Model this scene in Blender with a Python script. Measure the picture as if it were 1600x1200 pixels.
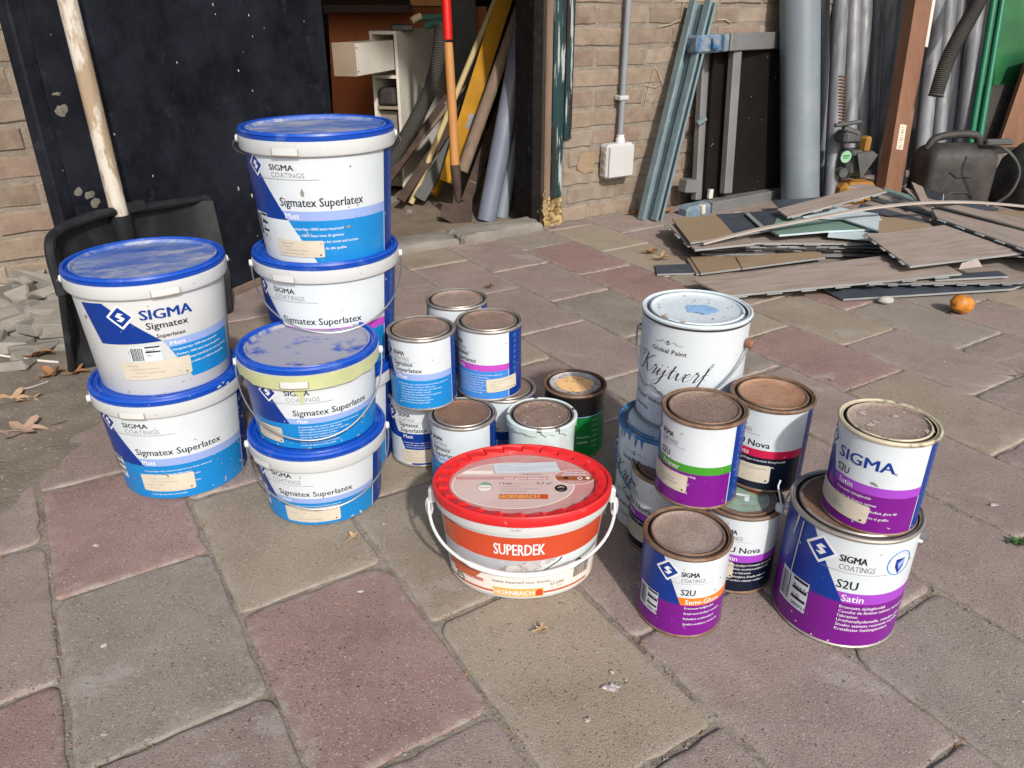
import bpy, bmesh, math, random
from mathutils import Vector, Matrix
from math import sin, cos, pi, radians as R

for o in list(bpy.data.objects):
    bpy.data.objects.remove(o)
scene = bpy.context.scene
col = scene.collection
rnd = random.Random(7)

# ---------------------------------------------------------------- camera, light, exposure
cam_d = bpy.data.cameras.new('camera')
cam_d.lens = 27.0
cam_d.sensor_width = 36.0
cam_d.clip_start = 0.02
cam_d.clip_end = 200
cam = bpy.data.objects.new('camera', cam_d)
col.objects.link(cam)
cam.location = (0, 0, 0.71)
cam.rotation_euler = (R(64), 0, 0)
scene.camera = cam

SUN_EL, SUN_AZ = 36.0, 160.0            # azimuth from +Y towards +X: behind and right of the camera
world = bpy.data.worlds.new('World')
scene.world = world
world.use_nodes = True
wn = world.node_tree
wn.nodes.clear()
sky = wn.nodes.new('ShaderNodeTexSky')
sky.sky_type = 'NISHITA'
sky.sun_disc = False
sky.sun_elevation = R(SUN_EL)
sky.sun_rotation = R(SUN_AZ)
sky.air_density = 1.0
sky.dust_density = 3.0
sky.ozone_density = 1.0
bg = wn.nodes.new('ShaderNodeBackground')
bg.inputs['Strength'].default_value = 0.135
wo = wn.nodes.new('ShaderNodeOutputWorld')
wn.links.new(sky.outputs[0], bg.inputs['Color'])
wn.links.new(bg.outputs[0], wo.inputs['Surface'])

sun_d = bpy.data.lights.new('sun', 'SUN')
sun_d.energy = 3.2
sun_d.angle = R(2.2)
sun_d.color = (1.0, 0.95, 0.89)
sun = bpy.data.objects.new('sun', sun_d)
col.objects.link(sun)
sv = Vector((sin(R(SUN_AZ)) * cos(R(SUN_EL)), cos(R(SUN_AZ)) * cos(R(SUN_EL)), sin(R(SUN_EL))))
sun.rotation_euler = sv.to_track_quat('Z', 'Y').to_euler()

scene.view_settings.view_transform = 'Standard'
scene.view_settings.look = 'None'
scene.view_settings.exposure = 0.28
scene.view_settings.gamma = 1.0
scene.view_settings.use_curve_mapping = False

# ---------------------------------------------------------------- materials
MATS = {}
def srgb(r, g, b):
    f = lambda c: (c / 255 / 12.92) if c / 255 <= 0.04045 else ((c / 255 + 0.055) / 1.055) ** 2.4
    return (f(r), f(g), f(b))

def mat(name, c, rough=0.6, metal=0.0, var=0.12, vs=9.0, dust=None, specks=(), bump=0.0, bs=220.0,
        objvar=0.0, edge=None, spec=0.4, alpha=None, stretch=None, dust2=None, trans=0.0, smear=None):
    m = bpy.data.materials.new(name)
    m.use_nodes = True
    nt = m.node_tree
    N, L = nt.nodes, nt.links
    b = N['Principled BSDF']
    b.inputs['Roughness'].default_value = rough
    b.inputs['Metallic'].default_value = metal
    b.inputs['Specular IOR Level'].default_value = spec
    if trans:
        b.inputs['Transmission Weight'].default_value = trans
    tc = N.new('ShaderNodeTexCoord')
    oi = N.new('ShaderNodeObjectInfo')
    add = N.new('ShaderNodeVectorMath'); add.operation = 'ADD'
    sc = N.new('ShaderNodeVectorMath'); sc.operation = 'SCALE'
    comb = N.new('ShaderNodeCombineXYZ')
    for k in range(3):
        L.new(oi.outputs['Random'], comb.inputs[k])
    L.new(comb.outputs[0], sc.inputs[0]); sc.inputs['Scale'].default_value = 13.0
    L.new(tc.outputs['Object'], add.inputs[0]); L.new(sc.outputs[0], add.inputs[1])
    vec = add.outputs[0]
    if stretch:
        mp = N.new('ShaderNodeMapping'); mp.inputs['Scale'].default_value = stretch
        L.new(vec, mp.inputs['Vector']); vec = mp.outputs[0]
    def noise(scale, detail=4, rough_=0.55):
        n = N.new('ShaderNodeTexNoise')
        n.inputs['Scale'].default_value = scale
        n.inputs['Detail'].default_value = detail
        n.inputs['Roughness'].default_value = rough_
        L.new(vec, n.inputs['Vector'])
        return n.outputs['Fac']
    def maprange(src, a, b_, c_=0.0, d=1.0):
        mr = N.new('ShaderNodeMapRange')
        mr.inputs[1].default_value = a; mr.inputs[2].default_value = b_
        mr.inputs[3].default_value = c_; mr.inputs[4].default_value = d
        L.new(src, mr.inputs[0])
        return mr.outputs[0]
    def mix(fac, a, bcol, mode='MIX'):
        mx = N.new('ShaderNodeMix'); mx.data_type = 'RGBA'; mx.blend_type = mode
        if isinstance(fac, float): mx.inputs[0].default_value = fac
        else: L.new(fac, mx.inputs[0])
        for sock, v in ((mx.inputs[6], a), (mx.inputs[7], bcol)):
            if isinstance(v, (tuple, list)): sock.default_value = (v[0], v[1], v[2], 1)
            else: L.new(v, sock)
        return mx.outputs[2]
    def scalecol(cin, f):
        vm = N.new('ShaderNodeVectorMath'); vm.operation = 'SCALE'
        L.new(cin, vm.inputs[0]); L.new(f, vm.inputs['Scale'])
        return vm.outputs[0]
    rgb = N.new('ShaderNodeRGB'); rgb.outputs[0].default_value = (c[0], c[1], c[2], 1)
    cur = rgb.outputs[0]
    if var:
        cur = scalecol(cur, maprange(noise(vs, 5), 0.25, 0.75, 1 - var, 1 + var))
    if objvar:
        cur = scalecol(cur, maprange(oi.outputs['Random'], 0, 1, 1 - objvar, 1 + objvar))
    for dd_ in (dust, dust2):
        if dd_:                         # (colour, scale, low, high, strength)
            dc, ds, lo, hi, st = dd_[:5]
            cur = mix(maprange(noise(ds, 9 if len(dd_) > 5 else 6, dd_[5] if len(dd_) > 5 else 0.6), lo, hi, 0, st), cur, dc)
    if smear:                       # dried cement and paint wiped about, with a shape of its own
        mp2 = N.new('ShaderNodeMapping'); mp2.inputs['Scale'].default_value = (1.0, 1.9, 1.0); mp2.inputs['Rotation'].default_value = (0, 0, 0.6)
        L.new(vec, mp2.inputs['Vector']); keep = vec; vec = mp2.outputs[0]
        cur = mix(maprange(noise(4.5, 10, 0.62), 0.60, 0.66, 0, 0.55), cur, smear)
        cur = mix(maprange(noise(16, 8, 0.7), 0.66, 0.72, 0, 0.6), cur, smear)
        vec = keep
    for (s, lo, hi, sc_, st) in specks:
        cur = mix(maprange(noise(s, 2, 0.5), lo, hi, 0, st), cur, sc_)
    if edge:
        at = N.new('ShaderNodeAttribute'); at.attribute_name = 'edge'
        ml = N.new('ShaderNodeMath'); ml.operation = 'MULTIPLY'
        L.new(at.outputs['Fac'], ml.inputs[0]); L.new(maprange(noise(55, 5), 0.42, 0.66, 0.0, 0.8), ml.inputs[1])
        cur = mix(ml.outputs[0], cur, edge)
    L.new(cur, b.inputs['Base Color'])
    if bump:
        bp = N.new('ShaderNodeBump'); bp.inputs['Strength'].default_value = bump
        bp.inputs['Distance'].default_value = 0.004
        L.new(noise(bs, 5, 0.65), bp.inputs['Height'])
        L.new(bp.outputs[0], b.inputs['Normal'])
    if alpha is not None:
        b.inputs['Alpha'].default_value = alpha
    MATS[name] = m
    return m

DUSTC = (0.36, 0.35, 0.34)
PAVSPK = ((250, 0.66, 0.70, (0.42, 0.385, 0.34), 0.7), (330, 0.635, 0.68, (0.05, 0.045, 0.045), 0.8), (520, 0.60, 0.68, (0.42, 0.38, 0.33), 0.7), (700, 0.58, 0.66, (0.12, 0.10, 0.09), 0.4), (150, 0.70, 0.73, (0.045, 0.04, 0.04), 0.7))
def pav(name, c):
    mat(name, c, 0.9, var=0.16, vs=9, dust=((c[0] * .95 + .048, c[1] * .95 + .044, c[2] * .95 + .040), 8, 0.42, 0.66, 0.8, 0.72),
        dust2=((c[0] * .68, c[1] * .66, c[2] * .66), 15, 0.52, 0.75, 0.5), specks=PAVSPK, bump=0.55, bs=420, objvar=0.09, edge=(0.32, 0.292, 0.258), spec=0.25, smear=(0.34, 0.32, 0.295))
pav('paver_beige', (0.265, 0.219, 0.165))
pav('paver_grey', (0.230, 0.196, 0.168))
pav('paver_mauve', (0.245, 0.188, 0.170))
pav('paver_red', (0.240, 0.152, 0.138))
mat('sand', (0.235, 0.205, 0.170), 0.95, var=0.3, vs=25, dust=((0.10, 0.082, 0.062), 24, 0.52, 0.66, 0.7), specks=((300, 0.6, 0.68, (0.06, 0.05, 0.04), 0.7), (420, 0.64, 0.7, (0.36, 0.33, 0.28), 0.7)), bump=0.8, bs=180, spec=0.2)
mat('soil', (0.185, 0.16, 0.13), 0.95, var=0.3, vs=12, dust=((0.13, 0.10, 0.08), 9, 0.5, 0.7, 0.6), specks=((160, 0.64, 0.7, (0.42, 0.39, 0.34), 0.6),), bump=0.9, bs=140, spec=0.2)
for nm, c in (('brick_tan', (0.222, 0.174, 0.132)), ('brick_brown', (0.205, 0.150, 0.118)), ('brick_pale', (0.245, 0.200, 0.158))):
    mat(nm, c, 0.92, var=0.25, vs=22, dust=((0.27, 0.235, 0.19), 17, 0.5, 0.72, 0.65), dust2=((0.12, 0.085, 0.06), 22, 0.62, 0.75, 0.6),
        specks=((200, 0.66, 0.72, (0.1, 0.07, 0.05), 0.6),), bump=0.6, bs=150, objvar=0.14, spec=0.2)
mat('mortar', (0.225, 0.196, 0.164), 0.95, var=0.25, vs=30, bump=1.0, bs=160, dust=((0.19, 0.155, 0.12), 12, 0.5, 0.7, 0.6), spec=0.2)
mat('stone_grey', (0.205, 0.19, 0.168), 0.95, var=0.2, vs=18, dust=((0.18, 0.16, 0.14), 16, 0.5, 0.7, 0.6), bump=0.7, bs=120)
mat('rubble', (0.225, 0.212, 0.188), 0.95, var=0.2, vs=14, dust=((0.22, 0.20, 0.17), 20, 0.5, 0.7, 0.5), bump=0.7, bs=110, objvar=0.15)
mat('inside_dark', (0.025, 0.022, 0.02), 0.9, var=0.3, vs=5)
mat('dirt_floor', (0.16, 0.125, 0.095), 0.95, var=0.3, vs=10, bump=0.7, bs=90, dust=((0.28, 0.22, 0.16), 14, 0.52, 0.7, 0.6))
# paint and packaging
WHITE = (0.535, 0.585, 0.62)
NAVY = (0.002, 0.030, 0.22)
LBLUE = (0.007, 0.19, 0.50)
mat('print_white', WHITE, 0.36, var=0.04, vs=20, dust=((0.45, 0.45, 0.43), 24, 0.56, 0.8, 0.5, 0.7), specks=((150, 0.73, 0.76, (0.30, 0.28, 0.25), 0.6),))
mat('print_navy', NAVY, 0.34, var=0.10, specks=((55, 0.72, 0.78, (0.10, 0.14, 0.30), 0.5), (240, 0.75, 0.78, (0.4, 0.43, 0.5), 0.5)))
mat('print_blue', LBLUE, 0.37, var=0.08, dust=((0.03, 0.235, 0.50), 20, 0.55, 0.75, 0.5), specks=((200, 0.74, 0.77, (0.55, 0.6, 0.65), 0.7),))
mat('print_midblue', (0.04, 0.20, 0.56), 0.35, var=0.05)
mat('print_lavender', (0.25, 0.34, 0.62), 0.35, var=0.04)
mat('print_magenta', (0.42, 0.06, 0.42), 0.35, var=0.04)
mat('print_purple', (0.150, 0.006, 0.200), 0.34, var=0.1, specks=((50, 0.72, 0.78, (0.26, 0.10, 0.30), 0.5), (240, 0.75, 0.78, (0.5, 0.45, 0.5), 0.5)))
mat('print_violet', (0.29, 0.05, 0.44), 0.35, var=0.05)
mat('print_green', (0.045, 0.26, 0.02), 0.35, var=0.05)
mat('print_orange', (0.75, 0.17, 0.01), 0.35, var=0.05)
mat('print_crimson', (0.50, 0.01, 0.06), 0.35, var=0.05)
mat('print_ink', (0.004, 0.008, 0.022), 0.35, var=0.1)
mat('print_black', (0.012, 0.012, 0.014), 0.5, var=0.05)
mat('print_grey', (0.22, 0.22, 0.23), 0.5, var=0.05)
mat('print_text_white', (0.66, 0.68, 0.71), 0.4, var=0.02)
mat('print_tomato', (0.48, 0.060, 0.020), 0.38, var=0.05)
mat('print_brick', (0.45, 0.11, 0.05), 0.4, var=0.1)
mat('print_cream', (0.72, 0.66, 0.60), 0.4, var=0.05)
mat('print_photo_grey', (0.36, 0.37, 0.40), 0.4, var=0.05, specks=((300, 0.5, 0.6, (0.45, 0.46, 0.49), 0.5),))
mat('print_photo_pale', (0.58, 0.64, 0.65), 0.4, var=0.06)
mat('print_roller', (0.50, 0.48, 0.48), 0.6, var=0.3, vs=120, bump=0.5, bs=200, specks=((130, 0.55, 0.62, (0.2, 0.19, 0.2), 0.7),))
mat('print_gold', (0.68, 0.36, 0.09), 0.4, var=0.05)
mat('print_dkgreen', (0.004, 0.13, 0.025), 0.3, var=0.08)
mat('print_rust', (0.26, 0.075, 0.02), 0.45, var=0.1)
mat('print_teal', (0.20, 0.31, 0.245), 0.6, var=0.15, vs=60, dust=((0.22, 0.13, 0.09), 70, 0.52, 0.62, 0.7))
mat('sticker_paper', (0.52, 0.475, 0.38), 0.7, var=0.08, vs=25, dust=((0.45, 0.40, 0.32), 40, 0.6, 0.8, 0.5))
mat('lid_blue', (0.005, 0.062, 0.40), 0.38, var=0.1, dust=((0.20, 0.29, 0.52), 26, 0.54, 0.72, 0.5, 0.75))
mat('lid_blue_dusty', (0.006, 0.06, 0.36), 0.55, var=0.1, vs=12, stretch=(1, 2.6, 1), dust=((0.14, 0.20, 0.38), 9, 0.34, 0.56, 0.85, 0.82), dust2=((0.40, 0.40, 0.40), 8, 0.485, 0.62, 0.85, 0.82), bump=0.15)
mat('lid_blue_spotted', (0.010, 0.055, 0.34), 0.6, var=0.1, vs=12, dust=((0.29, 0.29, 0.335), 20, 0.38, 0.47, 0.9, 0.62), dust2=((0.25, 0.24, 0.24), 40, 0.52, 0.7, 0.5, 0.75), bump=0.2)
mat('bucket_white', (0.535, 0.555, 0.56), 0.38, var=0.05, vs=12, dust=((0.50, 0.48, 0.44), 35, 0.6, 0.8, 0.5), specks=((120, 0.71, 0.75, (0.25, 0.24, 0.22), 0.6),))
mat('bucket_navy', (0.002, 0.03, 0.22), 0.36, var=0.1, specks=((110, 0.70, 0.73, (0.6, 0.62, 0.66), 0.9),))
mat('tin', (0.36, 0.33, 0.30), 0.48, metal=0.65, var=0.2, vs=40, dust=((0.16, 0.10, 0.06), 45, 0.5, 0.7, 0.8))
mat('tin_rust', (0.20, 0.14, 0.10), 0.58, metal=0.3, var=0.3, vs=40, dust=((0.16, 0.075, 0.035), 60, 0.42, 0.6, 0.9), bump=0.2)
mat('tin_cream', (0.50, 0.44, 0.32), 0.45, metal=0.1, var=0.15, vs=40, dust=((0.13, 0.10, 0.07), 45, 0.56, 0.66, 0.9), bump=0.2)
mat('tin_dark', (0.05, 0.04, 0.035), 0.55, metal=0.4, var=0.2, vs=50)
mat('lid_brown', (0.26, 0.175, 0.138), 0.8, metal=0.0, var=0.16, vs=22, specks=((620, 0.53, 0.62, (0.10, 0.062, 0.046), 0.8), (800, 0.60, 0.68, (0.44, 0.36, 0.31), 0.7)), dust=((0.33, 0.255, 0.21), 16, 0.47, 0.66, 0.7, 0.7), dust2=((0.13, 0.07, 0.045), 24, 0.56, 0.66, 0.6, 0.7), bump=0.8, bs=650, objvar=0.10)
mat('lid_brown_dusty', (0.27, 0.195, 0.158), 0.85, var=0.16, vs=22, specks=((620, 0.55, 0.64, (0.12, 0.08, 0.06), 0.7), (800, 0.60, 0.68, (0.44, 0.38, 0.33), 0.7)), dust=((0.36, 0.30, 0.26), 14, 0.42, 0.60, 0.8, 0.75), dust2=((0.42, 0.38, 0.34), 50, 0.62, 0.72, 0.7, 0.7), bump=0.7, bs=600)
mat('lid_brown_rusty', (0.215, 0.125, 0.085), 0.75, var=0.2, vs=26, specks=((620, 0.53, 0.62, (0.085, 0.045, 0.03), 0.8), (800, 0.61, 0.69, (0.40, 0.31, 0.25), 0.6)), dust=((0.28, 0.155, 0.09), 22, 0.46, 0.62, 0.8, 0.7), dust2=((0.10, 0.05, 0.03), 30, 0.56, 0.66, 0.7, 0.7), bump=0.8, bs=600)
mat('lid_rustred', (0.30, 0.16, 0.095), 0.62, var=0.2, vs=30, dust=((0.36, 0.24, 0.17), 26, 0.45, 0.7, 0.7), specks=((420, 0.58, 0.68, (0.14, 0.07, 0.045), 0.7),), bump=0.3, bs=300)
mat('lid_paint_white', (0.54, 0.62, 0.66), 0.5, var=0.06, vs=30, specks=((60, 0.68, 0.72, (0.32, 0.19, 0.08), 0.9), (420, 0.64, 0.7, (0.42, 0.46, 0.48), 0.6)), bump=0.4, bs=300)
mat('paint_skyblue', (0.24, 0.42, 0.68), 0.45, var=0.2, vs=60, specks=((80, 0.64, 0.7, (0.10, 0.08, 0.06), 0.8),), bump=0.5, bs=140)
mat('paint_blue_rim', (0.03, 0.14, 0.34), 0.5, var=0.4, vs=60, dust=((0.45, 0.55, 0.6), 50, 0.55, 0.68, 0.8), bump=0.4)
mat('paint_pale', (0.55, 0.64, 0.63), 0.42, var=0.08, vs=20, dust=((0.40, 0.48, 0.47), 30, 0.5, 0.7, 0.6), bump=0.2, bs=60)
mat('paint_olive', (0.42, 0.45, 0.24), 0.5, var=0.12, vs=25, bump=0.2, bs=90)
mat('lid_grey', (0.40, 0.40, 0.40), 0.5, var=0.2, vs=60, dust=((0.12, 0.11, 0.10), 90, 0.54, 0.6, 0.8), bump=0.3)
mat('reveal_black', (0.010, 0.009, 0.009), 0.85, var=0.4, vs=20, dust=((0.06, 0.05, 0.045), 40, 0.6, 0.7, 0.6), spec=0.1)
mat('paint_ochre', (0.82, 0.50, 0.22), 0.45, var=0.15, vs=40, bump=0.3, bs=200)
mat('paint_scab', (0.40, 0.345, 0.30), 0.7, var=0.2, vs=90)
mat('grime', (0.20, 0.185, 0.165), 0.8, var=0.3, vs=90)
mat('paint_flake', (0.52, 0.50, 0.46), 0.6, var=0.1)
mat('gloss_black', (0.010, 0.009, 0.009), 0.25, var=0.2)
mat('krijt_white', (0.50, 0.55, 0.585), 0.42, var=0.05, vs=8, dust=((0.43, 0.46, 0.49), 14, 0.55, 0.8, 0.5))
mat('red_plastic', (0.54, 0.018, 0.020), 0.42, var=0.08, dust=((0.65, 0.35, 0.33), 40, 0.66, 0.75, 0.7))
mat('red_groove', (0.36, 0.012, 0.012), 0.4, var=0.1)
mat('pink_panel', (0.53, 0.385, 0.36), 0.4, var=0.1, vs=14, dust=((0.54, 0.43, 0.41), 18, 0.4, 0.7, 0.8))
mat('pink_panel_dark', (0.46, 0.22, 0.215), 0.4, var=0.15, vs=20, dust=((0.44, 0.32, 0.30), 25, 0.45, 0.65, 0.8))
mat('wire', (0.42, 0.42, 0.42), 0.35, metal=0.9, var=0.1)
mat('wire_white', (0.58, 0.59, 0.59), 0.45, var=0.05)
mat('wood_knob', (0.17, 0.082, 0.048), 0.5, var=0.2)
# background things
mat('door_black', (0.006, 0.0075, 0.012), 0.55, var=0.5, vs=5, dust=((0.022, 0.025, 0.034), 5, 0.42, 0.72, 0.8, 0.75), dust2=((0.05, 0.055, 0.066), 16, 0.58, 0.75, 0.6, 0.75), specks=((60, 0.765, 0.775, (0.4, 0.42, 0.45), 0.8),), bump=0.2, bs=60, spec=0.12)
mat('door_flake', (0.17, 0.155, 0.135), 0.8, var=0.3, vs=40, dust=((0.10, 0.09, 0.08), 40, 0.5, 0.6, 0.8))
mat('black_plastic', (0.012, 0.0135, 0.016), 0.5, var=0.3, dust=((0.06, 0.06, 0.065), 16, 0.5, 0.8, 0.5), spec=0.3)
mat('black_dusty', (0.022, 0.020, 0.020), 0.6, var=0.3, dust=((0.085, 0.075, 0.068), 10, 0.42, 0.75, 0.7, 0.72), dust2=((0.16, 0.145, 0.13), 34, 0.6, 0.75, 0.5, 0.7), bump=0.3, bs=90)
mat('handle_flaked', (0.30, 0.225, 0.15), 0.75, var=0.15, vs=30, stretch=(1, 1, 0.25), dust=((0.52, 0.49, 0.43), 26, 0.47, 0.54, 0.95, 0.7), dust2=((0.17, 0.135, 0.10), 40, 0.60, 0.70, 0.7), bump=0.4, bs=90)
mat('wood_pine', (0.42, 0.33, 0.165), 0.65, var=0.12, stretch=(1, 1, 0.1), vs=60)
mat('wood_ash', (0.40, 0.19, 0.06), 0.65, var=0.15, stretch=(1, 1, 0.1), vs=60)
mat('wood_brown', (0.17, 0.082, 0.048), 0.65, var=0.2, stretch=(1, 1, 0.12), vs=70, dust=((0.28, 0.14, 0.08), 20, 0.5, 0.8, 0.5))
mat('wood_old', (0.165, 0.118, 0.085), 0.85, var=0.25, stretch=(1, 1, 0.12), vs=70, bump=0.4, bs=90)
mat('wood_rot', (0.36, 0.26, 0.12), 0.9, var=0.35, vs=60, dust=((0.06, 0.04, 0.022), 45, 0.5, 0.6, 0.9), bump=1.0, bs=90)
mat('paint_teal', (0.008, 0.036, 0.040), 0.5, var=0.3, vs=20, stretch=(1, 1, 0.07), dust=((0.014, 0.012, 0.010), 45, 0.50, 0.55, 0.9), dust2=((0.36, 0.38, 0.37), 75, 0.57, 0.61, 0.9), bump=0.8, bs=70)
mat('red_paint', (0.52, 0.012, 0.010), 0.35, var=0.08)
mat('rust_dark', (0.045, 0.028, 0.02), 0.8, var=0.4, vs=30, bump=0.4, bs=90)
mat('level_yellow', (0.34, 0.165, 0.006), 0.65, var=0.2, vs=15, dust=((0.20, 0.12, 0.03), 14, 0.5, 0.75, 0.6), spec=0.15)
mat('cabinet_white', (0.66, 0.63, 0.56), 0.6, var=0.08, dust=((0.36, 0.33, 0.28), 16, 0.58, 0.8, 0.5))
mat('cabinet_edge', (0.28, 0.22, 0.16), 0.7, var=0.2)
mat('cabinet_inner', (0.20, 0.185, 0.165), 0.7, var=0.2)
mat('panel_rust', (0.52, 0.15, 0.045), 0.6, var=0.2, vs=6, specks=((70, 0.70, 0.74, (0.5, 0.38, 0.28), 0.7),))
mat('glove_green', (0.04, 0.13, 0.10), 0.8, var=0.2)
mat('glove_cream', (0.50, 0.42, 0.27), 0.85, var=0.2)
mat('hose_dark', (0.055, 0.052, 0.047), 0.65, var=0.2)
mat('pvc_grey', (0.155, 0.188, 0.215), 0.42, var=0.08, vs=10, dust=((0.23, 0.245, 0.255), 10, 0.5, 0.8, 0.5, 0.7))
mat('pvc_blue', (0.13, 0.15, 0.20), 0.42, var=0.1, dust=((0.25, 0.26, 0.28), 10, 0.5, 0.8, 0.5))
mat('aluminium', (0.205, 0.215, 0.235), 0.55, metal=0.25, var=0.25, vs=26, stretch=(1, 1, 0.12), dust=((0.09, 0.092, 0.10), 30, 0.45, 0.68, 0.75), dust2=((0.34, 0.35, 0.36), 34, 0.6, 0.68, 0.6), objvar=0.2, specks=((90, 0.72, 0.75, (0.6, 0.6, 0.6), 0.6),))
mat('alu_frame', (0.20, 0.205, 0.21), 0.5, metal=0.4, var=0.2, dust=((0.16, 0.15, 0.14), 18, 0.5, 0.7, 0.7))
mat('steel_zinc', (0.19, 0.26, 0.29), 0.45, metal=0.35, var=0.15, vs=14, dust=((0.36, 0.41, 0.43), 30, 0.55, 0.7, 0.5))
mat('blue_plastic', (0.035, 0.12, 0.26), 0.5, var=0.2, vs=30, dust=((0.21, 0.235, 0.25), 30, 0.38, 0.54, 0.9))
mat('blue_worn', (0.13, 0.19, 0.245), 0.55, var=0.2, vs=30, dust=((0.26, 0.28, 0.28), 30, 0.5, 0.7, 0.8))
mat('board_dark', (0.007, 0.0055, 0.005), 0.6, var=0.4, vs=8, specks=((70, 0.735, 0.75, (0.25, 0.2, 0.17), 0.8),), spec=0.15)
mat('green_pipe', (0.004, 0.125, 0.058), 0.4, var=0.15)
mat('green_sheet', (0.02, 0.125, 0.045), 0.3, var=0.3, vs=6, dust=((0.008, 0.05, 0.02), 4, 0.45, 0.7, 0.8))
mat('box_plastic', (0.44, 0.445, 0.45), 0.5, var=0.05, dust=((0.42, 0.40, 0.37), 20, 0.55, 0.8, 0.4))
mat('conduit_grey', (0.21, 0.225, 0.255), 0.5, var=0.1)
mat('machine_grey', (0.075, 0.08, 0.08), 0.6, metal=0.3, var=0.3, dust=((0.15, 0.13, 0.11), 20, 0.5, 0.8, 0.6))
mat('machine_ochre', (0.26, 0.125, 0.02), 0.7, var=0.3)
mat('spring_rust', (0.17, 0.08, 0.045), 0.6, metal=0.4, var=0.2)
mat('decal_green', (0.22, 0.42, 0.27), 0.5, var=0.1)
mat('oak_grey', (0.275, 0.228, 0.197), 0.55, var=0.13, vs=6, dust=((0.155, 0.122, 0.102), 9, 0.45, 0.72, 0.7), dust2=((0.29, 0.255, 0.228), 14, 0.55, 0.72, 0.6), stretch=(1, 8, 8), objvar=0.10, bump=0.15, bs=40)
mat('oak_tan', (0.25, 0.185, 0.12), 0.55, var=0.13, vs=6, dust=((0.23, 0.155, 0.09), 9, 0.45, 0.75, 0.65), stretch=(1, 8, 8), objvar=0.08, bump=0.15, bs=40)
mat('vinyl_back', (0.045, 0.055, 0.072), 0.5, var=0.2, vs=20, dust=((0.14, 0.15, 0.17), 22, 0.55, 0.75, 0.4), objvar=0.12)
mat('vinyl_core', (0.24, 0.25, 0.25), 0.6, var=0.2, objvar=0.2)
mat('vinyl_core_dark', (0.04, 0.04, 0.042), 0.6, var=0.2)
mat('foam_green', (0.13, 0.215, 0.18), 0.7, var=0.1, vs=30)
mat('foam_white', (0.40, 0.48, 0.51), 0.7, var=0.1, vs=30)
mat('strip_grey', (0.36, 0.32, 0.285), 0.6, var=0.1)
mat('fruit', (0.50, 0.19, 0.022), 0.45, var=0.35, vs=45, dust=((0.22, 0.055, 0.012), 60, 0.5, 0.66, 0.8), bump=0.3, bs=150)
mat('stalk', (0.10, 0.06, 0.03), 0.8)
mat('pebble', (0.40, 0.39, 0.37), 0.85, var=0.15)
mat('leaf_tan', (0.33, 0.22, 0.125), 0.8, var=0.25, vs=40, bump=0.3)
mat('leaf_pink', (0.30, 0.205, 0.155), 0.8, var=0.2, vs=40, bump=0.3)
mat('leaf_brown', (0.24, 0.115, 0.05), 0.8, var=0.3, vs=40, bump=0.3)
mat('weed', (0.055, 0.12, 0.03), 0.6, var=0.3)
mat('splat_white', (0.55, 0.55, 0.56), 0.75, var=0.1, dust=((0.30, 0.26, 0.23), 220, 0.42, 0.5, 0.95))
mat('chalk', (0.40, 0.36, 0.31), 0.95, var=0.2, vs=80, dust=((0.23, 0.18, 0.135), 170, 0.44, 0.54, 0.95))

# ---------------------------------------------------------------- objects
def tag(o, label=None, cat=None, group=None, kind=None):
    if label: o['label'] = label
    if cat: o['category'] = cat
    if group: o['group'] = group
    if kind: o['kind'] = kind
    return o

def thing(name, label, cat, loc=(0, 0, 0), rot=(0, 0, 0), group=None):
    o = bpy.data.objects.new(name, None)
    o.empty_display_size = 0.05
    col.objects.link(o)
    o.location = loc
    o.rotation_euler = rot
    return tag(o, label, cat, group)

def link(name, me, parent=None):
    o = bpy.data.objects.new(name, me)
    col.objects.link(o)
    if parent: o.parent = parent
    return o

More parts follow.
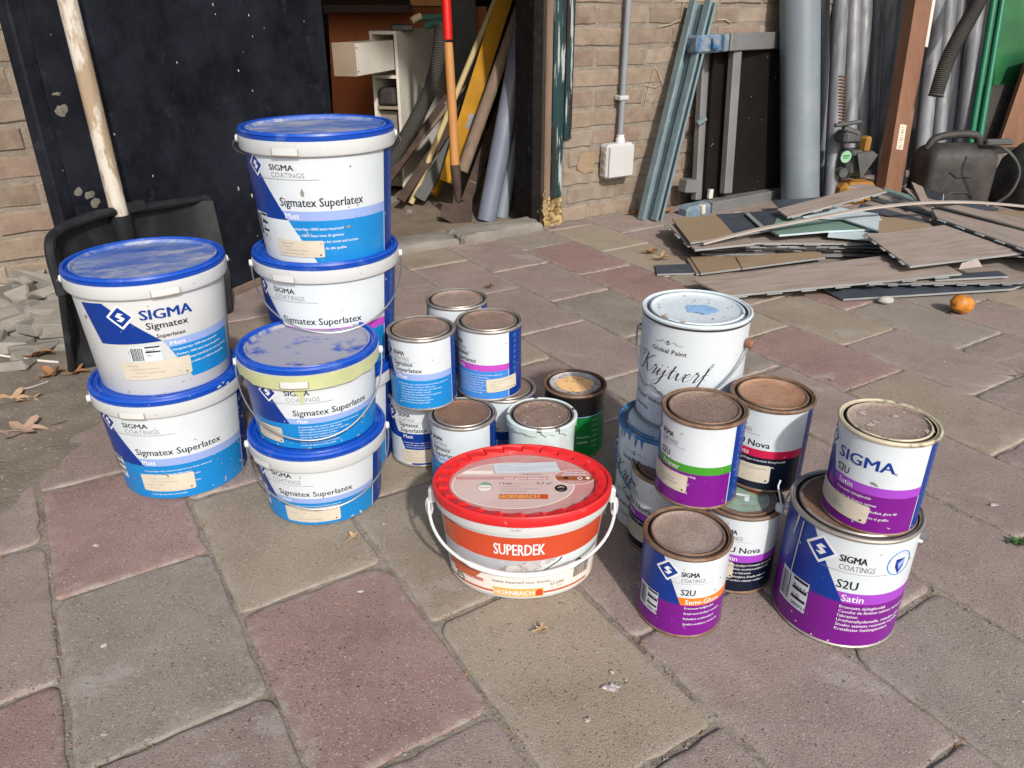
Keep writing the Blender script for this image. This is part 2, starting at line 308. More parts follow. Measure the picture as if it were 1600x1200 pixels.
class MB:
    """collects faces, then becomes one mesh object"""
    def __init__(self):
        self.v, self.f, self.m, self.mats = [], [], [], []
        self.cur = 0
        self.attr = None
    def use(self, name):
        if name not in self.mats: self.mats.append(name)
        self.cur = self.mats.index(name)
        return self
    def add(self, verts, faces):
        n = len(self.v)
        self.v += [tuple(p) for p in verts]
        for f in faces:
            self.f.append(tuple(n + i for i in f)); self.m.append(self.cur)
        return self
    def box(self, c, s, rz=0.0, mtx=None, bev=0.0):
        x, y, z = s[0] / 2, s[1] / 2, s[2] / 2
        if bev:
            b = min(bev, x * .9, y * .9, z * .9)
            vs, idx = [], {}
            for sx in (-1, 1):
                for sy in (-1, 1):
                    for sz in (-1, 1):
                        for ax in range(3):
                            p = [sx * (x - b), sy * (y - b), sz * (z - b)]
                            p[ax] = (sx * x, sy * y, sz * z)[ax]
                            idx[(sx, sy, sz, ax)] = len(vs); vs.append(p)
            fs = []
            for ax in range(3):
                o1, o2 = [a for a in range(3) if a != ax]
                for s0 in (-1, 1):
                    q = []
                    for a, b_ in ((-1, -1), (1, -1), (1, 1), (-1, 1)):
                        k = [0, 0, 0]; k[ax] = s0; k[o1] = a; k[o2] = b_
                        q.append(idx[tuple(k) + (ax,)])
                    fs.append(q)
                for a in (-1, 1):
                    for b_ in (-1, 1):
                        k1 = [0, 0, 0]; k1[o1] = a; k1[o2] = b_
                        k2 = list(k1); k1[ax] = -1; k2[ax] = 1
                        fs.append([idx[tuple(k1) + (o1,)], idx[tuple(k2) + (o1,)], idx[tuple(k2) + (o2,)], idx[tuple(k1) + (o2,)]])
            for sx in (-1, 1):
                for sy in (-1, 1):
                    for sz in (-1, 1):
                        fs.append([idx[(sx, sy, sz, k)] for k in range(3)])
        else:
            vs = [(-x, -y, -z), (x, -y, -z), (x, y, -z), (-x, y, -z), (-x, -y, z), (x, -y, z), (x, y, z), (-x, y, z)]
            fs = [(3, 2, 1, 0), (4, 5, 6, 7), (0, 1, 5, 4), (1, 2, 6, 5), (2, 3, 7, 6), (3, 0, 4, 7)]
        M_ = mtx if mtx is not None else Matrix.Rotation(rz, 4, 'Z')
        cc = Vector(c)
        return self.add([(M_ @ Vector(p)) + cc for p in vs], fs)
    def tube(self, path, rad, seg=10, caps=True):
        P_ = [Vector(p) for p in path]
        n = len(P_)
        rads = rad if isinstance(rad, (list, tuple)) else [rad] * n
        rings, vs, fs = [], [], []
        up = None
        for i, p in enumerate(P_):
            t = (P_[min(i + 1, n - 1)] - P_[max(i - 1, 0)]).normalized()
            if up is None:
                up = t.orthogonal().normalized()
            else:
                up = (up - t * up.dot(t))
                up = up.normalized() if up.length > 1e-6 else t.orthogonal().normalized()
            w = t.cross(up)
            for k in range(seg):
                a = 2 * pi * k / seg
                vs.append(p + (up * cos(a) + w * sin(a)) * rads[i])
        for i in range(n - 1):
            for k in range(seg):
                a, b = i * seg + k, i * seg + (k + 1) % seg
                fs.append((a, b, b + seg, a + seg))
        if caps:
            fs.append(tuple(range(seg - 1, -1, -1)))
            fs.append(tuple((n - 1) * seg + k for k in range(seg)))
        return self.add(vs, fs)
    def lathe(self, prof, seg=64, ky=1.0, c=(0, 0, 0), mats=None):
        """profile of (radius, height) from bottom or centre outwards"""
        base = len(self.v)
        rows = []
        for (r, z) in prof:
            if r < 1e-6:
                rows.append([len(self.v)]); self.v.append((c[0], c[1], c[2] + z))
            else:
                row = []
                for k in range(seg):
                    a = 2 * pi * k / seg
                    row.append(len(self.v))
                    self.v.append((c[0] + r * sin(a), c[1] - ky * r * cos(a), c[2] + z))
                rows.append(row)
        for i in range(len(rows) - 1):
            if mats: self.use(mats[i])
            A, B = rows[i], rows[i + 1]
            for k in range(seg):
                k2 = (k + 1) % seg
                if len(A) == 1 and len(B) == 1: continue
                if len(A) == 1: f = (A[0], B[k], B[k2])
                elif len(B) == 1: f = (A[k], A[k2], B[0])
                else: f = (A[k], A[k2], B[k2], B[k])
                self.f.append(f); self.m.append(self.cur)
        return self
    def plate(self, top, th, side=None):
        """flat slab below a polygon of top corners"""
        T = [Vector(p) for p in top]
        nrm = (T[1] - T[0]).cross(T[2] - T[0])
        for i in range(2, len(T) - 1):
            nrm += (T[i] - T[0]).cross(T[i + 1] - T[0])
        nrm.normalize()
        if nrm.z < 0:
            nrm = -nrm; T.reverse()
        n = len(T)
        m0 = self.cur
        self.add(T, [tuple(range(n))])
        if side: self.use(side)
        self.add([p - nrm * th for p in T], [tuple(range(n - 1, -1, -1))])
        b = len(self.v) - 2 * n
        for i in range(n):
            j = (i + 1) % n
            self.f.append((b + i, b + n + i, b + n + j, b + j)); self.m.append(self.cur)
        self.cur = m0
        return self
    def mesh(self, name, origin=None, smooth=True):
        me = bpy.data.meshes.new(name)
        vs = self.v
        if origin is not None:
            vs = [(p[0] - origin[0], p[1] - origin[1], p[2] - origin[2]) for p in vs]
        me.from_pydata(vs, [], self.f)
        for n in self.mats: me.materials.append(MATS[n])
        for i, p in enumerate(me.polygons):
            p.material_index = self.m[i]
        me.update()
        bm = bmesh.new(); bm.from_mesh(me)
        bmesh.ops.recalc_face_normals(bm, faces=bm.faces)
        for e in bm.edges:
            if len(e.link_faces) == 2 and e.calc_face_angle(0) > 0.6: e.smooth = False
        for f in bm.faces: f.smooth = smooth
        bm.to_mesh(me); bm.free()
        return me
    def build(self, name, parent=None, world=True, smooth=True):
        org = None
        if parent is not None and world:
            q = parent; org = Vector((0, 0, 0))
            while q is not None:
                org += q.location; q = q.parent
        o = link(name, self.mesh(name, org, smooth), parent)
        return o

def mb(m): return MB().use(m)

def smooth_path(pts, n=8):
    P_ = [Vector(p) for p in pts]
    out = []
    for i in range(len(P_) - 1):
        p0, p1, p2, p3 = P_[max(i - 1, 0)], P_[i], P_[i + 1], P_[min(i + 2, len(P_) - 1)]
        for k in range(n):
            t = k / n
            out.append(0.5 * ((2 * p1) + (p2 - p0) * t + (2 * p0 - 5 * p1 + 4 * p2 - p3) * t * t + (3 * p1 - p0 - 3 * p2 + p3) * t ** 3))
    out.append(P_[-1])
    return out

# ---------------------------------------------------------------- flat print wrapped on packaging
TXT = {}
def text_geo(s, bold):
    key = (s, bold)
    if key in TXT: return TXT[key]
    cu = bpy.data.curves.new('lettering', 'FONT')
    cu.body = s; cu.size = 1.0; cu.resolution_u = 2; cu.offset = bold
    o = bpy.data.objects.new('lettering', cu)
    me = bpy.data.meshes.new_from_object(o)
    vs = [(v.co.x, v.co.y) for v in me.vertices]
    fs = [tuple(p.vertices) for p in me.polygons]
    bpy.data.objects.remove(o); bpy.data.curves.remove(cu); bpy.data.meshes.remove(me)
    TXT[key] = (vs, fs)
    return TXT[key]
CAP = None

class Print:
    """shapes in (u, v) metres; layers sit 0.1 mm apart"""
    def __init__(self): self.sh = []
    def poly(self, pts, m, layer=1): self.sh.append((pts, [tuple(range(len(pts)))], m, layer, True)); return self
    def rect(self, u0, v0, u1, v1, m, layer=1): return self.poly([(u0, v0), (u1, v0), (u1, v1), (u0, v1)], m, layer)
    def ell(self, u, v, a, b, m, layer=1, n=20, hole=None):
        if hole:
            vs = [(u + a * cos(2 * pi * k / n), v + b * sin(2 * pi * k / n)) for k in range(n)]
            vs += [(u + a * hole * cos(2 * pi * k / n), v + b * hole * sin(2 * pi * k / n)) for k in range(n)]
            fs = [(k, (k + 1) % n, n + (k + 1) % n, n + k) for k in range(n)]
            self.sh.append((vs, fs, m, layer, False)); return self
        return self.poly([(u + a * cos(2 * pi * k / n), v + b * sin(2 * pi * k / n)) for k in range(n)], m, layer)
    def text(self, s, u0, u1, v, cap, m, bold=0.0, layer=4, rot=0.0, shear=0.0, curve=None):
        """u1 None keeps the natural width"""
        global CAP
        if CAP is None: CAP = max(p[1] for p in text_geo('H', 0.0)[0])
        if bold > 0.004:
            w = cap * min(bold, .03) * 1.6
            for i, dx in enumerate((-w, 0.0, w)):
                self.text(s, u0 + dx, None if u1 is None else u1 + dx, v, cap, m, 0.0, layer + .25 * i, rot, shear, curve)
            return self
        vs, fs = text_geo(s, 0.0)
        if not vs: return self
        xs = [p[0] for p in vs]
        k = cap / CAP
        kx = k if u1 is None else (u1 - u0) / (max(xs) - min(xs))
        x0 = min(xs)
        out = []
        for x, y in vs:
            a, b = (x - x0) * kx + y * k * shear, y * k
            if curve: b += curve(u0 + a)
            out.append((u0 + a * cos(rot) - b * sin(rot), v + a * sin(rot) + b * cos(rot)))
        self.sh.append((out, fs, m, layer, cap > 0.0075)); return self
    def ribbon(self, pts, w0, w1, m, layer=4, n=7):
        """pen stroke: thick when travelling down"""
        P_ = smooth_path([(p[0], p[1], 0) for p in pts], n)
        vs, fs = [], []
        for i, p in enumerate(P_):
            t = (P_[min(i + 1, len(P_) - 1)] - P_[max(i - 1, 0)])
            if t.length < 1e-9: t = Vector((1, 0, 0))
            t.normalize()
            w = w0 + (w1 - w0) * max(0.0, -t.y) ** 1.5
            nn = Vector((-t.y, t.x, 0)) * w / 2
            vs += [(p.x + nn.x, p.y + nn.y), (p.x - nn.x, p.y - nn.y)]
        for i in range(len(P_) - 1):
            fs.append((2 * i, 2 * i + 1, 2 * i + 3, 2 * i + 2))
        self.sh.append((vs, fs, m, layer, False)); return self
    def shift(self, du, dv=0.0):
        self.sh = [([(a + du, b + dv) for a, b in vs], fs, m, l, c) for vs, fs, m, l, c in self.sh]; return self
    def split(self, sel):
        a, b = Print(), Print()
        for s in self.sh: (a if sel(s) else b).sh.append(s)
        return a, b
    def mesh(self, name, fn, du=0.005, base=0.0003):
        mats = []
        bm = bmesh.new()
        for vs, fs, m, layer, cut in self.sh:
            if m not in mats: mats.append(m)
            sb = bmesh.new()
            bv = [sb.verts.new((p[0], p[1], 0)) for p in vs]
            for f in fs:
                try: sb.faces.new([bv[i] for i in f])
                except ValueError: pass
            if cut:
                us = [p[0] for p in vs]
                k = math.floor(min(us) / du) + 1
                while k * du < max(us):
                    bmesh.ops.bisect_plane(sb, geom=sb.verts[:] + sb.edges[:] + sb.faces[:], plane_co=(k * du, 0, 0), plane_no=(1, 0, 0), dist=1e-7)
                    k += 1
            bmesh.ops.triangulate(sb, faces=[f for f in sb.faces if len(f.verts) > 4])
            mi = mats.index(m)
            mp = {}
            for v in sb.verts:
                mp[v] = bm.verts.new(fn(v.co.x, v.co.y, base + layer * 0.0001))
            for f in sb.faces:
                nf = bm.faces.new([mp[v] for v in f.verts])
                nf.material_index = mi; nf.smooth = True
            sb.free()
        me = bpy.data.meshes.new(name)
        bm.to_mesh(me); bm.free()
        for m in mats: me.materials.append(MATS[m])
        return me

def wrap_fn(r0, r1, h, ky=1.0, z0=0.0):
    """u along the surface from the front, v up; front faces local -Y"""
    if abs(ky - 1) < 1e-6:
        def fn(u, v, off):
            r = r0 + (r1 - r0) * v / h
            a = u / ((r0 + r1) / 2)
            return ((r + off) * sin(a), -(r + off) * cos(a), z0 + v)
        return fn
    N_ = 400
    tab = [0.0]
    rm = (r0 + r1) / 2
    for i in range(N_):
        a = pi * (i + .5) / N_
        tab.append(tab[-1] + math.hypot(rm * cos(a), ky * rm * sin(a)) * pi / N_)
    def inv(u):
        s = abs(u); lo, hi = 0, N_
        while hi - lo > 1:
            md = (lo + hi) // 2
            if tab[md] <= s: lo = md
            else: hi = md
        return math.copysign(pi * (lo + (s - tab[lo]) / max(1e-9, tab[hi] - tab[lo])) / N_, u)
    def fn(u, v, off):
        r = r0 + (r1 - r0) * v / h
        a = inv(u)
        return ((r + off) * sin(a), -(ky * r + off) * cos(a), z0 + v)
    return fn
# ================================================================ SETTING
def sheet(name, x0, y0, x1, y1, z, m):
    o = mb(m).add([(x0, y0, z), (x1, y0, z), (x1, y1, z), (x0, y1, z)], [(0, 1, 2, 3)]).build(name)
    return tag(o, kind='structure')
sheet('ground', -60, -60, 60, 60, -0.045, 'sand')
pavement = sheet('pavement', -4, -2, 4.5, 5, -0.0045, 'sand')

# paving: running bond of 20 x 30 cm concrete pavers, rows parallel to the wall normal
UA = R(-58.0)
UX, UY = cos(UA), sin(UA)
VX, VY = -sin(UA), cos(UA)
def uvw(u, v): return (u * UX + v * VX, u * UY + v * VY)
KNOWN = [((-0.441, 0.7241, 0), 'paver_grey'), ((-0.1603, 0.7241, 0), 'paver_red'), ((-0.2462, 0.5666, 0), 'paver_red'), ((0.1145, 0.6724, 0), 'paver_beige'),
         ((0.2966, 0.6438, 0), 'paver_mauve'), ((0.5452, 0.7241, 0), 'paver_beige'), ((-0.622, 0.7463, 0), 'paver_mauve'), ((-0.5288, 0.5827, 0), 'paver_red'),
         ((-0.5485, 0.9164, 0), 'paver_red'), ((-0.3195, 0.8726, 0), 'paver_beige'), ((-0.1028, 0.9014, 0), 'paver_beige'), ((0.0403, 0.5511, 0), 'paver_mauve'),
         ((0.6916, 0.9014, 0), 'paver_mauve'), ((0.6748, 1.4557, 0), 'paver_mauve'), ((1.0258, 1.4557, 0), 'paver_beige'), ((0.9767, 1.827, 0), 'paver_grey'),
         ((0.5567, 0.5827, 0), 'paver_grey'), ((-0.205, 2.3911, 0), 'paver_mauve'), ((-0.3324, 2.4271, 0), 'paver_beige'), ((0.3335, 2.6223, 0), 'paver_beige'), ((-0.019, 2.1934, 0), 'paver_mauve'),
         ((0.1469, 2.1049, 0), 'paver_mauve'), ((0.2716, 1.9205, 0), 'paver_grey'), ((0.1019, 1.9205, 0), 'paver_mauve'), ((0.1181, 1.624, 0), 'paver_mauve'),
         ((0.8072, 1.2155, 0), 'paver_mauve'), ((-0.219, 1.1928, 0), 'paver_beige'), ((-0.0445, 2.6223, 0), 'paver_mauve'), ((-0.7738, 1.0689, 0), 'paver_grey')]
def paver_mat(cx, cy):
    best, bd = None, 0.012
    for (p, m) in KNOWN:
        d = (p[0] - cx) ** 2 + (p[1] - cy) ** 2
        if d < bd: best, bd = m, d
    if best: return best
    return rnd.choices(['paver_mauve', 'paver_grey', 'paver_red', 'paver_beige'], [6, .9, 1.6, 1.1])[0]
def paver(u0, u1, v0, v1):
    g = 0.0022
    g = rnd.choice((.0012, .002, .002, .003, .004))
    a0, a1, b0, b1 = u0 + g + rnd.uniform(-.001, .002), u1 - g - rnd.uniform(-.001, .002), v0 + g + rnd.uniform(-.001, .002), v1 - g - rnd.uniform(-.001, .002)
    rc = rnd.uniform(0.004, 0.013)
    pts = []
    cs = [(a0, b0, pi, 1.5 * pi), (a1, b0, 1.5 * pi, 2 * pi), (a1, b1, 0, .5 * pi), (a0, b1, .5 * pi, pi)]
    for i, (ca, cb, t0, t1) in enumerate(cs):
        r_ = rc * rnd.uniform(.6, 1.5) * (2.0 if rnd.random() < .12 else 1)
        ox = ca + (r_ if ca == a0 else -r_); oy = cb + (r_ if cb == b0 else -r_)
        for k in range(4):
            t = t0 + (t1 - t0) * k / 3
            pts.append((ox + r_ * cos(t), oy + r_ * sin(t)))
        na = cs[(i + 1) % 4]
        n_ = 11 if i % 2 == 0 else 8
        p, q = pts[-1], None
        r2 = 0.012
        if i == 0: q = (a1 - r2, b0)
        if i == 1: q = (a1, b1 - r2)
        if i == 2: q = (a0 + r2, b1)
        if i == 3: q = (a0, b0 + r2)
        for k in range(1, n_):
            t = k / n_
            w = rnd.gauss(0, .0006)
            if rnd.random() < .10: w += (1 if i in (0, 3) else -1) * rnd.uniform(.0015, .004)
            x, y = p[0] + (q[0] - p[0]) * t, p[1] + (q[1] - p[1]) * t
            pts.append((x + (w if i in (1, 3) else 0), y + (w if i in (0, 2) else 0)))
    cu, cv = (u0 + u1) / 2, (v0 + v1) / 2
    zb = rnd.uniform(-.002, .0)
    tu, tv = rnd.gauss(0, .004), rnd.gauss(0, .005)
    n = len(pts)
    vs, fs, ed = [], [], []
    ins0 = rnd.uniform(.0010, .0022)
    for (ins, z, e) in ((0, -.03, 1), (0, -.0024, 1), (ins0, -.0006, .9), (ins0 + .004, 0, .6), (ins0 + .022, 0, 0)):
        for (x, y) in pts:
            dx, dy = x - cu, y - cv
            hx, hy = (u1 - u0) / 2, (v1 - v0) / 2
            jj = rnd.uniform(.4, 1.7) if ins else 1
            x2 = cu + dx * (1 - ins * jj / hx); y2 = cv + dy * (1 - ins * jj / hy)
            w = uvw(x2, y2)
            vs.append((w[0], w[1], z + zb + (x2 - cu) * tu + (y2 - cv) * tv)); ed.append(e)
    for r_ in range(4):
        for k in range(n):
            k2 = (k + 1) % n
            fs.append((r_ * n + k, r_ * n + k2, (r_ + 1) * n + k2, (r_ + 1) * n + k))
    fs.append(tuple(4 * n + k for k in range(n)))
    me = bpy.data.meshes.new('paver')
    me.from_pydata(vs, [], fs)
    me.materials.append(MATS[paver_mat(*uvw(cu, cv))])
    at = me.attributes.new('edge', 'FLOAT', 'POINT')
    at.data.foreach_set('value', ed)
    for p in me.polygons: p.use_smooth = True
    return link('paver', me, pavement)
def fbm_(x, y): return sin(x * 9.1 + 1.3) * cos(y * 7.7 + .4) * .6 + .4 * sin(x * 21.3 - y * 17.1)
npav = 0
CW, SW = cos(R(26)), sin(R(26))
def to_px(x, y, z=0):
    d = y * CW - (z - .71) * SW
    if d < .05: return (9999, 9999)
    return (800 + 1200 * x / d, 600 - 1200 * (y * SW + (z - .71) * CW) / d)
for k in range(-12, 20):
    v0 = -.1 + .2055 * k
    base = .2235 if k % 2 == 0 else .0735
    n = -9
    while True:
        u0 = base + .3055 * n; u1 = u0 + .3055; n += 1
        if u0 > .45: break
        u0c = max(u0, -2.285)
        if u1 - u0c < .04: continue
        cs = [uvw(a, b) for a in (u0c, u1) for b in (v0, v0 + .2055)]
        px = [to_px(*c) for c in cs]
        if max(c[1] for c in cs) < .32 or any(p[0] == 9999 for p in px): continue
        if max(p[0] for p in px) < -160 or min(p[0] for p in px) > 1760 or min(p[1] for p in px) > 1330: continue
        paver(u0c, u1, v0, v0 + .2055); npav += 1

# grit and crumbs lying in the joints and scattered on top
gr = MB(); gr.use('sand'); gr.use('stone_grey'); gr.use('leaf_brown')
g_r = random.Random(21)
def crumb(x, y, z, s):
    a = g_r.uniform(0, 6.28)
    vs = [(x + s * cos(a + k * 2.09) * g_r.uniform(.6, 1.2), y + s * sin(a + k * 2.09) * g_r.uniform(.6, 1.2), z) for k in range(3)] + [(x + g_r.uniform(-.3, .3) * s, y, z + s * g_r.uniform(.5, 1.0))]
    gr.add(vs, [(0, 1, 3), (1, 2, 3), (2, 0, 3)])
for _ in range(9000):
    k = g_r.randrange(-6, 14)
    if g_r.random() < .62:
        u, v = g_r.uniform(-2.2, -.2), -.1 + .2055 * k + g_r.gauss(0, .0028)
    else:
        base = .2235 if k % 2 == 0 else .0735
        u, v = base + .3055 * g_r.randrange(-8, 0) + g_r.gauss(0, .0026), -.1 + .2055 * (k + g_r.random())
    x, y = uvw(u, v)
    if not (.4 < y < 2.6 and abs(x) < .75 * y + .2): continue
    if fbm_(x * 1.7, y * 1.7) < g_r.uniform(-.5, .5): continue
    gr.use(g_r.choice(('sand', 'sand', 'stone_grey', 'leaf_brown')))
    crumb(x, y, -.003, g_r.uniform(.0012, .0032))
for _ in range(700):
    y = g_r.uniform(.5, 2.3); x = g_r.uniform(-.75 * y, .75 * y)
    gr.use(g_r.choice(('stone_grey', 'leaf_brown', 'sand'))); crumb(x, y, .0, g_r.uniform(.0005, .0014))
tag(gr.build('joint_grit', pavement), kind='stuff')

# sandy soil that has washed over the paving on the left, against the wall
def fbm(x, y):
    return (sin(x * 9.1 + 1.3) * cos(y * 7.7 + .4) + .6 * sin(x * 21.3 - y * 17.1) + .4 * sin(x * 43 + 2.1) * sin(y * 39 + x * 11) + .3 * cos(x * 83 - y * 71)) / 2.3
sm = mb('soil')
nx, ny = 90, 80
vs, fs = [], []
for j in range(ny + 1):
    for i in range(nx + 1):
        x = -1.75 + 1.15 * i / nx; y = 0.95 + 1.1 * j / ny
        z = -.055 * (x + .80 + .10 * max(0, 1.25 - y)) + .0035 * fbm(x, y)
        vs.append((x, y, max(-.02, min(z, .014 + .004 * fbm(x * 2, y * 2)))))
for j in range(ny):
    for i in range(nx):
        a = j * (nx + 1) + i
        fs.append((a, a + 1, a + nx + 2, a + nx + 1))
tag(sm.add(vs, fs).build('soil'), kind='structure')

# ---------------------------------------------------------------- facade
W0 = Vector((.173, 2.809, 0))
WD = Vector((.8473, .5311, 0)).normalized()
WN = Vector((WD.y, -WD.x, 0))
WA = math.atan2(WD.y, WD.x)
def wp(s, off, z): 
    p = W0 + WD * s + WN * off
    return (p.x, p.y, z)
def wbox(m_, s0, s1, o0, o1, z0, z1, bev=0.0):
    return m_.box(wp((s0 + s1) / 2, (o0 + o1) / 2, (z0 + z1) / 2), (abs(s1 - s0), abs(o1 - o0), z1 - z0), mtx=Matrix.Rotation(WA, 4, 'Z'), bev=bev)
wall = thing('brick_wall', 'weathered yellow brown brick wall of the shed, either side of the open doorway', 'wall', tuple(W0))
mo = mb('mortar')
wbox(mo, .005, 3.4, -.12, -.0035, -.04, 2.4); wbox(mo, -2.9, -1.03, -.12, -.0035, -.04, 2.4); wbox(mo, -1.03, .005, -.12, -.006, 2.05, 2.4)
mo.build('mortar', wall)
def brick_mesh(L_):
    h, d = .0545, .05
    L_ -= .012
    jx = lambda: rnd.uniform(-.0026, .0026)
    m_ = MB()
    nx_ = 6 if L_ > .15 else 4
    b = .004
    vs, fs = [], []
    ring = []
    xs = [-L_ / 2 + L_ * k / nx_ for k in range(nx_ + 1)]
    ring += [(x, -h / 2) for x in xs]
    ring += [(L_ / 2, 0)]
    ring += [(x, h / 2) for x in reversed(xs)]
    ring += [(-L_ / 2, 0)]
    n = len(ring)
    jit = [(jx(), jx()) for _ in ring]
    for (ins, y) in ((0, .05), (0, 0.004), (b, 0.0)):
        for (x, z), (a, c) in zip(ring, jit):
            f = 1 - ins / (L_ / 2); g_ = 1 - ins / (h / 2)
            vs.append((x * f + a, y + (jx() * .6 if ins else 0), z * g_ + c))
    for r_ in range(2):
        for k in range(n):
            k2 = (k + 1) % n
            fs.append((r_ * n + k, r_ * n + k2, (r_ + 1) * n + k2, (r_ + 1) * n + k))
    fs.append(tuple(2 * n + k for k in range(n)))
    m_.use('brick_tan').add(vs, fs)
    return m_.mesh('brick')
BR = {}
def brick_variant(L_, m):
    key = (round(L_, 2), m, rnd.randrange(4))
    if key not in BR:
        me = brick_mesh(round(L_, 2)); me.materials.clear(); me.materials.append(MATS[m]); BR[key] = me
    return BR[key]
def lay(s0, s1, n):
    if s1 - s0 < .035: return
    m = rnd.choices(['brick_tan', 'brick_brown', 'brick_pale'], [5, 2, 3])[0]
    o = link('brick', brick_variant(s1 - s0, m), wall)
    z = .0665 * n - .007 + .0333
    o.location = Vector(wp((s0 + s1) / 2, rnd.uniform(-.002, .003), z)) - W0
    o.rotation_euler = (0, rnd.gauss(0, .004), WA + rnd.gauss(0, .004))
for n in range(0, 12):
    off = .139 if n % 2 == 0 else .256
    edges = [.006] + [off + .226 * k for k in range(-1, 14) if .02 < off + .226 * k < 3.05] + [3.05]
    for a, b in zip(edges, edges[1:]): lay(a, b, n)
    off = -1.61 if n % 2 == 0 else -1.497
    edges = [-1.03] + [off + .226 * k for k in range(4, -4, -1) if -2.0 < off + .226 * k < -1.06] + [-2.02]
    for a, b in zip(edges, edges[1:]): lay(b, a, n)
up = mb('brick_tan')
for n in range(12, 36):
    off = 0 if n % 2 else .113
    for k in range(-13, 15):
        a = off + .226 * k; b = a + .214
        z = .0665 * n - .007 + .0333
        if n < 31 and b > -1.03 and a < .005: continue
        if b > 3.4 or a < -2.9: continue
        wbox(up, a, b, -.006, .0, z - .027, z + .027)
tag(up.build('brickwork', wall), kind='stuff')
ch = mb('chalk')
def chalk(pts, w=.004):
    w *= .62
    for (a, b) in zip(pts, pts[1:]):
        a = Vector(a); b = Vector(b); t = (b - a); q = Vector((-t.y, t.x)).normalized() * w / 2
        P4 = [a + q, a - q, b - q, b + q]
        n0 = len(ch.v)
        ch.add([wp(p.x, .0055, p.y) for p in P4], [(0, 1, 2, 3)])
chalk([(0.3717, 0.3901), (0.3887, 0.4668), (0.4075, 0.5227), (0.4282, 0.5024), (0.4552, 0.4573)]); chalk([(0.3707, 0.4632), (0.4213, 0.4521), (0.4751, 0.4764)])
chalk([(0.431, 0.4205), (0.4538, 0.4417), (0.4698, 0.4677)], .003); chalk([(0.431, 0.4205), (0.4149, 0.3944)], .003)
chalk([(0.4055, 0.654), (0.4715, 0.6638), (0.5131, 0.6781), (0.5156, 0.7073), (0.5237, 0.7404)], .006); chalk([(0.6359, 0.6235), (0.6327, 0.6882), (0.6248, 0.741)], .004)
chalk([(0.6939, 0.675), (0.7404, 0.6769), (0.7694, 0.6658)], .006); chalk([(0.5735, 0.4133), (0.5806, 0.4586), (0.5868, 0.4854)], .003); chalk([(0.6967, 0.6987), (0.693, 0.7413)], .004)
ch.build('chalk_mark', wall)
pt = mb('wood_rot').use('oak_tan')
pt.add([wp(.07, .0045, .19), wp(.105, .0045, .17), wp(.15, .0045, .175), wp(.15, .0045, .245), wp(.085, .0045, .245)], [(0, 1, 2, 3, 4)])
pt.build('filler_patch', wall)

# doorway: dark shed behind
tag(mb('dirt_floor').add([wp(-2.9, -.0, -.004), wp(.0, -.0, -.004), wp(.0, -.121, -.004), wp(1.0, -.121, -.004), wp(1.0, -2.2, -.004), wp(-2.9, -2.2, -.004)], [(0, 1, 2, 3, 4, 5)]).build('shed_floor'), kind='structure')
shed = thing('shed_interior', 'unlit inside of the shed seen through the open doorway', 'shed', wp(-.5, -1.0, 0))
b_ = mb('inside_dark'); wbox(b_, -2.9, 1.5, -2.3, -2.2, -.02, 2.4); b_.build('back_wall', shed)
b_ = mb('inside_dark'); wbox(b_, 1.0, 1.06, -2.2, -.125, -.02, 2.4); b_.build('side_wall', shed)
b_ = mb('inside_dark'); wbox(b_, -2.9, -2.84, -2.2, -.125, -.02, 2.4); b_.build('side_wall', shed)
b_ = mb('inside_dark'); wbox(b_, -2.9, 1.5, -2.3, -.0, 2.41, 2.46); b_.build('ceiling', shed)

frame = thing('door_frame', 'rotten door post with peeling dark green paint at the edge of the brick wall', 'door frame', wp(-.03, 0, 0))
p_ = mb('reveal_black'); wbox(p_, -.112, -.074, -.13, -.01, -.01, 2.05, .004); p_.build('reveal', frame)
p_ = mb('wood_old'); wbox(p_, -.0735, -.047, -.10, .012, .085, 2.05, .006); p_.build('stop_bead', frame)
p_ = mb('paint_teal'); wbox(p_, -.0465, .0, -.10, .016, .10, 2.05, .004); p_.build('post', frame)
p_ = mb('paint_teal'); wbox(p_, .0003, .032, .006, .02, .30, 2.05, .003); p_.build('architrave', frame)
rot = mb('wood_rot')
nr = 12
vs, fs = [], []
for j in range(nr + 1):
    for i in range(10):
        t = i / 9
        z = -.005 + (.125 + .03 * sin(t * 9) + .02 * sin(t * 21)) * j / nr
        s_ = -.078 + .078 * t
        o_ = .012 + .010 * sin(t * 7 + j * .9) * sin(j * 1.3) + rnd.uniform(-.004, .004) - .02 * (abs(t - .6) < .2) * (j > 3)
        vs.append(wp(s_, o_, z))
for j in range(nr):
    for i in range(9):
        a = j * 10 + i
        fs.append((a, a + 1, a + 11, a + 10))
rot.add(vs, fs)
wbox(rot, -.072, -.003, -.1, -.012, -.01, .13)
rot.build('rotten_foot', frame)

def slab_stone(corners, h, label):
    m_ = mb('stone_grey')
    P_ = [Vector(c) for c in corners]
    n = 7
    ring = []
    for i in range(4):
        a, b = P_[i], P_[(i + 1) % 4]
        for k in range(n):
            ring.append(a.lerp(b, k / n) + Vector((rnd.uniform(-.006, .006), rnd.uniform(-.006, .006), 0)))
    c = sum(P_, Vector()) / 4
    vs, fs = [], []
    N_ = len(ring)
    for ins, dz in ((0, -h), (0, -.012), (.06, -.003), (.2, 0.001)):
        for p in ring:
            q = p.lerp(c, ins); vs.append((q.x, q.y, q.z + dz + (rnd.uniform(-.004, .004) if ins else 0)))
    for r_ in range(3):
        for k in range(N_):
            k2 = (k + 1) % N_
            fs.append((r_ * N_ + k, r_ * N_ + k2, (r_ + 1) * N_ + k2, (r_ + 1) * N_ + k))
    fs.append(tuple(3 * N_ + k for k in range(N_)))
    o = m_.add(vs, fs).build('threshold_stone')
    return tag(o, label, 'stone', 'rough stones forming the doorway threshold')
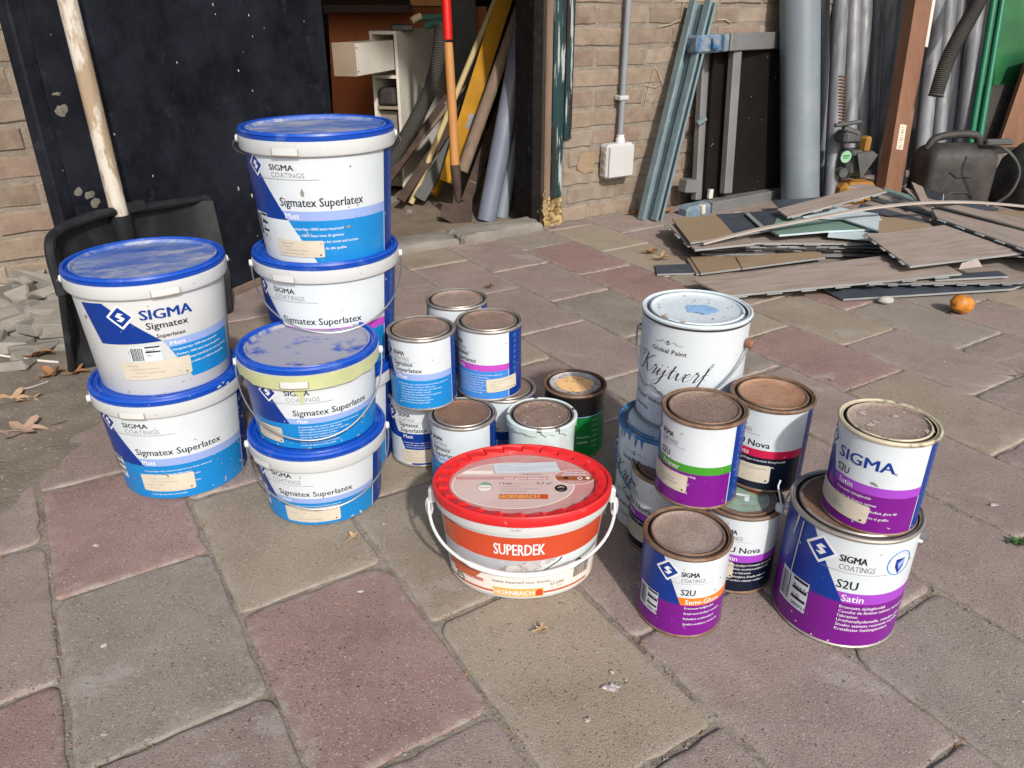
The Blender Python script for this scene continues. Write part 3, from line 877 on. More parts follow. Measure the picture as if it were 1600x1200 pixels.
slab_stone([wp(-.43, .055, .028), wp(-.10, .05, .03), wp(-.09, -.05, .03), wp(-.43, -.06, .03)], .04, 'long rough grey threshold stone running up to the rotten door post')
slab_stone([wp(-.80, .06, .024), wp(-.445, .06, .026), wp(-.445, -.045, .026), wp(-.80, -.05, .024)], .04, 'shorter grey threshold stone partly hidden by the tall blue lidded bucket stack')

# unseen roof, added above the view to shade the doorway and the wall
roof = thing('shade_roof', 'corrugated roof overhanging the brick wall and doorway from above', 'roof', wp(0, .6, 2.4))
rv, rf = [], []
nr_ = 120
for j in (0, 1):
    for i in range(nr_ + 1):
        s_ = -2.9 + 6.3 * i / nr_
        rv.append(wp(s_, -.4 if j == 0 else 1.5, (2.58 if j == 0 else 2.22) + .012 * sin(i * 1.57)))
for i in range(nr_): rf.append((i, i + 1, nr_ + 2 + i, nr_ + 1 + i))
mb('conduit_grey').add(rv, rf).build('corrugated_sheet', roof)
for s_ in (-2.2, -.9, .4, 1.7, 3.0):
    b_ = mb('wood_old'); p0, p1 = Vector(wp(s_, -.1, 2.45)), Vector(wp(s_, 1.45, 2.17)); b_.tube([p0, p1], .03, 4); b_.build('rafter', roof)
# ================================================================ PAINT CANS AND BUCKETS
MESH = {}
def cached(key, fn):
    if key not in MESH: MESH[key] = fn()
    return MESH[key]

def logo(p, u, v, s, k=1.0):
    """blue diamond with the stepped white S, white outline"""
    p.poly([(u - 1.28 * s * k, v), (u, v - 1.28 * s), (u + 1.28 * s * k, v), (u, v + 1.28 * s)], 'print_text_white', 5)
    p.poly([(u - s * k, v), (u, v - s), (u + s * k, v), (u, v + s)], 'print_navy', 6)
    q = s * k
    p.poly([(u - .42 * q, v + .08 * s), (u - .08 * q, v + .46 * s), (u + .36 * q, v + .30 * s), (u + .02 * q, v + .16 * s)], 'print_text_white', 7)
    p.poly([(u - .42 * q, v + .08 * s), (u + .02 * q, v + .16 * s), (u + .42 * q, v - .12 * s), (u + .02 * q, v - .20 * s)], 'print_text_white', 7)
    p.poly([(u + .42 * q, v - .12 * s), (u + .05 * q, v - .5 * s), (u - .38 * q, v - .32 * s), (u + .02 * q, v - .20 * s)], 'print_text_white', 7)

FINE = ['Krasvaste zijdeglanslak', 'Couche de finition satinee resistante a', "l'abrasion", 'Urethanalkydemaille, ridsefast, glans 40', 'Smalto satinato resistente al graffio', 'Kratzfester Seidenglanzlack']
FINE_WALL = ['Hoogwaardige 100% latex muurverf', 'Peinture 100% latex haut de gamme', 'Hochwertige Latexfarbe fur innen und aussen', 'Pintura vinilica al 100% de alta qualita']
FINE_LONG = ['Hoogwaardige, matte, reukarme muurverf voor binnen, vlekwerend', 'en goed reinigbaar, op basis van 100% acrylaat', 'Peinture mate de haute qualite pour murs, odeur faible',
             'a base de dispersion acrylique, lessivable', 'Hochwertige, matte Wandfarbe fur innen, geruchsarm', 'auf Basis von Reinacrylat, gut waschbar', 'Pintura mate de alta calidad para interiores', 'con base de dispersion acrilica, lavable']

def barcode(p, u, v, w, h, txt, k=1.0):
    p.rect(u, v, u + w, v + h, 'print_white', 5)
    bw = w * .40
    x = u + w * .04
    r2 = random.Random(int(u * 1e6) & 1023)
    while x < u + bw:
        t = w * r2.uniform(.014, .036); p.rect(x, v + h * .1, x + t, v + h * .9, 'print_black', 6); x += t + w * r2.uniform(.012, .03)
    for i, t in enumerate(txt):
        y = v + h * (.80 - .30 * i)
        p.rect(u + w * .5, y + h * .08, u + w * .97, y + h * .17, 'print_black', 6)
        p.text(t, u + w * .54, None, y - h * .13, h * .11, 'print_black', .008, 7)

def sigma(r0, r1, h, k, la, title, stripe, word, low, side_white=False, big=False, lines=FINE, lv=(.36, .05), band=True, bc=None,
          vlogo=.84, vsig=.80, vtitle=.54, vs_=(.40, .505), caps=(.0068, .0058), tcap=.0085, lcap=.0030, slope=-.40, navy_to=None, tm=None, ls=.0125, uline=True, ltail=None):
    rm = (r0 + r1) / 2
    p = Print()
    u_l, u_r = -.075 * k, .122 * k
    d = lambda v: (v - vlogo) * h * slope * k
    v0, v1 = vs_
    p.rect(u_l, 0, u_r + .045 * k, h, 'print_white', 0)
    p.poly([(u_l, v0 * h), (d(v0), v0 * h), (d(1), h), (u_l, h)], 'print_navy', 1)
    if side_white:
        p.poly([(d(v0), v0 * h), (d(0) , 0), (u_r, 0), (u_r, v0 * h)], low, 1)
    else:
        p.rect(u_l, 0, u_r, v0 * h, low, 1)
        p.poly([(u_l, v0 * h), (d(v0), v0 * h), (d(v1), v1 * h), (u_l, (v1 + .02) * h)], 'print_navy' if low != 'print_purple' else 'print_navy', 2)
    p.poly([(d(v0), v0 * h), (u_r, v0 * h), (u_r, v1 * h), (d(v1), v1 * h)], stripe, 2)
    if band:
        p.rect(u_r, 0, u_r + .045 * k, h, 'print_navy', 1)
        p.rect(u_r - .0012 * k, 0, u_r, v0 * h, 'print_white', 3)
        for j in range(9):
            y = h * (.93 - .085 * j); u = u_r + .013 * k; s = .0035 * k
            p.ell(u, y, s, s, 'print_midblue', 3, 4 if j % 3 else 8, hole=.75)
            p.rect(u - s * .3, y - s * .4, u + s * .1, y + s * .3, 'print_midblue', 3)
    if big:
        p.text('SIGMA', .0165 * k, .083 * k, (vsig - .10) * h, .0135, 'print_navy', .02)
        if big == 1: logo(p, 0, vlogo * h, ls * k * .8)
    else:
        logo(p, 0, vlogo * h, ls * k ** .8, 1)
        p.text('SIGMA', .0165 * k, .0385 * k, vsig * h, caps[0], 'print_black', .025)
        p.text('COATINGS', .0172 * k, .0465 * k, vsig * h - caps[1] * 1.45, caps[1], 'print_grey', -.008)
        if uline: p.rect(.002 * k, vsig * h - caps[1] * 1.9, .058 * k, vsig * h - caps[1] * 1.9 + .00045 * k, 'print_grey', 4)
    for (t, a, b, vv) in title:
        p.text(t, a * k, b * k, vv * h, tcap, 'print_ink', .012)
    p.text(word, .0245 * k, None if tm is None else .0245 * k + tm, (v0 + (v1 - v0) * .18) * h, (v1 - v0) * h * .60, 'print_text_white', .012)
    n = len(lines)
    for i, t in enumerate(lines):
        vv = lv[0] + (lv[1] - lv[0]) * i / max(1, n - 1)
        p.text(t, (.0245 + (.004 if ltail and i else 0)) * k, None, vv * h, lcap, 'print_text_white', .006, rot=0)
    if bc: barcode(p, *bc)
    p.shift(la * rm)
    return p

def note(u0, v0, u1, v1, rows=4, m='sticker_paper', seed=1, rot=0.0, layer=8):
    """paper tinting sticker"""
    p = Print()
    w, h = u1 - u0, v1 - v0
    c = .002
    f = lambda a, b: (u0 + a * cos(rot) - b * sin(rot), v0 + a * sin(rot) + b * cos(rot))
    pts = [f(c, 0), f(w - c, 0), f(w, c), f(w, h - c), f(w - c, h), f(c, h), f(0, h - c), f(0, c)]
    p.poly(pts, m, layer)
    t = ['Kleurrecept', 'Samengesteld door verfhandel', 'Deze kleur is speciaal gemengd', 'Houdbaar tot 2007']
    for i in range(rows):
        a, b = f(w * (.10 + .05 * ((i * 7 + seed) % 3)), h * (.80 - .6 * i / max(1, rows - 1)) - .001)
        p.text(t[(i + seed) % 4], a, None, b, min(.0022, h * .08), 'print_grey', 0, layer + 2, rot)
    a, b = f(w * .92, h * .14)
    p.ell(a, b, .0014, .0014, 'print_black', layer + 2, 8)
    return p

def put_print(name, p, fn, parent, **kw):
    bgp, txt = p.split(lambda s: s[3] < 4)
    if not bgp.sh: bgp, txt = txt, Print()
    o = link(name, bgp.mesh(name, fn, **kw), parent)
    if txt.sh: link('lettering', txt.mesh('lettering', fn, **kw), o)
    return o

def can_meshes(r, h, rim_m, lid_m, body_m='print_white', groove='tin_dark'):
    rr = r + .0022
    def body(): return mb(body_m).lathe([(0, .001), (r - .002, .001), (r, .003), (r, h - .004)], 72).mesh('body')
    def base(): return mb(rim_m).lathe([(r - .001, .0), (r + .0014, .0008), (r + .0016, .0026), (r + .0002, .0040)], 72).mesh('base_seam')
    def rim(): return mb(rim_m).lathe([(r + .0002, h - .0062), (rr - .0004, h - .0052), (rr + .0004, h - .0025), (rr - .0006, h - .0004), (rr - .0020, h), (rr - .0036, h - .0012), (rr - .0042, h - .0060)], 72).mesh('rim')
    def lid():
        m_ = MB()
        a = rr - .0042
        prof = [(0, h - .0042), (a * .55, h - .0041), (a * .80, h - .0040), (a * .835, h - .0030), (a * .855, h - .0008), (a * .885, h - .0006), (a * .905, h - .0020), (a * .92, h - .0068), (a * .955, h - .0068), (a * .97, h - .0020), (a, h - .0016)]
        return m_.lathe(prof, 72, mats=[lid_m, lid_m, lid_m, lid_m, rim_m, rim_m, groove, groove, groove, rim_m]).mesh('lid')
    return (cached(('body', r, h, body_m), body), cached(('base', r, h, rim_m), base), cached(('rim', r, h, rim_m), rim), cached(('lid', r, h, rim_m, lid_m, groove), lid))

def scuffs(t, fn, r, h, n, seed, big=1.0):
    """grime, dried drips and scrapes on the side of a container"""
    q = random.Random(seed); p = Print()
    for _ in range(n):
        u, v = q.uniform(-1.5, 1.5) * r, h * q.random() ** 1.6 * .95
        s = big * q.uniform(.0004, .0014) * (2 if q.random() < .12 else 1); e = q.choice((1, 1, 2.5, .4)); th = q.uniform(0, pi)
        m = q.choice(('grime', 'paint_flake', 'paint_flake', 'paint_scab', 'paint_scab'))
        pts = []
        for k in range(9):
            a = 2 * pi * k / 9; w = q.uniform(.5, 1.2); a_, b_ = s * cos(a) * w * e, s * sin(a) * w
            pts.append((u + a_ * cos(th) - b_ * sin(th), min(h * .985, max(.0008, v + a_ * sin(th) + b_ * cos(th)))))
        p.sh.append((pts, [tuple(range(9))], m, 13, False))
    return link('paint_splash', p.mesh('paint_splash', fn), t)

def can(x, y, z, size, label, group, rim_m='tin_rust', lid_m='lid_brown', body_m='print_white', turn=0.0, tilt=(0, 0), base_m=None, cat='paint can', groove='tin_dark'):
    r, h = {'1l': (.0532, .125), '2.5l': (.0752, .165)}[size]
    t = thing('paint_can', label, cat, (x, y, z), (tilt[0], tilt[1], -math.atan2(x, y) + turn), group)
    b, bs, rm, ld = can_meshes(r, h, rim_m, lid_m, body_m, groove)
    if base_m: bs = can_meshes(r, h, base_m, lid_m, body_m)[1]
    link('body', b, t); link('base_seam', bs, t); link('rim', rm, t); link('lid', ld, t)
    fn_ = wrap_fn(r, r, h - .010, z0=.0042)
    scuffs(t, fn_, r, h - .010, 12, int(x * 977 + y * 531 + z * 77) % 997)
    return t, fn_, r, h - .010

GS = 'small tins of wall paint in the middle'
GR = 'tins of lacquer on the right'
def wall_paint(x, y, z, la, label, stripe='print_lavender', word='Matt', low='print_blue', sw=True, sticker=None, fine=True, band=True, turn=0.0, lid_m='lid_brown'):
    t, fn, r, h = can(x, y, z, '1l', label, GS, rim_m='tin', lid_m=lid_m, turn=turn)
    p = sigma(r, r, h, 1.0, la, [('Sigmatex', .0175, .052, .645), ('Superlatex', .0195, .066, .555)], stripe, word, low, side_white=sw, tcap=.0074,
              lines=FINE_LONG if fine else FINE_LONG[:2], lv=(.37, .09), lcap=.0021, vsig=.80, vlogo=.83, vs_=(.435, .53), band=band, ltail=True,
              bc=(-.044, .10 * h, .030, .030, ['Base', '1L', '0124']))
    put_print('label', p, fn, t)
    if sticker: put_print('sticker', note(*sticker).shift(la * r), fn, t, base=.0006)
    return t
wall_paint(-.147, 1.152, .1252, -1.28, 'pale blue striped wall paint tin, on top of another tin, nearest the bucket stack', sw=False, lid_m='lid_brown')
wall_paint(-.038, 1.187, .1252, -1.66, 'wall paint tin with a pink purple stripe and a cream sticker at lower right', 'print_magenta', 'Satin', 'print_midblue', sw=False,
           sticker=(.083, .012, .138, .036, 4, 'sticker_paper', 2, .05))
wall_paint(-.098, 1.292, .1252, -1.40, 'wall paint tin hidden behind the two upper tins so that mostly its brown lid shows', lid_m='lid_brown_dusty')
wall_paint(-.159, 1.182, .0, -1.08, 'wall paint tin with dark blue lower half, directly under the pale blue striped tin', 'print_navy', 'Matt', 'print_navy',
           sticker=(.020, .004, .075, .030, 4, 'sticker_paper', 3))
wall_paint(-.080, 1.096, .0, -1.38, 'wall paint tin with brown lid standing on the paving just behind the red lidded bucket', 'print_lavender', sw=False, lid_m='lid_brown_rusty')
wall_paint(-.014, 1.190, .0, -1.40, 'mostly hidden wall paint tin directly under the pink striped tin', 'print_navy', 'Matt', 'print_navy')
wall_paint(-.100, 1.290, .0, -1.40, 'wall paint tin at the very back, hidden beneath the tin whose lid alone shows', fine=False)

# pale tin smeared with paint
t, fn, r, h = can(.048, 1.092, 0, '1l', 'tin smeared all over with pale grey green paint, white drips on its brown lid', GS, rim_m='tin', body_m='paint_pale')
p = Print()
r2 = random.Random(4)
p.poly([(-.01, h * .2), (.022, h * .2), (.024, h * .75), (.018, h * .83), (.004, h * .80), (-.004, h * .68), (-.012, h * .6)], 'print_white', 1)
p.poly([(.03, h * .1), (.045, h * .1), (.046, h * .95), (.031, h * .9)], 'bucket_white', 1)
link('smear', p.mesh('smear', fn), t)
d = mb('paint_pale')
ring = []
for k in range(48):
    a = 2 * pi * k / 48
    ring.append((a, .117 - .006 * abs(sin(k * 1.7)) - .008 * (r2.random() ** 3)))
vs, fs = [], []
for a, z in ring:
    for rr, zz in ((.0545, z), (.0572, z + .002), (.0576, .1235), (.0552, .1256), (.052, .1245)):
        vs.append((rr * sin(a), -rr * cos(a), zz))
for k in range(48):
    k2 = (k + 1) % 48
    if k % 11 == 3: continue
    for j in range(4): fs.append((k * 5 + j, k2 * 5 + j, k2 * 5 + j + 1, k * 5 + j + 1))
d.add(vs, fs).build('paint_drip', t, world=False)
def flakes(parent, zc, rmax, n, seed, m='paint_flake', size=(.002, .005)):
    q = random.Random(seed); m_ = mb(m)
    for _ in range(n):
        a = q.uniform(0, 2 * pi); rr = rmax * math.sqrt(q.random()); s = q.uniform(*size); e = q.uniform(.3, 1); th = q.uniform(0, pi)
        vs = []
        for k in range(13):
            b = 2 * pi * k / 13; w = q.uniform(.45, 1.25)
            px, py = s * cos(b) * w, s * e * sin(b) * w
            vs.append((rr * cos(a) + px * cos(th) - py * sin(th), rr * sin(a) + px * sin(th) + py * cos(th), zc + .0007))
        vs.append((rr * cos(a), rr * sin(a), zc + .0012))
        m_.add(vs, [(k, (k + 1) % 13, 13) for k in range(13)])
    return m_.build('paint_splash', parent, world=False)
flakes(t, .1212, .043, 13, 5, 'paint_scab', (.001, .004))

# black and green tin
t, fn, r, h = can(.110, 1.207, 0, '1l', 'black tin with dark green label and an orange paint stain on its lid', GS, rim_m='tin_rust', lid_m='lid_grey', body_m='gloss_black')
p = Print()
p.rect(-.09, 0, .09, h * .68, 'print_dkgreen', 1)
p.rect(-.09, h * .68, .09, h * .69, 'print_lavender', 2)
p.rect(-.011, 0, .0015, h * .76, 'print_rust', 3)
p.rect(.0015, 0, .0025, h * .76, 'sticker_paper', 3)
p.text('PERGOLA', .006, .029, h * .33, .0028, 'print_text_white')
p.text('TUINHEK', .006, .027, h * .24, .0028, 'print_text_white')
for i in range(6): p.text('verzorgt hout', .034, .046, h * (.6 - .09 * i), .002, 'print_text_white')
put_print('label', p, fn, t)
st = mb('paint_ochre')
vs = [(.033 * cos(a) * (1 + .05 * sin(a * 5)), .031 * sin(a) * (1 + .06 * cos(a * 4)), .1217) for a in [2 * pi * k / 28 for k in range(28)]]
st.add(vs + [(0, 0, .1222)], [(k, (k + 1) % 28, 28) for k in range(28)]).build('paint_stain', t, world=False)
flakes(t, .1215, .044, 26, 8, 'print_grey', (.0015, .003))

# ---- lacquer tins on the right
def lacquer(x, y, z, la, label, title, stripe, word, low, size='1l', big=False, sticker=None, bc=None, rim_m='tin_rust', lid_m='lid_brown', turn=0.0, k=1.0, lines=None, base_m=None, tilt=(0, 0), tw=.0355):
    t, fn, r, h = can(x, y, z, size, label, GR, rim_m=rim_m, lid_m=lid_m, turn=turn, base_m=base_m, tilt=tilt)
    p = sigma(r, r, h, k, la, [(title, .0185, tw, .555)], stripe, word, low, big=big, vs_=(.42, .52), lines=lines or FINE[:1] + FINE[1:2] + FINE[3:], lv=(.37, .15), lcap=.0031 * k, tcap=.0088 * k,
              caps=(.0068 * k, .0058 * k), bc=bc, band=True)
    put_print('label', p, fn, t)
    if sticker: put_print('sticker', note(*sticker).shift(la * r), fn, t, base=.0006)
    return t, fn, r, h
S4 = ['Krasvaste halfglanslak', 'Email semi-brillant resistant', 'Ridsefast urethanalkyd', 'Smalto urethane resistente']
lacquer(.2195, .781, 0, -.33, 'foremost purple tin with an orange stripe, standing on the paving', 'S2U', 'print_orange', 'Semi-Gloss', 'print_purple',
        lines=S4, lid_m='lid_brown_dusty', bc=(-.043, .18 * .115, .034, .034, ['Base Ln', '1L', '030118']))
lacquer(.249, .879, .1252, -1.40, 'purple and white tin with a green stripe, stacked just behind the orange striped tin', 'S2U', 'print_green', 'Primer', 'print_purple',
        sticker=(.0, .020, .064, .046, 4, 'sticker_paper', 0, -.03), lines=['voor kleurechte tussenlaag', 'a base de urethanalkyd', "resistente all'abrasione"])
lacquer(.227, .937, 0, -1.74, 'half hidden navy tin with violet stripe, between lower white can and orange striped tin', 'S2U Nova', 'print_violet', 'Satin', 'print_ink', tw=.072,
        sticker=(.018, .012, .075, .038, 3, 'sticker_paper', 1))
t, fn, r, h = lacquer(.309, .862, 0, -.69, 'violet striped navy tin with a green patch on its lid, under the crimson striped tin', 'S2U Nova', 'print_violet', 'Satin', 'print_ink', tw=.072,
        lines=['Waterverdunbare krasvaste zijdeglanslak', 'Laque satinee acrylique polyurethane', "resistante a l'abrasion", 'Acryl-Seidenglanz, Emaille ridsefast', 'Smalto acrilico satinato resistente'],
        sticker=(.010, .022, .040, .048, 1, 'sticker_paper', 2))
fp = Print()
fp.ell(0, 0, .036, .036, 'print_teal', 1, 28)
fp.poly([(-.014, .006), (.010, .006), (.010, .001), (-.014, .001)], 'print_text_white', 2); fp.poly([(.004, -.010), (.010, -.010), (.010, .002), (.004, .002)], 'print_text_white', 2)
fp.poly([(-.020, .004), (-.015, .004), (-.015, -.012), (-.020, -.012)], 'print_text_white', 2)
fp.poly([(.0, .016), (.022, .010), (.018, .020)], 'print_rust', 2)
link('lid_print', fp.mesh('lid_print', lambda u, v, o: (u, v, .1212 + o)), t)
t0 = t
lacquer(.349, .918, .1252, -1.22, 'navy tin with crimson stripe and rusty red lid, behind the green striped tin', 'S2U Nova', 'print_crimson', 'Gloss', 'print_ink', tw=.072,
        lid_m='lid_rustred', sticker=(.022, .010, .078, .037, 1, 'sticker_paper', 2, .02), lines=['Watergedragen krasvaste hoogglanslak', 'Laque brillante urethane/alkyde', 'Krasvaste hoogglanslak', 'Smalto brillante'])
t = lacquer(.4236, .7854, 0, -.34, 'largest purple and blue tin, with a round emblem, carrying a smaller tin on its lid', 'S2U', 'print_violet', 'Satin', 'print_purple', '2.5l', k=1.36,
        rim_m='tin', lid_m='lid_brown_rusty', lines=FINE, bc=(-.050, .17 * .155, .046, .046, ['Base Ln', '2,5L', '080921']))
t, fn, r, h = t
p = Print()
u = .098
p.ell(u, h * .80, .0175, .0175, 'print_midblue', 4, 28, hole=.93)
p.poly([(u - .006, h * .84), (u + .007, h * .84), (u + .006, h * .76), (u, h * .70), (u - .006, h * .77)], 'print_navy', 5)
p.poly([(u - .003, h * .80), (u + .007, h * .84), (u + .006, h * .80), (u, h * .74)], 'print_lavender', 6)
for i, c in enumerate('White Shield'):
    a = pi * (.95 - .078 * i)
    p.text(c, u + .0150 * cos(a), None, h * .80 + .0125 * sin(a), .0022, 'print_midblue', 0, 5, a - pi / 2)
link('emblem', p.shift(-.40 * r).mesh('emblem', fn), t)
dr = Print()
dr.poly([(-.036, h * .33), (-.0345, h * .33), (-.028, h * .98), (-.030, h * .98)], 'paint_flake', 9)
dr.poly([(-.044, h * .80), (-.042, h * .80), (-.036, h * 1.0), (-.040, h * 1.0)], 'paint_flake', 9)
for (a, b) in ((-.02, .12), (-.028, .78), (-.012, .06), (.01, .02), (.03, .02)): dr.ell(a, b * h, .0012, .0014, 'paint_flake', 9, 8)
link('paint_drip', dr.shift(-.34 * r).mesh('paint_drip', fn), t)
def ear(parent, ang, r, z, m='wire'):
    e = mb(m)
    x, y = r * sin(ang), -r * cos(ang)
    e.tube([(x * .99, y * .99, z), (x * 1.05, y * 1.05, z)], [.006, .0045], 12)
    return e.build('ear', parent, world=False)
ear(t, -1.55, .0755, .135); ear(t, 1.55, .0755, .135)
hw = mb('wire')
pts = []
for k in range(25):
    a = pi * k / 24
    x, y = -.0815 * cos(a), .072 * sin(a)
    pts.append((x, y + .004, .135 + .028 * sin(a)))
hw.tube(pts, .0011, 8); hd = hw.build('handle', t, world=False)
kn = mb('wire_white').lathe([(0, -.007), (.005, -.005), (.0062, 0), (.005, .005), (0, .007)], 16, c=(-.086, .0, .128))
kn.tube([(-.084, .0, .130), (-.094, .012, .152), (-.093, .018, .158)], .0012, 8)
kn.build('knob', t, world=False)
t, fn, r, h = lacquer(.434, .775, .1613, -1.22, 'tin with big blue capitals and cream paint on its rim, on the largest purple tin', 'S2U', 'print_violet', 'Satin', 'print_purple', big=1,
        rim_m='tin_cream', base_m='tin_rust', lid_m='lid_brown_dusty', sticker=(-.014, .014, .066, .038, 4, 'sticker_paper', 0, -.06), lines=['Krasvaste zijdeglanslak', 'Couche de finition satinee', 'Urethanalkydemaille, ridsefast, glans 40', 'Smalto satinato resistente al graffio'])
flakes(t, .1212, .042, 11, 11, 'paint_scab', (.0015, .0075))

# ---- white chalk paint cans
def krijt(name_len, la, full=True):
    """hand lettered word drawn as pen strokes, plus the printed lines"""
    p = Print()
    S = .0125; sh = .42
    def st(pts, w0=.0005, w1=.0021):
        p.ribbon([((x + y * sh) * S, y * S) for x, y in pts], w0, w1, 'print_black', 4)
    st([(.35, 2.25), (.30, 1.4), (.22, .5), (.10, .05), (-.25, -.05)], .0007, .0026)                       # K stem
    st([(-1.7, 1.2), (-1.75, 1.7), (-1.35, 2.15), (-.7, 2.2), (-.45, 1.85), (-.75, 1.5), (-1.15, 1.6), (-1.1, 2.0), (-.5, 2.35), (.35, 2.25)])
    st([(1.55, 2.25), (1.15, 2.15), (.75, 1.7), (.30, 1.15)]); st([(.30, 1.15), (.62, 1.05), (.85, .6), (1.1, .1), (1.4, .0), (1.75, .45)], .0005, .0024)
    x = 1.75
    st([(x, .45), (x + .22, 1.22), (x + .32, 1.28), (x + .34, 1.08), (x + .52, 1.06), (x + .62, .96)]); st([(x + .62, .96), (x + .46, .3), (x + .52, .02), (x + .82, .4)])        # r
    x = 2.55
    st([(x, .4), (x + .25, 1.0)]); st([(x + .25, 1.0), (x + .2, .4), (x + .28, .02), (x + .65, .4)]); p.ell((x + .33 + 1.4 * sh) * S, 1.42 * S, .0009, .0009, 'print_black', 4, 8)  # i
    x = 3.2
    st([(x, .4), (x + .3, 1.0)]); st([(x + .3, 1.0), (x + .25, 0), (x + .1, -.9), (x - .3, -1.25), (x - .6, -.95), (x - .2, -.45), (x + .7, .45)]); p.ell((x + .38 + 1.4 * sh) * S, 1.42 * S, .0009, .0009, 'print_black', 4, 8)  # j
    x = 3.9
    st([(x, .45), (x + .4, 1.2), (x + .45, 1.75)]); st([(x + .47, 1.75), (x + .36, .5), (x + .45, .02), (x + .85, .4)]); st([(x + .1, 1.05), (x + .85, 1.12)])   # t
    x = 4.75
    st([(x, .4), (x + .2, .95)]); st([(x + .2, .95), (x + .3, .9), (x + .32, .3), (x + .5, .02)]); st([(x + .5, .02), (x + .85, .45), (x + .95, .95), (x + 1.2, .82)])  # v
    x = 5.75
    st([(x - .05, .5), (x + .35, .55), (x + .6, .85), (x + .45, 1.05), (x + .15, .75), (x + .12, .2), (x + .4, .02), (x + .85, .4)])      # e
    x = 6.6
    st([(x, .4), (x + .24, 1.22), (x + .34, 1.28), (x + .36, 1.08), (x + .54, 1.06), (x + .64, .96)]); st([(x + .64, .96), (x + .48, .3), (x + .56, .02), (x + .9, .5)])      # r
    x = 7.5
    st([(x - .05, .45), (x + .5, 1.4), (x + .75, 2.1), (x + .6, 2.3), (x + .42, 1.8)], .0005, .001); st([(x + .42, 1.8), (x + .32, .5), (x + .15, -.8), (x - .2, -1.2)], .0006, .0022); st([(x + .1, .95), (x + .75, 1.0)])  # f
    W = 8.4 * S
    p.shift(-W * .5, 0)
    base = .076
    p.shift(0, base)
    p.text('Global Paint', -.030, .024, base + .038, .0062, 'print_black', -.004)
    # small ornament above and swirl below
    for sgn in (1, -1):
        p.ribbon([(-.004 + sgn * .003, base + .052), (-.004 + sgn * .009, base + .0555), (-.004 + sgn * .013, base + .0525), (-.004 + sgn * .022, base + .052)], .0004, .0008, 'print_black')
    p.ell(-.004, base + .0535, .0022, .0032, 'print_black', 4, 12, hole=.6)
    p.ribbon([(-.066, base - .018), (-.05, base - .022), (-.035, base - .0235), (-.022, base - .0185), (-.014, base - .024), (-.007, base - .029), (-.006, base - .0235), (-.012, base - .0245), (.004, base - .0285), (.018, base - .026), (.032, base - .0225), (.044, base - .0215)], .0006, .0015, 'print_black')
    p.ribbon([(-.062, base - .013), (-.045, base - .0265), (-.03, base - .0195), (-.016, base - .0225), (0, base - .0305), (.013, base - .0235), (.024, base - .0275), (.06, base - .0185)], .0005, .0011, 'print_black')
    p.text('Voor meubels en', -.062, .030, base - .044, .0072, 'print_black', -.012)
    if full:
        p.text('muren binnen', -.060, .008, base - .060, .0060, 'print_black', -.012)
    return p.shift(la * .0752)
GK = 'white chalk paint cans'
def chalk_can(x, y, z, la, label, rim_m, lid_m, turn=0):
    t, fn, r, h = can(x, y, z, '2.5l', label, GK, rim_m=rim_m, lid_m=lid_m, body_m='krijt_white', turn=turn, groove='pvc_grey', base_m='tin')
    put_print('label', krijt(0, la), fn, t)
    return t, fn, r, h
t, fn, r, h = chalk_can(.236, 1.000, 0, -.62, 'lower white can with script lettering and blue paint smeared round its rim', 'paint_blue_rim', 'lid_paint_white')
hw = mb('paint_blue_rim')
pts = [(-.078 * cos(pi * k / 20), -.079 * sin(pi * k / 20) - .002, .118 - .055 * sin(pi * k / 20)) for k in range(21)]
ear(t, -1.55, .0755, .120); ear(t, 1.55, .0755, .120)
hw.tube(pts, .0011, 8).build('handle', t, world=False)
dr = Print(); q = random.Random(3)
for _ in range(12):
    a = q.uniform(-.09, .07); dr.poly([(a, h), (a + .006, h), (a + .004, h * q.uniform(.90, .96)), (a + .002, h * q.uniform(.86, .95))], 'paint_blue_rim', 3)
link('paint_drip', dr.mesh('paint_drip', fn), t)
t, fn, r, h = chalk_can(.263, 1.029, .1655, -.40, 'upper white can with script lettering, blue stain on its lid and a brown knob', 'lid_paint_white', 'lid_paint_white')
mb('tin_dark').lathe([(r + .0004, .1560), (r + .0016, .1572), (r + .0016, .1588), (r + .0004, .1596)], 72).build('rim_seam', t, world=False)
put_print('sticker', note(-.060, .004, -.018, .026, 4, 'krijt_white', 2, -.12), fn, t, base=.0006)
st = mb('paint_skyblue')
vs = [(.006 + .023 * cos(a) * (1 + .10 * sin(a * 3 + 1) + .05 * sin(a * 11)), .0 + .019 * sin(a) * (1 + .12 * cos(a * 5) + .05 * sin(a * 13 + 1)), .1615) for a in [2 * pi * k / 60 for k in range(60)]]
st.add(vs + [(.006, 0, .1619)], [(k, (k + 1) % 60, 60) for k in range(60)]).build('paint_stain', t, world=False)
flakes(t, .1616, .058, 24, 17, 'print_rust', (.0006, .0024))
ear(t, -1.55, .0755, .128)
kx = 1.20
e = mb('wood_knob')
Mx = Matrix.Rotation(kx, 4, 'Z') @ Matrix.Rotation(pi / 2, 4, 'X')
m2 = MB().use('wood_knob').lathe([(0, 0), (.006, .0), (.0078, .004), (.0070, .009), (.004, .0120), (0, .0124)], 18)
e.add([tuple((Mx @ Vector(p)) + Vector((.0755 * sin(kx), -.0755 * cos(kx), .128))) for p in m2.v], m2.f)
e.build('knob', t, world=False)
hw = mb('wire')
pts = []
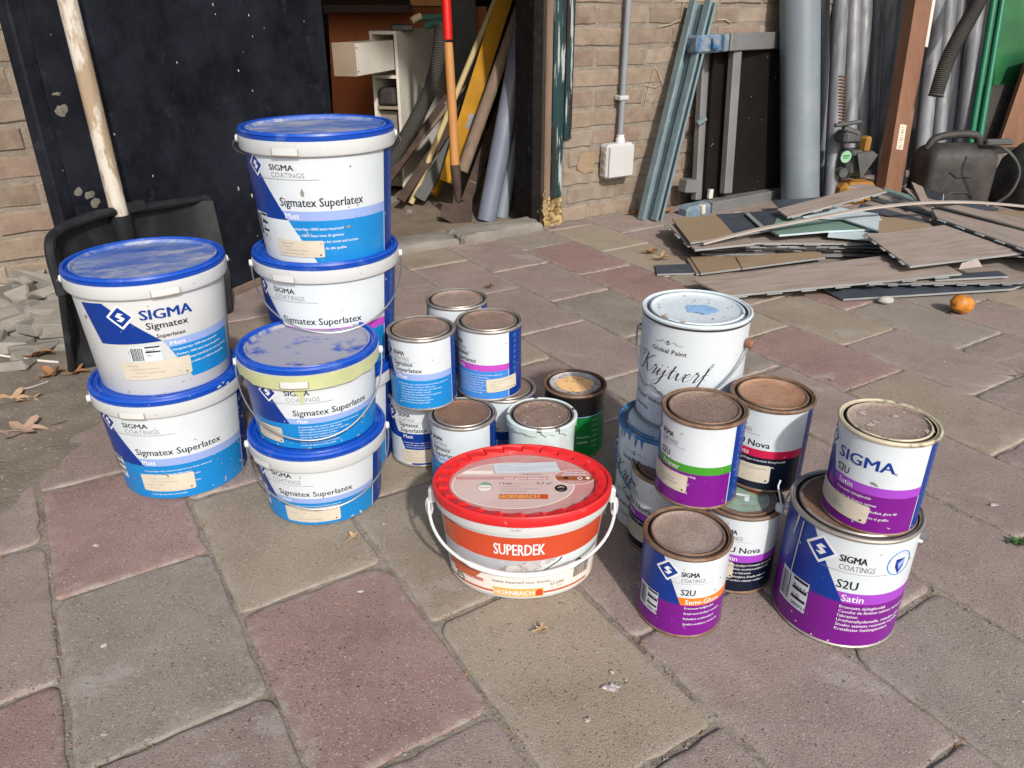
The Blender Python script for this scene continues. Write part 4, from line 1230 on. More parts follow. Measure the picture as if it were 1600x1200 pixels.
for k in range(31):
    f = k / 30
    a = -1.60 + (1.60 + kx) * f
    rr = .0815
    zz = .128 - .078 * sin(pi * min(1, f * 1.0)) ** .8 if 0 < f < 1 else .128
    if f > .55: zz = .128 - .078 * (1 - ((f - .55) / .45) ** 1.4)
    if f <= .55: zz = .128 - .078 * (1 - ((.55 - f) / .55) ** 2.2)
    pts.append((rr * sin(a), -rr * cos(a), zz))
hw.tube(pts, .0013, 8).build('handle', t, world=False)

# ================================================================ PLASTIC BUCKETS
def bucket(x, y, z, rb, rt, h, label, la, k, lid_m='lid_blue', handle=None, turn=0.0, collar_m='bucket_white', style='std', sticker=None, skirt=.010, vtitle=.56, lines=None, full=True, notch=-.6, tilt=(0, 0), band_m=None, stripe='print_lavender', word='Matt', vlogo=.93, title=True, stw=None):
    """white bucket: tapered body, collar, blue snap lid, wire handle; h is up to the lid top"""
    t = thing('paint_bucket', label, 'bucket', (x, y, z), (tilt[0], tilt[1], -math.atan2(x, y) + turn), 'white paint buckets with blue lids')
    zc = h - .012 - .020                          # bottom of the collar
    rc = rb + (rt - .006 - rb) * 1.0
    link('body', cached(('bb', rb, rt, h), lambda: mb('bucket_white').lathe([(0, .002), (rb - .005, .002), (rb - .002, 0), (rb, .003), (rc, zc + .004)], 80).mesh('body')), t)
    def collar():
        return mb(collar_m).lathe([(rc - .001, zc + .006), (rc + .003, zc), (rt - .0005, zc + .001), (rt + .001, zc + .004), (rt + .0015, h - .011), (rt - .003, h - .0105)], 80).mesh('collar')
    c_ = link('collar', cached(('bc', rb, rt, h, collar_m), collar), t)
    if notch is not None:
        p = Print(); w = .020; p.poly([(-w, .003), (w, .003), (w, .011), (w - .003, .013), (-w + .003, .013), (-w, .011)], 'bucket_white', 10)
        p.sh[-1] = p.sh[-1]
        ntc = link('latch', p.shift(notch * rt).mesh('latch', wrap_fn(rt + .0006, rt + .001, .02, z0=zc), base=.0012), t)
        p2 = Print(); p2.rect(-w, .0022, w, .0034, 'cabinet_edge', 1); p2.rect(-w, .0034, -w + .0012, .012, 'cabinet_edge', 1); p2.rect(w - .0012, .0034, w, .012, 'cabinet_edge', 1)
        link('latch_gap', p2.shift(notch * rt).mesh('latch_gap', wrap_fn(rt + .0006, rt + .001, .02, z0=zc), base=.0028), ntc)
    def lid():
        m_ = mb('lid_blue')
        a = rt
        pr = [(a - .001, h - .0115), (a + .0005, h - .010), (a + .0014, h - .0060), (a - .0016, h - .0056), (a - .0016, h - .0042), (a + .0004, h - .0036), (a - .0008, h - .0006), (a - .003, h), (a - .0052, h - .0008), (a - .0062, h - .0050), (a - .0092, h - .0054), (a - .0110, h - .0018), (a - .0140, h - .0018), (a - .0165, h - .0060), (a * .5, h - .0058), (0, h - .0056)]
        return m_.lathe(pr, 80, mats=['lid_blue'] * 11 + [lid_m] * 4).mesh('lid')
    link('lid', cached(('bl', rt, h, lid_m), lid), t)
    fn = wrap_fn(rb, rc, zc - .003, z0=.0015)
    H_ = zc - .003
    scuffs(t, fn, (rb + rc) / 2, H_, 26, int(x * 911 + y * 317 + z * 53) % 991, 1.25)
    return t, fn, rb, rc, H_

def bucket_label(t, fn, rb, rc, H_, la, k, stripe='print_lavender', word='Matt', lines=FINE_WALL, lv=(.33, .14), lcap=.0036, sticker=None, low='print_blue', sw=True, title=.555, vs_=(.42, .51), vlogo=.915, tcap=.0112, logo_s=.0135, bc=True, navy_back=False, rot=0.0):
    rm = (rb + rc) / 2
    p = sigma(rb, rc, H_, k, la, [('Sigmatex Superlatex', .0215, .094, title)], stripe, word, low, side_white=sw, lines=lines, lv=lv, lcap=lcap, tcap=tcap, vlogo=vlogo, vsig=vlogo - .03, vs_=vs_,
              caps=(.0080, .0070), ls=logo_s / k ** .8, slope=-.34, bc=(-.034, .20 * H_, .036, .040, ['Base', '5L', '041']) if bc else None)
    if navy_back:
        p.rect(.122 * k + .045 * k + la * 0, 0, .122 * k + .09 * k, H_, 'print_navy', 1)
    put_print('label', p, fn, t)
    if sticker: put_print('sticker', note(*sticker).shift(la * rm), fn, t, base=.0006)

def wire_handle(t, rt, z, side, depth, m='wire', a0=-1.57, a1=1.57, rw=.0014, sway=0.0, ears=True):
    """side -1: hangs in front along the body, +1: hangs behind"""
    pts = []
    n = 36
    for k in range(n + 1):
        f = k / n
        a = a0 + (a1 - a0) * f
        s = sin(pi * f)
        rr = rt + .004 + sway * s ** .7
        zz = z - depth * (1 - (1 - s) ** 1.0) if s > 0 else z
        zz = z - depth * s ** .9
        pts.append((rr * sin(a), side * rr * cos(a), zz))
    hd = mb(m).tube(pts, rw, 8).build('handle', t, world=False)
    if ears:
        for a in (a0, a1):
            e = mb('bucket_white').tube([((rt - .004) * sin(a), side * (rt - .004) * cos(a), z), ((rt + .0065) * sin(a), side * (rt + .0065) * cos(a), z)], [.007, .0055], 12)
            e.build('ear', t, world=False)
    return hd

# left stack
b = bucket(-.5595, 1.1293, 0, .0974, .1155, .187, 'lower bucket of the leftmost stack, standing on the paving', 0, 0, notch=-.55)
bucket_label(*b, -1.08, 1.80, sticker=(.034, .016, .118, .048, 4, 'sticker_paper', 1, -.02), lines=FINE_LONG, lv=(.35, .05), lcap=.0026, navy_back=True, sw=False)
wire_handle(b[0], .1155, .160, 1, .07)
q5 = random.Random(31); p = Print()
for _ in range(46):
    u, v = q5.uniform(.095, .150), q5.uniform(.01, .135); s_ = q5.uniform(.0006, .0020)
    p.sh.append(([(u + s_ * cos(2 * pi * k / 8) * q5.uniform(.6, 1.2), v + s_ * 1.3 * sin(2 * pi * k / 8) * q5.uniform(.6, 1.2)) for k in range(8)], [tuple(range(8))], 'paint_flake', 12, False))
link('paint_splash', p.mesh('paint_splash', b[1]), b[0])
p = Print()
for (a, v, s_) in ((.62, .010, .004), (.70, .013, .003), (.78, .008, .0035), (.66, .004, .0025), (.2, .012, .0015), (-.3, .009, .0012)):
    p.sh.append(([(a * .1155 + s_ * cos(2 * pi * k / 9) * q5.uniform(.5, 1.2), v + s_ * .6 * sin(2 * pi * k / 9) * q5.uniform(.5, 1.2)) for k in range(9)], [tuple(range(9))], 'paint_flake', 4, False))
link('paint_splash', p.mesh('paint_splash', wrap_fn(.1166, .1168, .02, z0=.172)), b[0])
b = bucket(-.562, 1.140, .1815, .0985, .1155, .190, 'upper bucket of the leftmost stack, with big blue capitals and a dark blue patch', 0, 0, lid_m='lid_blue_dusty', notch=.15)
t, fn, rb, rc, H_ = b
p = Print()
s = .92
U = lambda px: math.asin(max(-1, min(1, (px - 237) / 117.0))) * .108          # design measured along the curved front
navy = [(-.088, .128), (-.051, .133), (-.029, .112), (.0, .060), (-.076, .052)]
p.poly([(-.108, .148), (-.070, .1505), (.000, .0880), (-.090, .0850)], 'print_navy', 1)
p.poly([(.007, .0760), (.117, .0760), (.117, .0880), (.000, .0880)], 'print_lavender', 2)
p.poly([(.007, .0760), (.117, .0760), (.117, .0200), (.034, .0200)], 'print_blue', 1)
logo(p, -.048, .1300, .0155)
p.text('SIGMA', -.022, .048, .1237, .0150, 'print_navy', .03)
p.text('Sigmatex', -.017, .040, .1085, .0100, 'print_ink', .012)
p.text('Superlatex', -.006, .034, .0935, .0060, 'print_ink', .012)
p.text('Matt', .010, .032, .0785, .0062, 'print_text_white', .012)
for i, l in enumerate(FINE_WALL): p.text(l, .012 + .004 * i, .012 + .004 * i + (.075, .078, .088, .075)[i], .0690 - .0088 * i, .0034, 'print_text_white', .012)
barcode(p, -.048, .0560, .044, .026, ['Base Z', '10 L'])
put_print('label', p, fn, t)
put_print('sticker', note(-.066, .0270, .034, .0570, 4, 'sticker_paper', 0, .0), fn, t, base=.0006)
wire_handle(t, .1155, .166, 1, .045, a0=-1.42, a1=1.42, sway=.045)

# back stack of three
b = bucket(-.313, 1.185, 0, .0974, .1150, .187, 'nearly hidden lowest bucket of the tall stack in front of the doorway', 0, 0)
bucket_label(*b, -1.1, 1.75, navy_back=True)
b = bucket(-.303, 1.222, .1815, .0974, .1155, .187, 'middle bucket of the tall stack, with a pink stripe and wire handle in front', 0, 0, notch=-.62)
bucket_label(*b, -1.17, 1.75, 'print_magenta', 'Satin', navy_back=True)
wire_handle(b[0], .1155, .163, -1, .085)
b = bucket(-.297, 1.222, .3630, .0985, .1155, .192, 'topmost bucket of the tall stack, with beige sticker and dusty blue lid', 0, 0, lid_m='lid_blue_dusty', notch=-.42)
bucket_label(*b, -1.0, 1.72, sticker=(.018, .010, .096, .036, 4, 'sticker_paper', 3), tcap=.0125, lcap=.0040, navy_back=True)
wire_handle(b[0], .1155, .172, 1, .06, a0=-1.45, a1=1.45, sway=.05)

# front stack of two
b = bucket(-.3043, 1.0505, 0, .0888, .1040, .134, 'lower bucket of the short front stack, wire handle across its front and a beige sticker', 0, 0, notch=-.95)
bucket_label(*b, -1.13, 1.55, sticker=(.038, .006, .124, .034, 4, 'sticker_paper', 2, .0), lines=FINE_LONG, lv=(.36, .05), lcap=.0022, tcap=.0092, logo_s=.0115, navy_back=True, sw=False)
wire_handle(b[0], .1040, .110, -1, .068)
b = bucket(-.3060, 1.062, .1290, .0900, .1030, .136, 'bucket with olive green paint spilled over its collar and a spotted dusty lid', 0, 0, lid_m='lid_blue_spotted', notch=-.25)
bucket_label(*b, -.72, 1.58, sticker=(-.038, .010, .012, .036, 4, 'sticker_paper', 1, -.04), lines=FINE_LONG, lv=(.36, .05), lcap=.0023, tcap=.0098, logo_s=.0130, sw=False, bc=False, navy_back=True)
wire_handle(b[0], .1030, .112, -1, .088, a0=-1.62, a1=1.50)
t, fn, rb, rc, H_ = b
p = Print()
edge = [(-1.45, .022), (-1.3, .004), (-1.05, .006), (-.9, .0), (-.45, .0), (-.42, -.001), (.55, -.001), (.75, .003), (.95, .001), (1.15, .008), (1.3, .02)]
p.poly([(a * .104, z + .0005) for a, z in edge] + [(1.2 * .104, .0215), (-1.35 * .104, .0215)], 'paint_olive', 2)
cz = .136 - .032
link('paint_spill', p.mesh('paint_spill', wrap_fn(.1042, .1046, .022, z0=cz), base=.0006), t)
p = Print()
p.poly([(-.026, H_), (-.012, H_), (-.012, H_ - .006), (-.015, H_ - .012), (-.0148, H_ - .024), (-.017, H_ - .0262), (-.0192, H_ - .024), (-.020, H_ - .012), (-.026, H_ - .008)], 'paint_olive', 12)
link('paint_drip', p.mesh('paint_drip', fn), t)

# ---- oval bucket with red lid
OX, OY, OA, OB, ORB = .0135, .874, .1170, .0885, .1010
t = thing('paint_bucket', 'oval white bucket with a red ring lid and white plastic handle', 'bucket', (OX, OY, 0), (0, 0, 0))
KY = OB / OA
HB = .143
link('body', mb('bucket_white').lathe([(0, .002), (ORB - .006, .002), (ORB - .002, 0), (ORB, .003), (OA - .0035, HB - .018), (OA - .0035, HB - .010)], 96, KY).mesh('body'), t)
link('collar', mb('bucket_white').lathe([(OA - .0036, HB - .030), (OA - .001, HB - .0305), (OA + .0005, HB - .028), (OA + .001, HB - .014), (OA - .004, HB - .012)], 96, KY).mesh('collar'), t)
rl = mb('red_plastic').lathe([(OA - .001, HB - .016), (OA + .0035, HB - .015), (OA + .0042, HB - .010), (OA + .0038, HB - .002), (OA + .002, HB), (OA - .001, HB - .0003), (OA - .0028, HB - .0035), (OA - .012, HB - .0065), (OA - .014, HB - .0050), (OA - .017, HB - .0045), (OA - .019, HB - .0085)], 96, KY)
ringo = rl.build('lid_ring', t, world=False)
rib = mb('red_plastic')
n = 24
for k in range(n):
    a0, a1 = 2 * pi * (k + .08) / n, 2 * pi * (k + .92) / n
    vs = []
    for i in range(5):
        a = a0 + (a1 - a0) * i / 4
        hgt = .0048 * (i / 4) ** .8 + .0004
        for rr, zz in ((OA - .0032, HB - .0038), (OA - .0032, HB - .0040 + hgt * .75), (OA - .0150, HB - .0064 + hgt), (OA - .0172, HB - .0070)):
            vs.append((rr * sin(a), -KY * rr * cos(a), zz))
    fs = []
    for i in range(4):
        for j in range(3): fs.append((i * 4 + j, i * 4 + 4 + j, i * 4 + 5 + j, i * 4 + 1 + j))
    fs += [(0, 1, 2, 3), (16, 19, 18, 17)]
    rib.add(vs, fs)
rib.build('ridge', ringo, world=False)
LZ = HB - .0085
panel = link('lid_panel', mb('pink_panel_dark').lathe([(OA - .0188, LZ - .0006), (OA * .5, LZ), (0, LZ)], 96, KY).mesh('lid_panel'), t)
p = Print()
p.ell(-.012, -.004, .083, .056, 'print_cream', 1, 48)
p.ell(-.012, -.004, .0815, .0546, 'pink_panel', 2, 48)
p.rect(-.090, .008, .036, .016, 'pink_panel_dark', 3)
p.poly([(-.075, .030), (-.040, .030), (-.040, .022), (-.085, .022)], 'print_cream', 3)
p.text('zeer goed dekkend', -.024, .033, .0093, .0050, 'print_text_white', .012)
p.text('1 Liter', -.030, -.012, -.0035, .0050, 'print_black', .01); p.text('genoeg voor ca.', -.009, .016, -.003, .0025, 'print_grey'); p.text('5-7 m\u00b2', .020, .041, -.0035, .0050, 'print_black', .01)
for i, l in enumerate(['De muurverf binnen', 'waterverdunbaar en oplosmiddelvrij', 'voor wanden en plafonds']): p.text(l, -.031, None, -.010 - .0055 * i, .0025, 'print_grey')
p.rect(-.031, -.038, .034, -.027, 'print_brick', 4); p.text('HORNBACH', -.030, .022, -.0365, .0078, 'print_gold', .02, 6)
p.poly([(.024, -.037), (.033, -.037), (.033, -.028), (.024, -.028)], 'print_tomato', 5)
p.ell(-.050, -.012, .0105, .010, 'print_cream', 4); p.poly([(-.060, -.006), (-.050, .004), (-.042, -.002), (-.040, -.006)], 'print_teal', 5); p.rect(-.058, -.014, -.041, -.0085, 'print_cream', 6); p.ell(-.050, -.012, .0105, .010, 'print_grey', 6, 24, hole=.9); p.text('BLAUWE', -.057, -.043, -.0130, .0028, 'print_black', 0, 7)
p.ell(.052, -.013, .0085, .0085, 'print_black', 4, 20, hole=.55); p.ell(.052, -.014, .0045, .003, 'print_black', 5)
p.ell(.072, .014, .0285, .0185, 'print_cream', 4, 36); p.ell(.072, .014, .0275, .0175, 'pink_panel_dark', 5, 36)
p.poly([(.046, .016), (.098, .016), (.096, .006), (.049, .006)], 'print_rust', 6)
p.text('Denk aan uw', .058, .088, .0235, .0042, 'print_text_white', .01, 7); p.text('gereedschap!', .055, .090, .0180, .0042, 'print_text_white', .01, 7)
p.rect(.057, .009, .063, .014, 'print_black', 7); p.ell(.079, .0105, .0035, .0035, 'print_text_white', 7, 14, hole=.6); p.ell(.090, .0115, .003, .003, 'print_text_white', 7, 14); p.text('kwast en rol', .064, .082, .001, .0024, 'print_text_white', 0, 7)
p.text('0743190221', .000, .028, .0195, .0030, 'print_black', 0, 5)
lp = link('lid_print', p.mesh('lid_print', lambda u, v, o: (u, v, LZ + o)), panel)
p = Print()
a = .055
f = lambda x, y: (-.036 + x * cos(a) - y * sin(a), .0225 + x * sin(a) + y * cos(a))
p.poly([f(0, 0), f(.090, 0), f(.086, .026), f(-.003, .024)], 'krijt_white', 8)
for i, l in enumerate(['Superdek', 'Muurverf mat wit voor binnen, bestelnummer en datum', 'Kleurnummer volgens opgave klant']):
    q = f(.004, .0175 - .0055 * i); p.text(l, q[0], None, q[1], .0026, 'print_grey', 0, 9, a)
put_print('sticker', p, lambda u, v, o: (u, v, LZ + o), panel)
FH = HB - .032
fo = wrap_fn(ORB, OA - .0038, FH, KY, .0015)
p = Print()
W_ = .118
arc = lambda u: .0
p.rect(-W_, FH * .36, W_, FH * .66, 'print_photo_grey', 1)
p.poly([(.0, FH * .36), (W_, FH * .36), (W_, FH * .66), (.055, FH * .66)], 'print_photo_pale', 2)
p.poly([(-W_, FH * .665)] + [(-W_ + 2 * W_ * k / 12, FH * (.67 - .06 * sin(pi * k / 12))) for k in range(13)] + [(W_, FH * .96), (-W_, FH * .96)], 'print_tomato', 3)
p.poly([(-W_, FH * .66), (-W_ + .03, FH * .63), (-W_ + .016, FH * .96), (-W_, FH * .96)], 'print_brick', 4)
p.text('SUPERDEK', -.036, .028, FH * .70, .0180, 'print_text_white', .014, 5)
p.poly([(-.030, FH * .385), (-.034, FH * .44), (-.022, FH * .52), (.010, FH * .60), (.040, FH * .60), (.044, FH * .585), (.020, FH * .47), (-.004, FH * .385)], 'print_roller', 3)
p.ribbon([(.052, FH * .61), (.048, FH * .56), (.036, FH * .49), (.026, FH * .43), (.021, FH * .40), (.026, FH * .385), (.034, FH * .375)], .0016, .0022, 'print_black', 5)
p.rect(-W_, FH * .045, W_, FH * .35, 'print_cream', 1)
p.rect(-W_, FH * .07, W_ * .86, FH * .105, 'print_brick', 2)
p.poly([(-W_, FH * .25), (-.066, FH * .25), (-.055, FH * .36), (-W_, FH * .38)], 'print_brick', 2); p.rect(-W_ + .012, FH * .20, -.055, FH * .25, 'print_tomato', 3)
p.text('zeer goed dekkend', -.096, -.057, FH * .21, .0028, 'print_text_white', 0, 5)
p.text('matte muurverf voor binnen', -.041, .038, FH * .245, .0052, 'print_black', .002)
p.rect(-.041, FH * .035, .030, FH * .165, 'print_gold', 3); p.rect(-.040, FH * .045, .018, FH * .155, 'print_gold', 4); p.text('HORNBACH', -.0395, .0165, FH * .062, .0074, 'print_text_white', .02, 6)
p.poly([(.019, FH * .045), (.029, FH * .045), (.029, FH * .13), (.024, FH * .155), (.019, FH * .13)], 'print_tomato', 5)
p.text('2,5 Liter', .038, .060, FH * .20, .0048, 'print_black', .006); p.text('15 - 17 m\u00b2', .041, .058, FH * .135, .0034, 'print_black'); p.rect(.038, FH * .185, .059, FH * .19, 'print_black', 4)
x = .074; q = random.Random(9)
while x < .100:
    w_ = q.uniform(.0006, .0016); p.rect(x, FH * .20, x + w_, FH * .38, 'print_black' if q.random() < .7 else 'print_rust', 4); x += w_ + q.uniform(.0006, .0014)
p.ell(.079, FH * .43, .0065, .0065, 'print_black', 4, 18, hole=.55)
p.poly([(-.103, FH * .13), (-.096, FH * .20), (-.087, FH * .13)], 'print_teal', 4); p.ell(-.095, FH * .14, .008, .007, 'print_black', 4, 16, hole=.8)
put_print('label', p, fo, t)
p = Print(); p.text('01312701  TP', -.020, .013, .014, .0026, 'print_grey'); p.text('216087', -.016, -.002, .0095, .0026, 'print_grey')
link('lettering', p.mesh('lettering', wrap_fn(OA + .0003, OA + .001, .02, KY, HB - .031)), t)
for sx in (-1, 1):
    e = mb('bucket_white')
    e.box((sx * (OA + .005), 0, HB - .026), (.010, .014, .024), bev=.003)
    e.build('ear', t, world=False)
hp = []
for k in range(41):
    f_ = k / 40
    a = -pi / 2 + pi * f_
    rr = OA + .010
    s = sin(pi * f_)
    hp.append((rr * sin(a), -(KY * rr + .002) * cos(a) , HB - .032 - .052 * s ** .75))
hh = mb('wire_white').tube(hp, [.0022 + .0016 * (abs(k - 20) < 8) for k in range(41)], 10).build('handle', t, world=False)
for sx in (-1, 1):
    lp_ = [(sx * (OA + .010 + .004 * cos(q_)), .004 * 0, HB - .046 + .014 * sin(q_)) for q_ in [2 * pi * k / 16 for k in range(17)]]
    mb('wire_white').tube(lp_, .0016, 8, caps=False).build('loop', hh, world=False)
# ================================================================ BEHIND THE TINS
def V(p): return Vector(p)
def upto(a, b, z):
    a, b = V(a), V(b); t = (z - a.z) / (b.z - a.z); return a + (b - a) * t

# ---- black door swung out, left
DA, DB = Vector((-.948, 1.607, 0)), Vector((-.55, 2.49, 0))
DD = (DB - DA).normalized(); DN = Vector((DD.y, -DD.x, 0)); DANG = math.atan2(DD.y, DD.x); DL = (DB - DA).length
def dp(s, off, z): return DA + DD * s + DN * off + Vector((0, 0, z))
def dbox(m_, s0, s1, o0, o1, z0, z1, bev=0.0): return m_.box(dp((s0 + s1) / 2, (o0 + o1) / 2, (z0 + z1) / 2), (s1 - s0, abs(o1 - o0), z1 - z0), mtx=Matrix.Rotation(DANG, 4, 'Z'), bev=bev)
door = thing('shed_door', 'black painted shed door swung open in front of the brick wall, flecked with white paint', 'door', tuple(DA))
d_ = mb('door_black'); dbox(d_, .037, DL, -.03, -.004, .02, 2.0, .002); d_.build('panel', door)
d_ = mb('door_black'); dbox(d_, .0, .0365, -.036, .0, .02, 2.0, .004); d_.build('stile', door)
d_ = mb('wood_old'); dbox(d_, .05, DL, -.028, -.001, -.002, .019, .002); d_.build('bottom_rail', door)
q = random.Random(12)
fl = mb('door_flake')
def flake(c, sx, sz, n=14, dz=.0012):
    vs = []
    for k in range(n):
        a = 2 * pi * k / n; w = q.uniform(.6, 1.2)
        vs.append(dp(c[0] + sx * cos(a) * w, -.0035 + dz * .6, c[1] + sz * sin(a) * w))
    vs.append(dp(c[0], -.0035 + dz * 1.6, c[1]))
    fl.add(vs, [(k, (k + 1) % n, n) for k in range(n)])
def ds(p): 
    v = V(p) - DA; return (v.dot(DD), p[2])
flake(ds((-0.9224, 1.6637, 0.5243)), .016, .014); flake(ds((-0.9235, 1.6613, 0.5553)), .012, .004)
for p in ((-0.9164, 1.6771, 0.3477), (-0.9249, 1.6581, 0.3586), (-0.912, 1.6868, 0.3275)): flake(ds(p), .014, .010, 9)
fl.build('bare_patch', door)
fl = mb('splat_white')
for p, s in (((-0.7326, 2.0848, 0.2768), .004), ((-0.7135, 2.1272, 0.2488), .0045), ((-0.7288, 2.0933, 0.7209), .003), ((-0.7883, 1.9612, 0.597), .002), ((-0.8434, 1.839, 0.3577), .002), ((-0.8763, 1.7661, 0.4619), .0025), ((-0.6789, 2.204, 0.6962), .002), ((-0.6774, 2.2074, 0.6463), .002), ((-0.7061, 2.1437, 0.5681), .0025), ((-0.689, 2.1817, 0.5149), .002), ((-0.937, 1.6314, 0.5315), .0025), ((-0.7273, 2.0967, 0.6997), .0015), ((-0.9397, 1.6253, 0.3143), .003)):
    flake(ds(p), s, s * 1.4, 9)
fl.build('paint_splash', door)

# ---- big black shovel leaning on the door
shovel = thing('shovel', 'large black plastic shovel with a flaking white handle leaning on the black door', 'shovel', (-0.8692, 1.5879, 0))
bl = MB().use('black_plastic')
# blade as a grid between measured outline points: columns across, rows bottom to top
bot = [V((-0.9527, 1.5044, 0.004)), V((-0.8692, 1.558, 0.004)), V((-0.82, 1.6831, 0.004)), V((-0.7303, 1.8716, 0.004))]
lt = [V((-0.9201, 1.4864, 0.2882)), V((-0.9131, 1.5385, 0.304))]
topc = [V((-0.9226, 1.4929, 0.2824)), V((-0.9154, 1.5283, 0.3041)), V((-0.8855, 1.624, 0.3105)), V((-0.851, 1.7126, 0.306)), V((-0.8092, 1.8055, 0.2946)), V((-0.7606, 1.9011, 0.2884))]
def bez(P4, t):
    n = len(P4) - 1; x = t * n; i = min(int(x), n - 1); return P4[i].lerp(P4[i + 1], x - i)
ncol, nrow = 26, 14
vs, fs = [], []
for j in range(nrow + 1):
    v = j / nrow
    for i in range(ncol + 1):
        u = i / ncol
        p = bez(bot, u).lerp(bez(topc, u), v)
        dish = -.030 * sin(pi * u) ** .6 * (1 - .55 * v) * (.35 + .65 * min(1, v * 2.5))
        rim = .030 * (max(0, abs(u - .5) * 2 - .86) / .14) ** 1.5 * min(1, v * 3)
        groove = -.0035 if (i % 5 == 2 and .06 < v < .92) else 0
        p = p + DN * (dish + rim + groove)
        vs.append(p)
for j in range(nrow):
    for i in range(ncol):
        a = j * (ncol + 1) + i
        fs.append((a, a + 1, a + ncol + 2, a + ncol + 1))
back = [p - DN * .005 for p in vs]
nn = len(vs)
bl.add(vs + back, fs + [(nn + f[3], nn + f[2], nn + f[1], nn + f[0]) for f in fs])
bl.build('blade', shovel)
edge = [topc[0] + Vector((0, 0, -.09)) + DN * .02 - DD * .012, topc[0] - DD * .006 + DN * .012, topc[1] + Vector((0, 0, .004)), topc[2] + Vector((0, 0, .006)), topc[3] + Vector((0, 0, .002)), topc[4] + Vector((0, 0, .004)), topc[5] + Vector((0, 0, .002)), topc[5] + DD * .016 + Vector((0, 0, -.014)), topc[5] + DD * .02 + Vector((0, 0, -.05))]
rm = mb('black_plastic'); rm.tube(smooth_path(edge, 6), .0105, 10)
lside = [topc[0] + Vector((0, 0, -.09)) + DN * .02 - DD * .012, bez([topc[0], bot[0]], .55) + DN * .018 - DD * .006, bot[0] + DN * .006 + Vector((0, 0, .02)), bot[0] + Vector((0, 0, .006))]
rm.tube(smooth_path(lside, 6), .0075, 10)
rside = [topc[5] + DD * .02 + Vector((0, 0, -.05)), bez([topc[5], bot[3]], .6) + DN * .012 + DD * .008, bot[3] + Vector((0, 0, .008))]
rm.tube(smooth_path(rside, 6), .0075, 10)
rm.build('raised_edge', shovel)
h0, h1 = V((-0.8641, 1.6836, 0.3029)), V((-0.8737, 1.6866, 0.7266))
hd = (h1 - h0)
hnd = mb('handle_flaked').tube([h0 - hd * .05, h0, h0 + hd * .5, h1, h0 + hd * 2.3], .0185, 16).build('handle', shovel)
sk = mb('black_plastic'); sk.tube([h0 - hd * .22 - DN * .004, h0 - hd * .10, h0 - hd * .01, h0 + hd * .0], [.012, .022, .0225, .0225], 16)
sk.box(tuple(h0 + DD * .035 + Vector((0, 0, .008))), (.07, .022, .026), mtx=Matrix.Rotation(DANG, 4, 'Z'), bev=.006)
sk.build('socket', shovel)

# ---- rubble against the wall on the left
def chunk(c, sx, sy, sz, rz, m='rubble', name='rubble_chunk', label=None, cat='rubble', group=None, tilt=(0, 0)):
    bm = bmesh.new()
    n = 16
    pts = []
    for ax_ in (-1, 1):
        for ay_ in (-1, 1):
            for az_ in (-1, 1):
                kx_, ky_ = q.uniform(.72, 1.05), q.uniform(.65, 1.05)
                pts.append((ax_ * sx * kx_, ay_ * sy * ky_, az_ * sz * q.uniform(.75, 1)))
                pts.append((ax_ * sx * kx_ * q.uniform(.75, .9), ay_ * sy * ky_ * q.uniform(1.0, 1.15), az_ * sz * q.uniform(.4, .8)))
                pts.append((ax_ * sx * kx_ * q.uniform(1.0, 1.12), ay_ * sy * ky_ * q.uniform(.6, .9), az_ * sz * q.uniform(.4, .8)))
    vsb = [bm.verts.new(p) for p in pts]
    r_ = bmesh.ops.convex_hull(bm, input=vsb)
    bmesh.ops.delete(bm, geom=[v for v in bm.verts if not v.link_faces], context='VERTS')
    me = bpy.data.meshes.new(name); bm.to_mesh(me); bm.free()
    me.materials.append(MATS[m])
    o = link(name, me); o.location = c; o.rotation_euler = (tilt[0], tilt[1], rz)
    return tag(o, label, cat, group)
RL = 'grey lump of broken mortar in the rubble heap against the brick wall'
RG = 'lumps of broken mortar in the rubble heap'
for (p, a, b_, c_, rz) in (((-1.1517, 1.6147, 0.02), .055, .035, .016, .3), ((-1.0889, 1.601, 0.018), .05, .028, .013, -.3), ((-1.0333, 1.6194, 0.018), .055, .02, .013, .15),
    ((-1.1948, 1.7159, 0.035), .06, .035, .018, .9), ((-1.1221, 1.6953, 0.035), .05, .03, .014, -.5), ((-1.069, 1.6953, 0.035), .055, .03, .02, .5), ((-1.2073, 1.7852, 0.05), .07, .022, .014, -.55), ((-1.1242, 1.7628, 0.05), .06, .03, .02, .3),
    ((-1.2608, 1.8273, 0.06), .06, .035, .02, .2), ((-1.1958, 1.8371, 0.065), .075, .028, .012, -.55), ((-1.1307, 1.8273, 0.06), .04, .03, .018, .8), ((-1.2842, 1.9194, 0.08), .065, .035, .016, -.35), ((-1.2175, 1.9194, 0.08), .065, .035, .014, .25),
    ((-1.3434, 1.9996, 0.095), .04, .03, .018, .2), ((-1.2797, 1.992, 0.092), .05, .032, .018, .1), ((-1.1691, 1.8825, 0.075), .055, .025, .014, -.4), ((-1.3107, 1.8866, 0.065), .05, .03, .016, .1),
    ((-1.0939, 1.5201, 0.012), .05, .03, .012, .1), ((-1.0824, 1.5611, 0.012), .03, .02, .012, .9), ((-1.0819, 1.7541, 0.045), .03, .03, .02, .2), ((-1.3257, 1.7852, 0.05), .08, .05, .03, .4), ((-1.4575, 1.9771, 0.07), .08, .05, .03, .4), ((-1.213, 1.6147, 0.02), .06, .05, .02, .4)):
    chunk(p, a, b_, c_, rz, 'rubble', 'rubble_chunk', RL, 'rubble', RG, (q.uniform(-.35, .35), q.uniform(-.35, .35)))
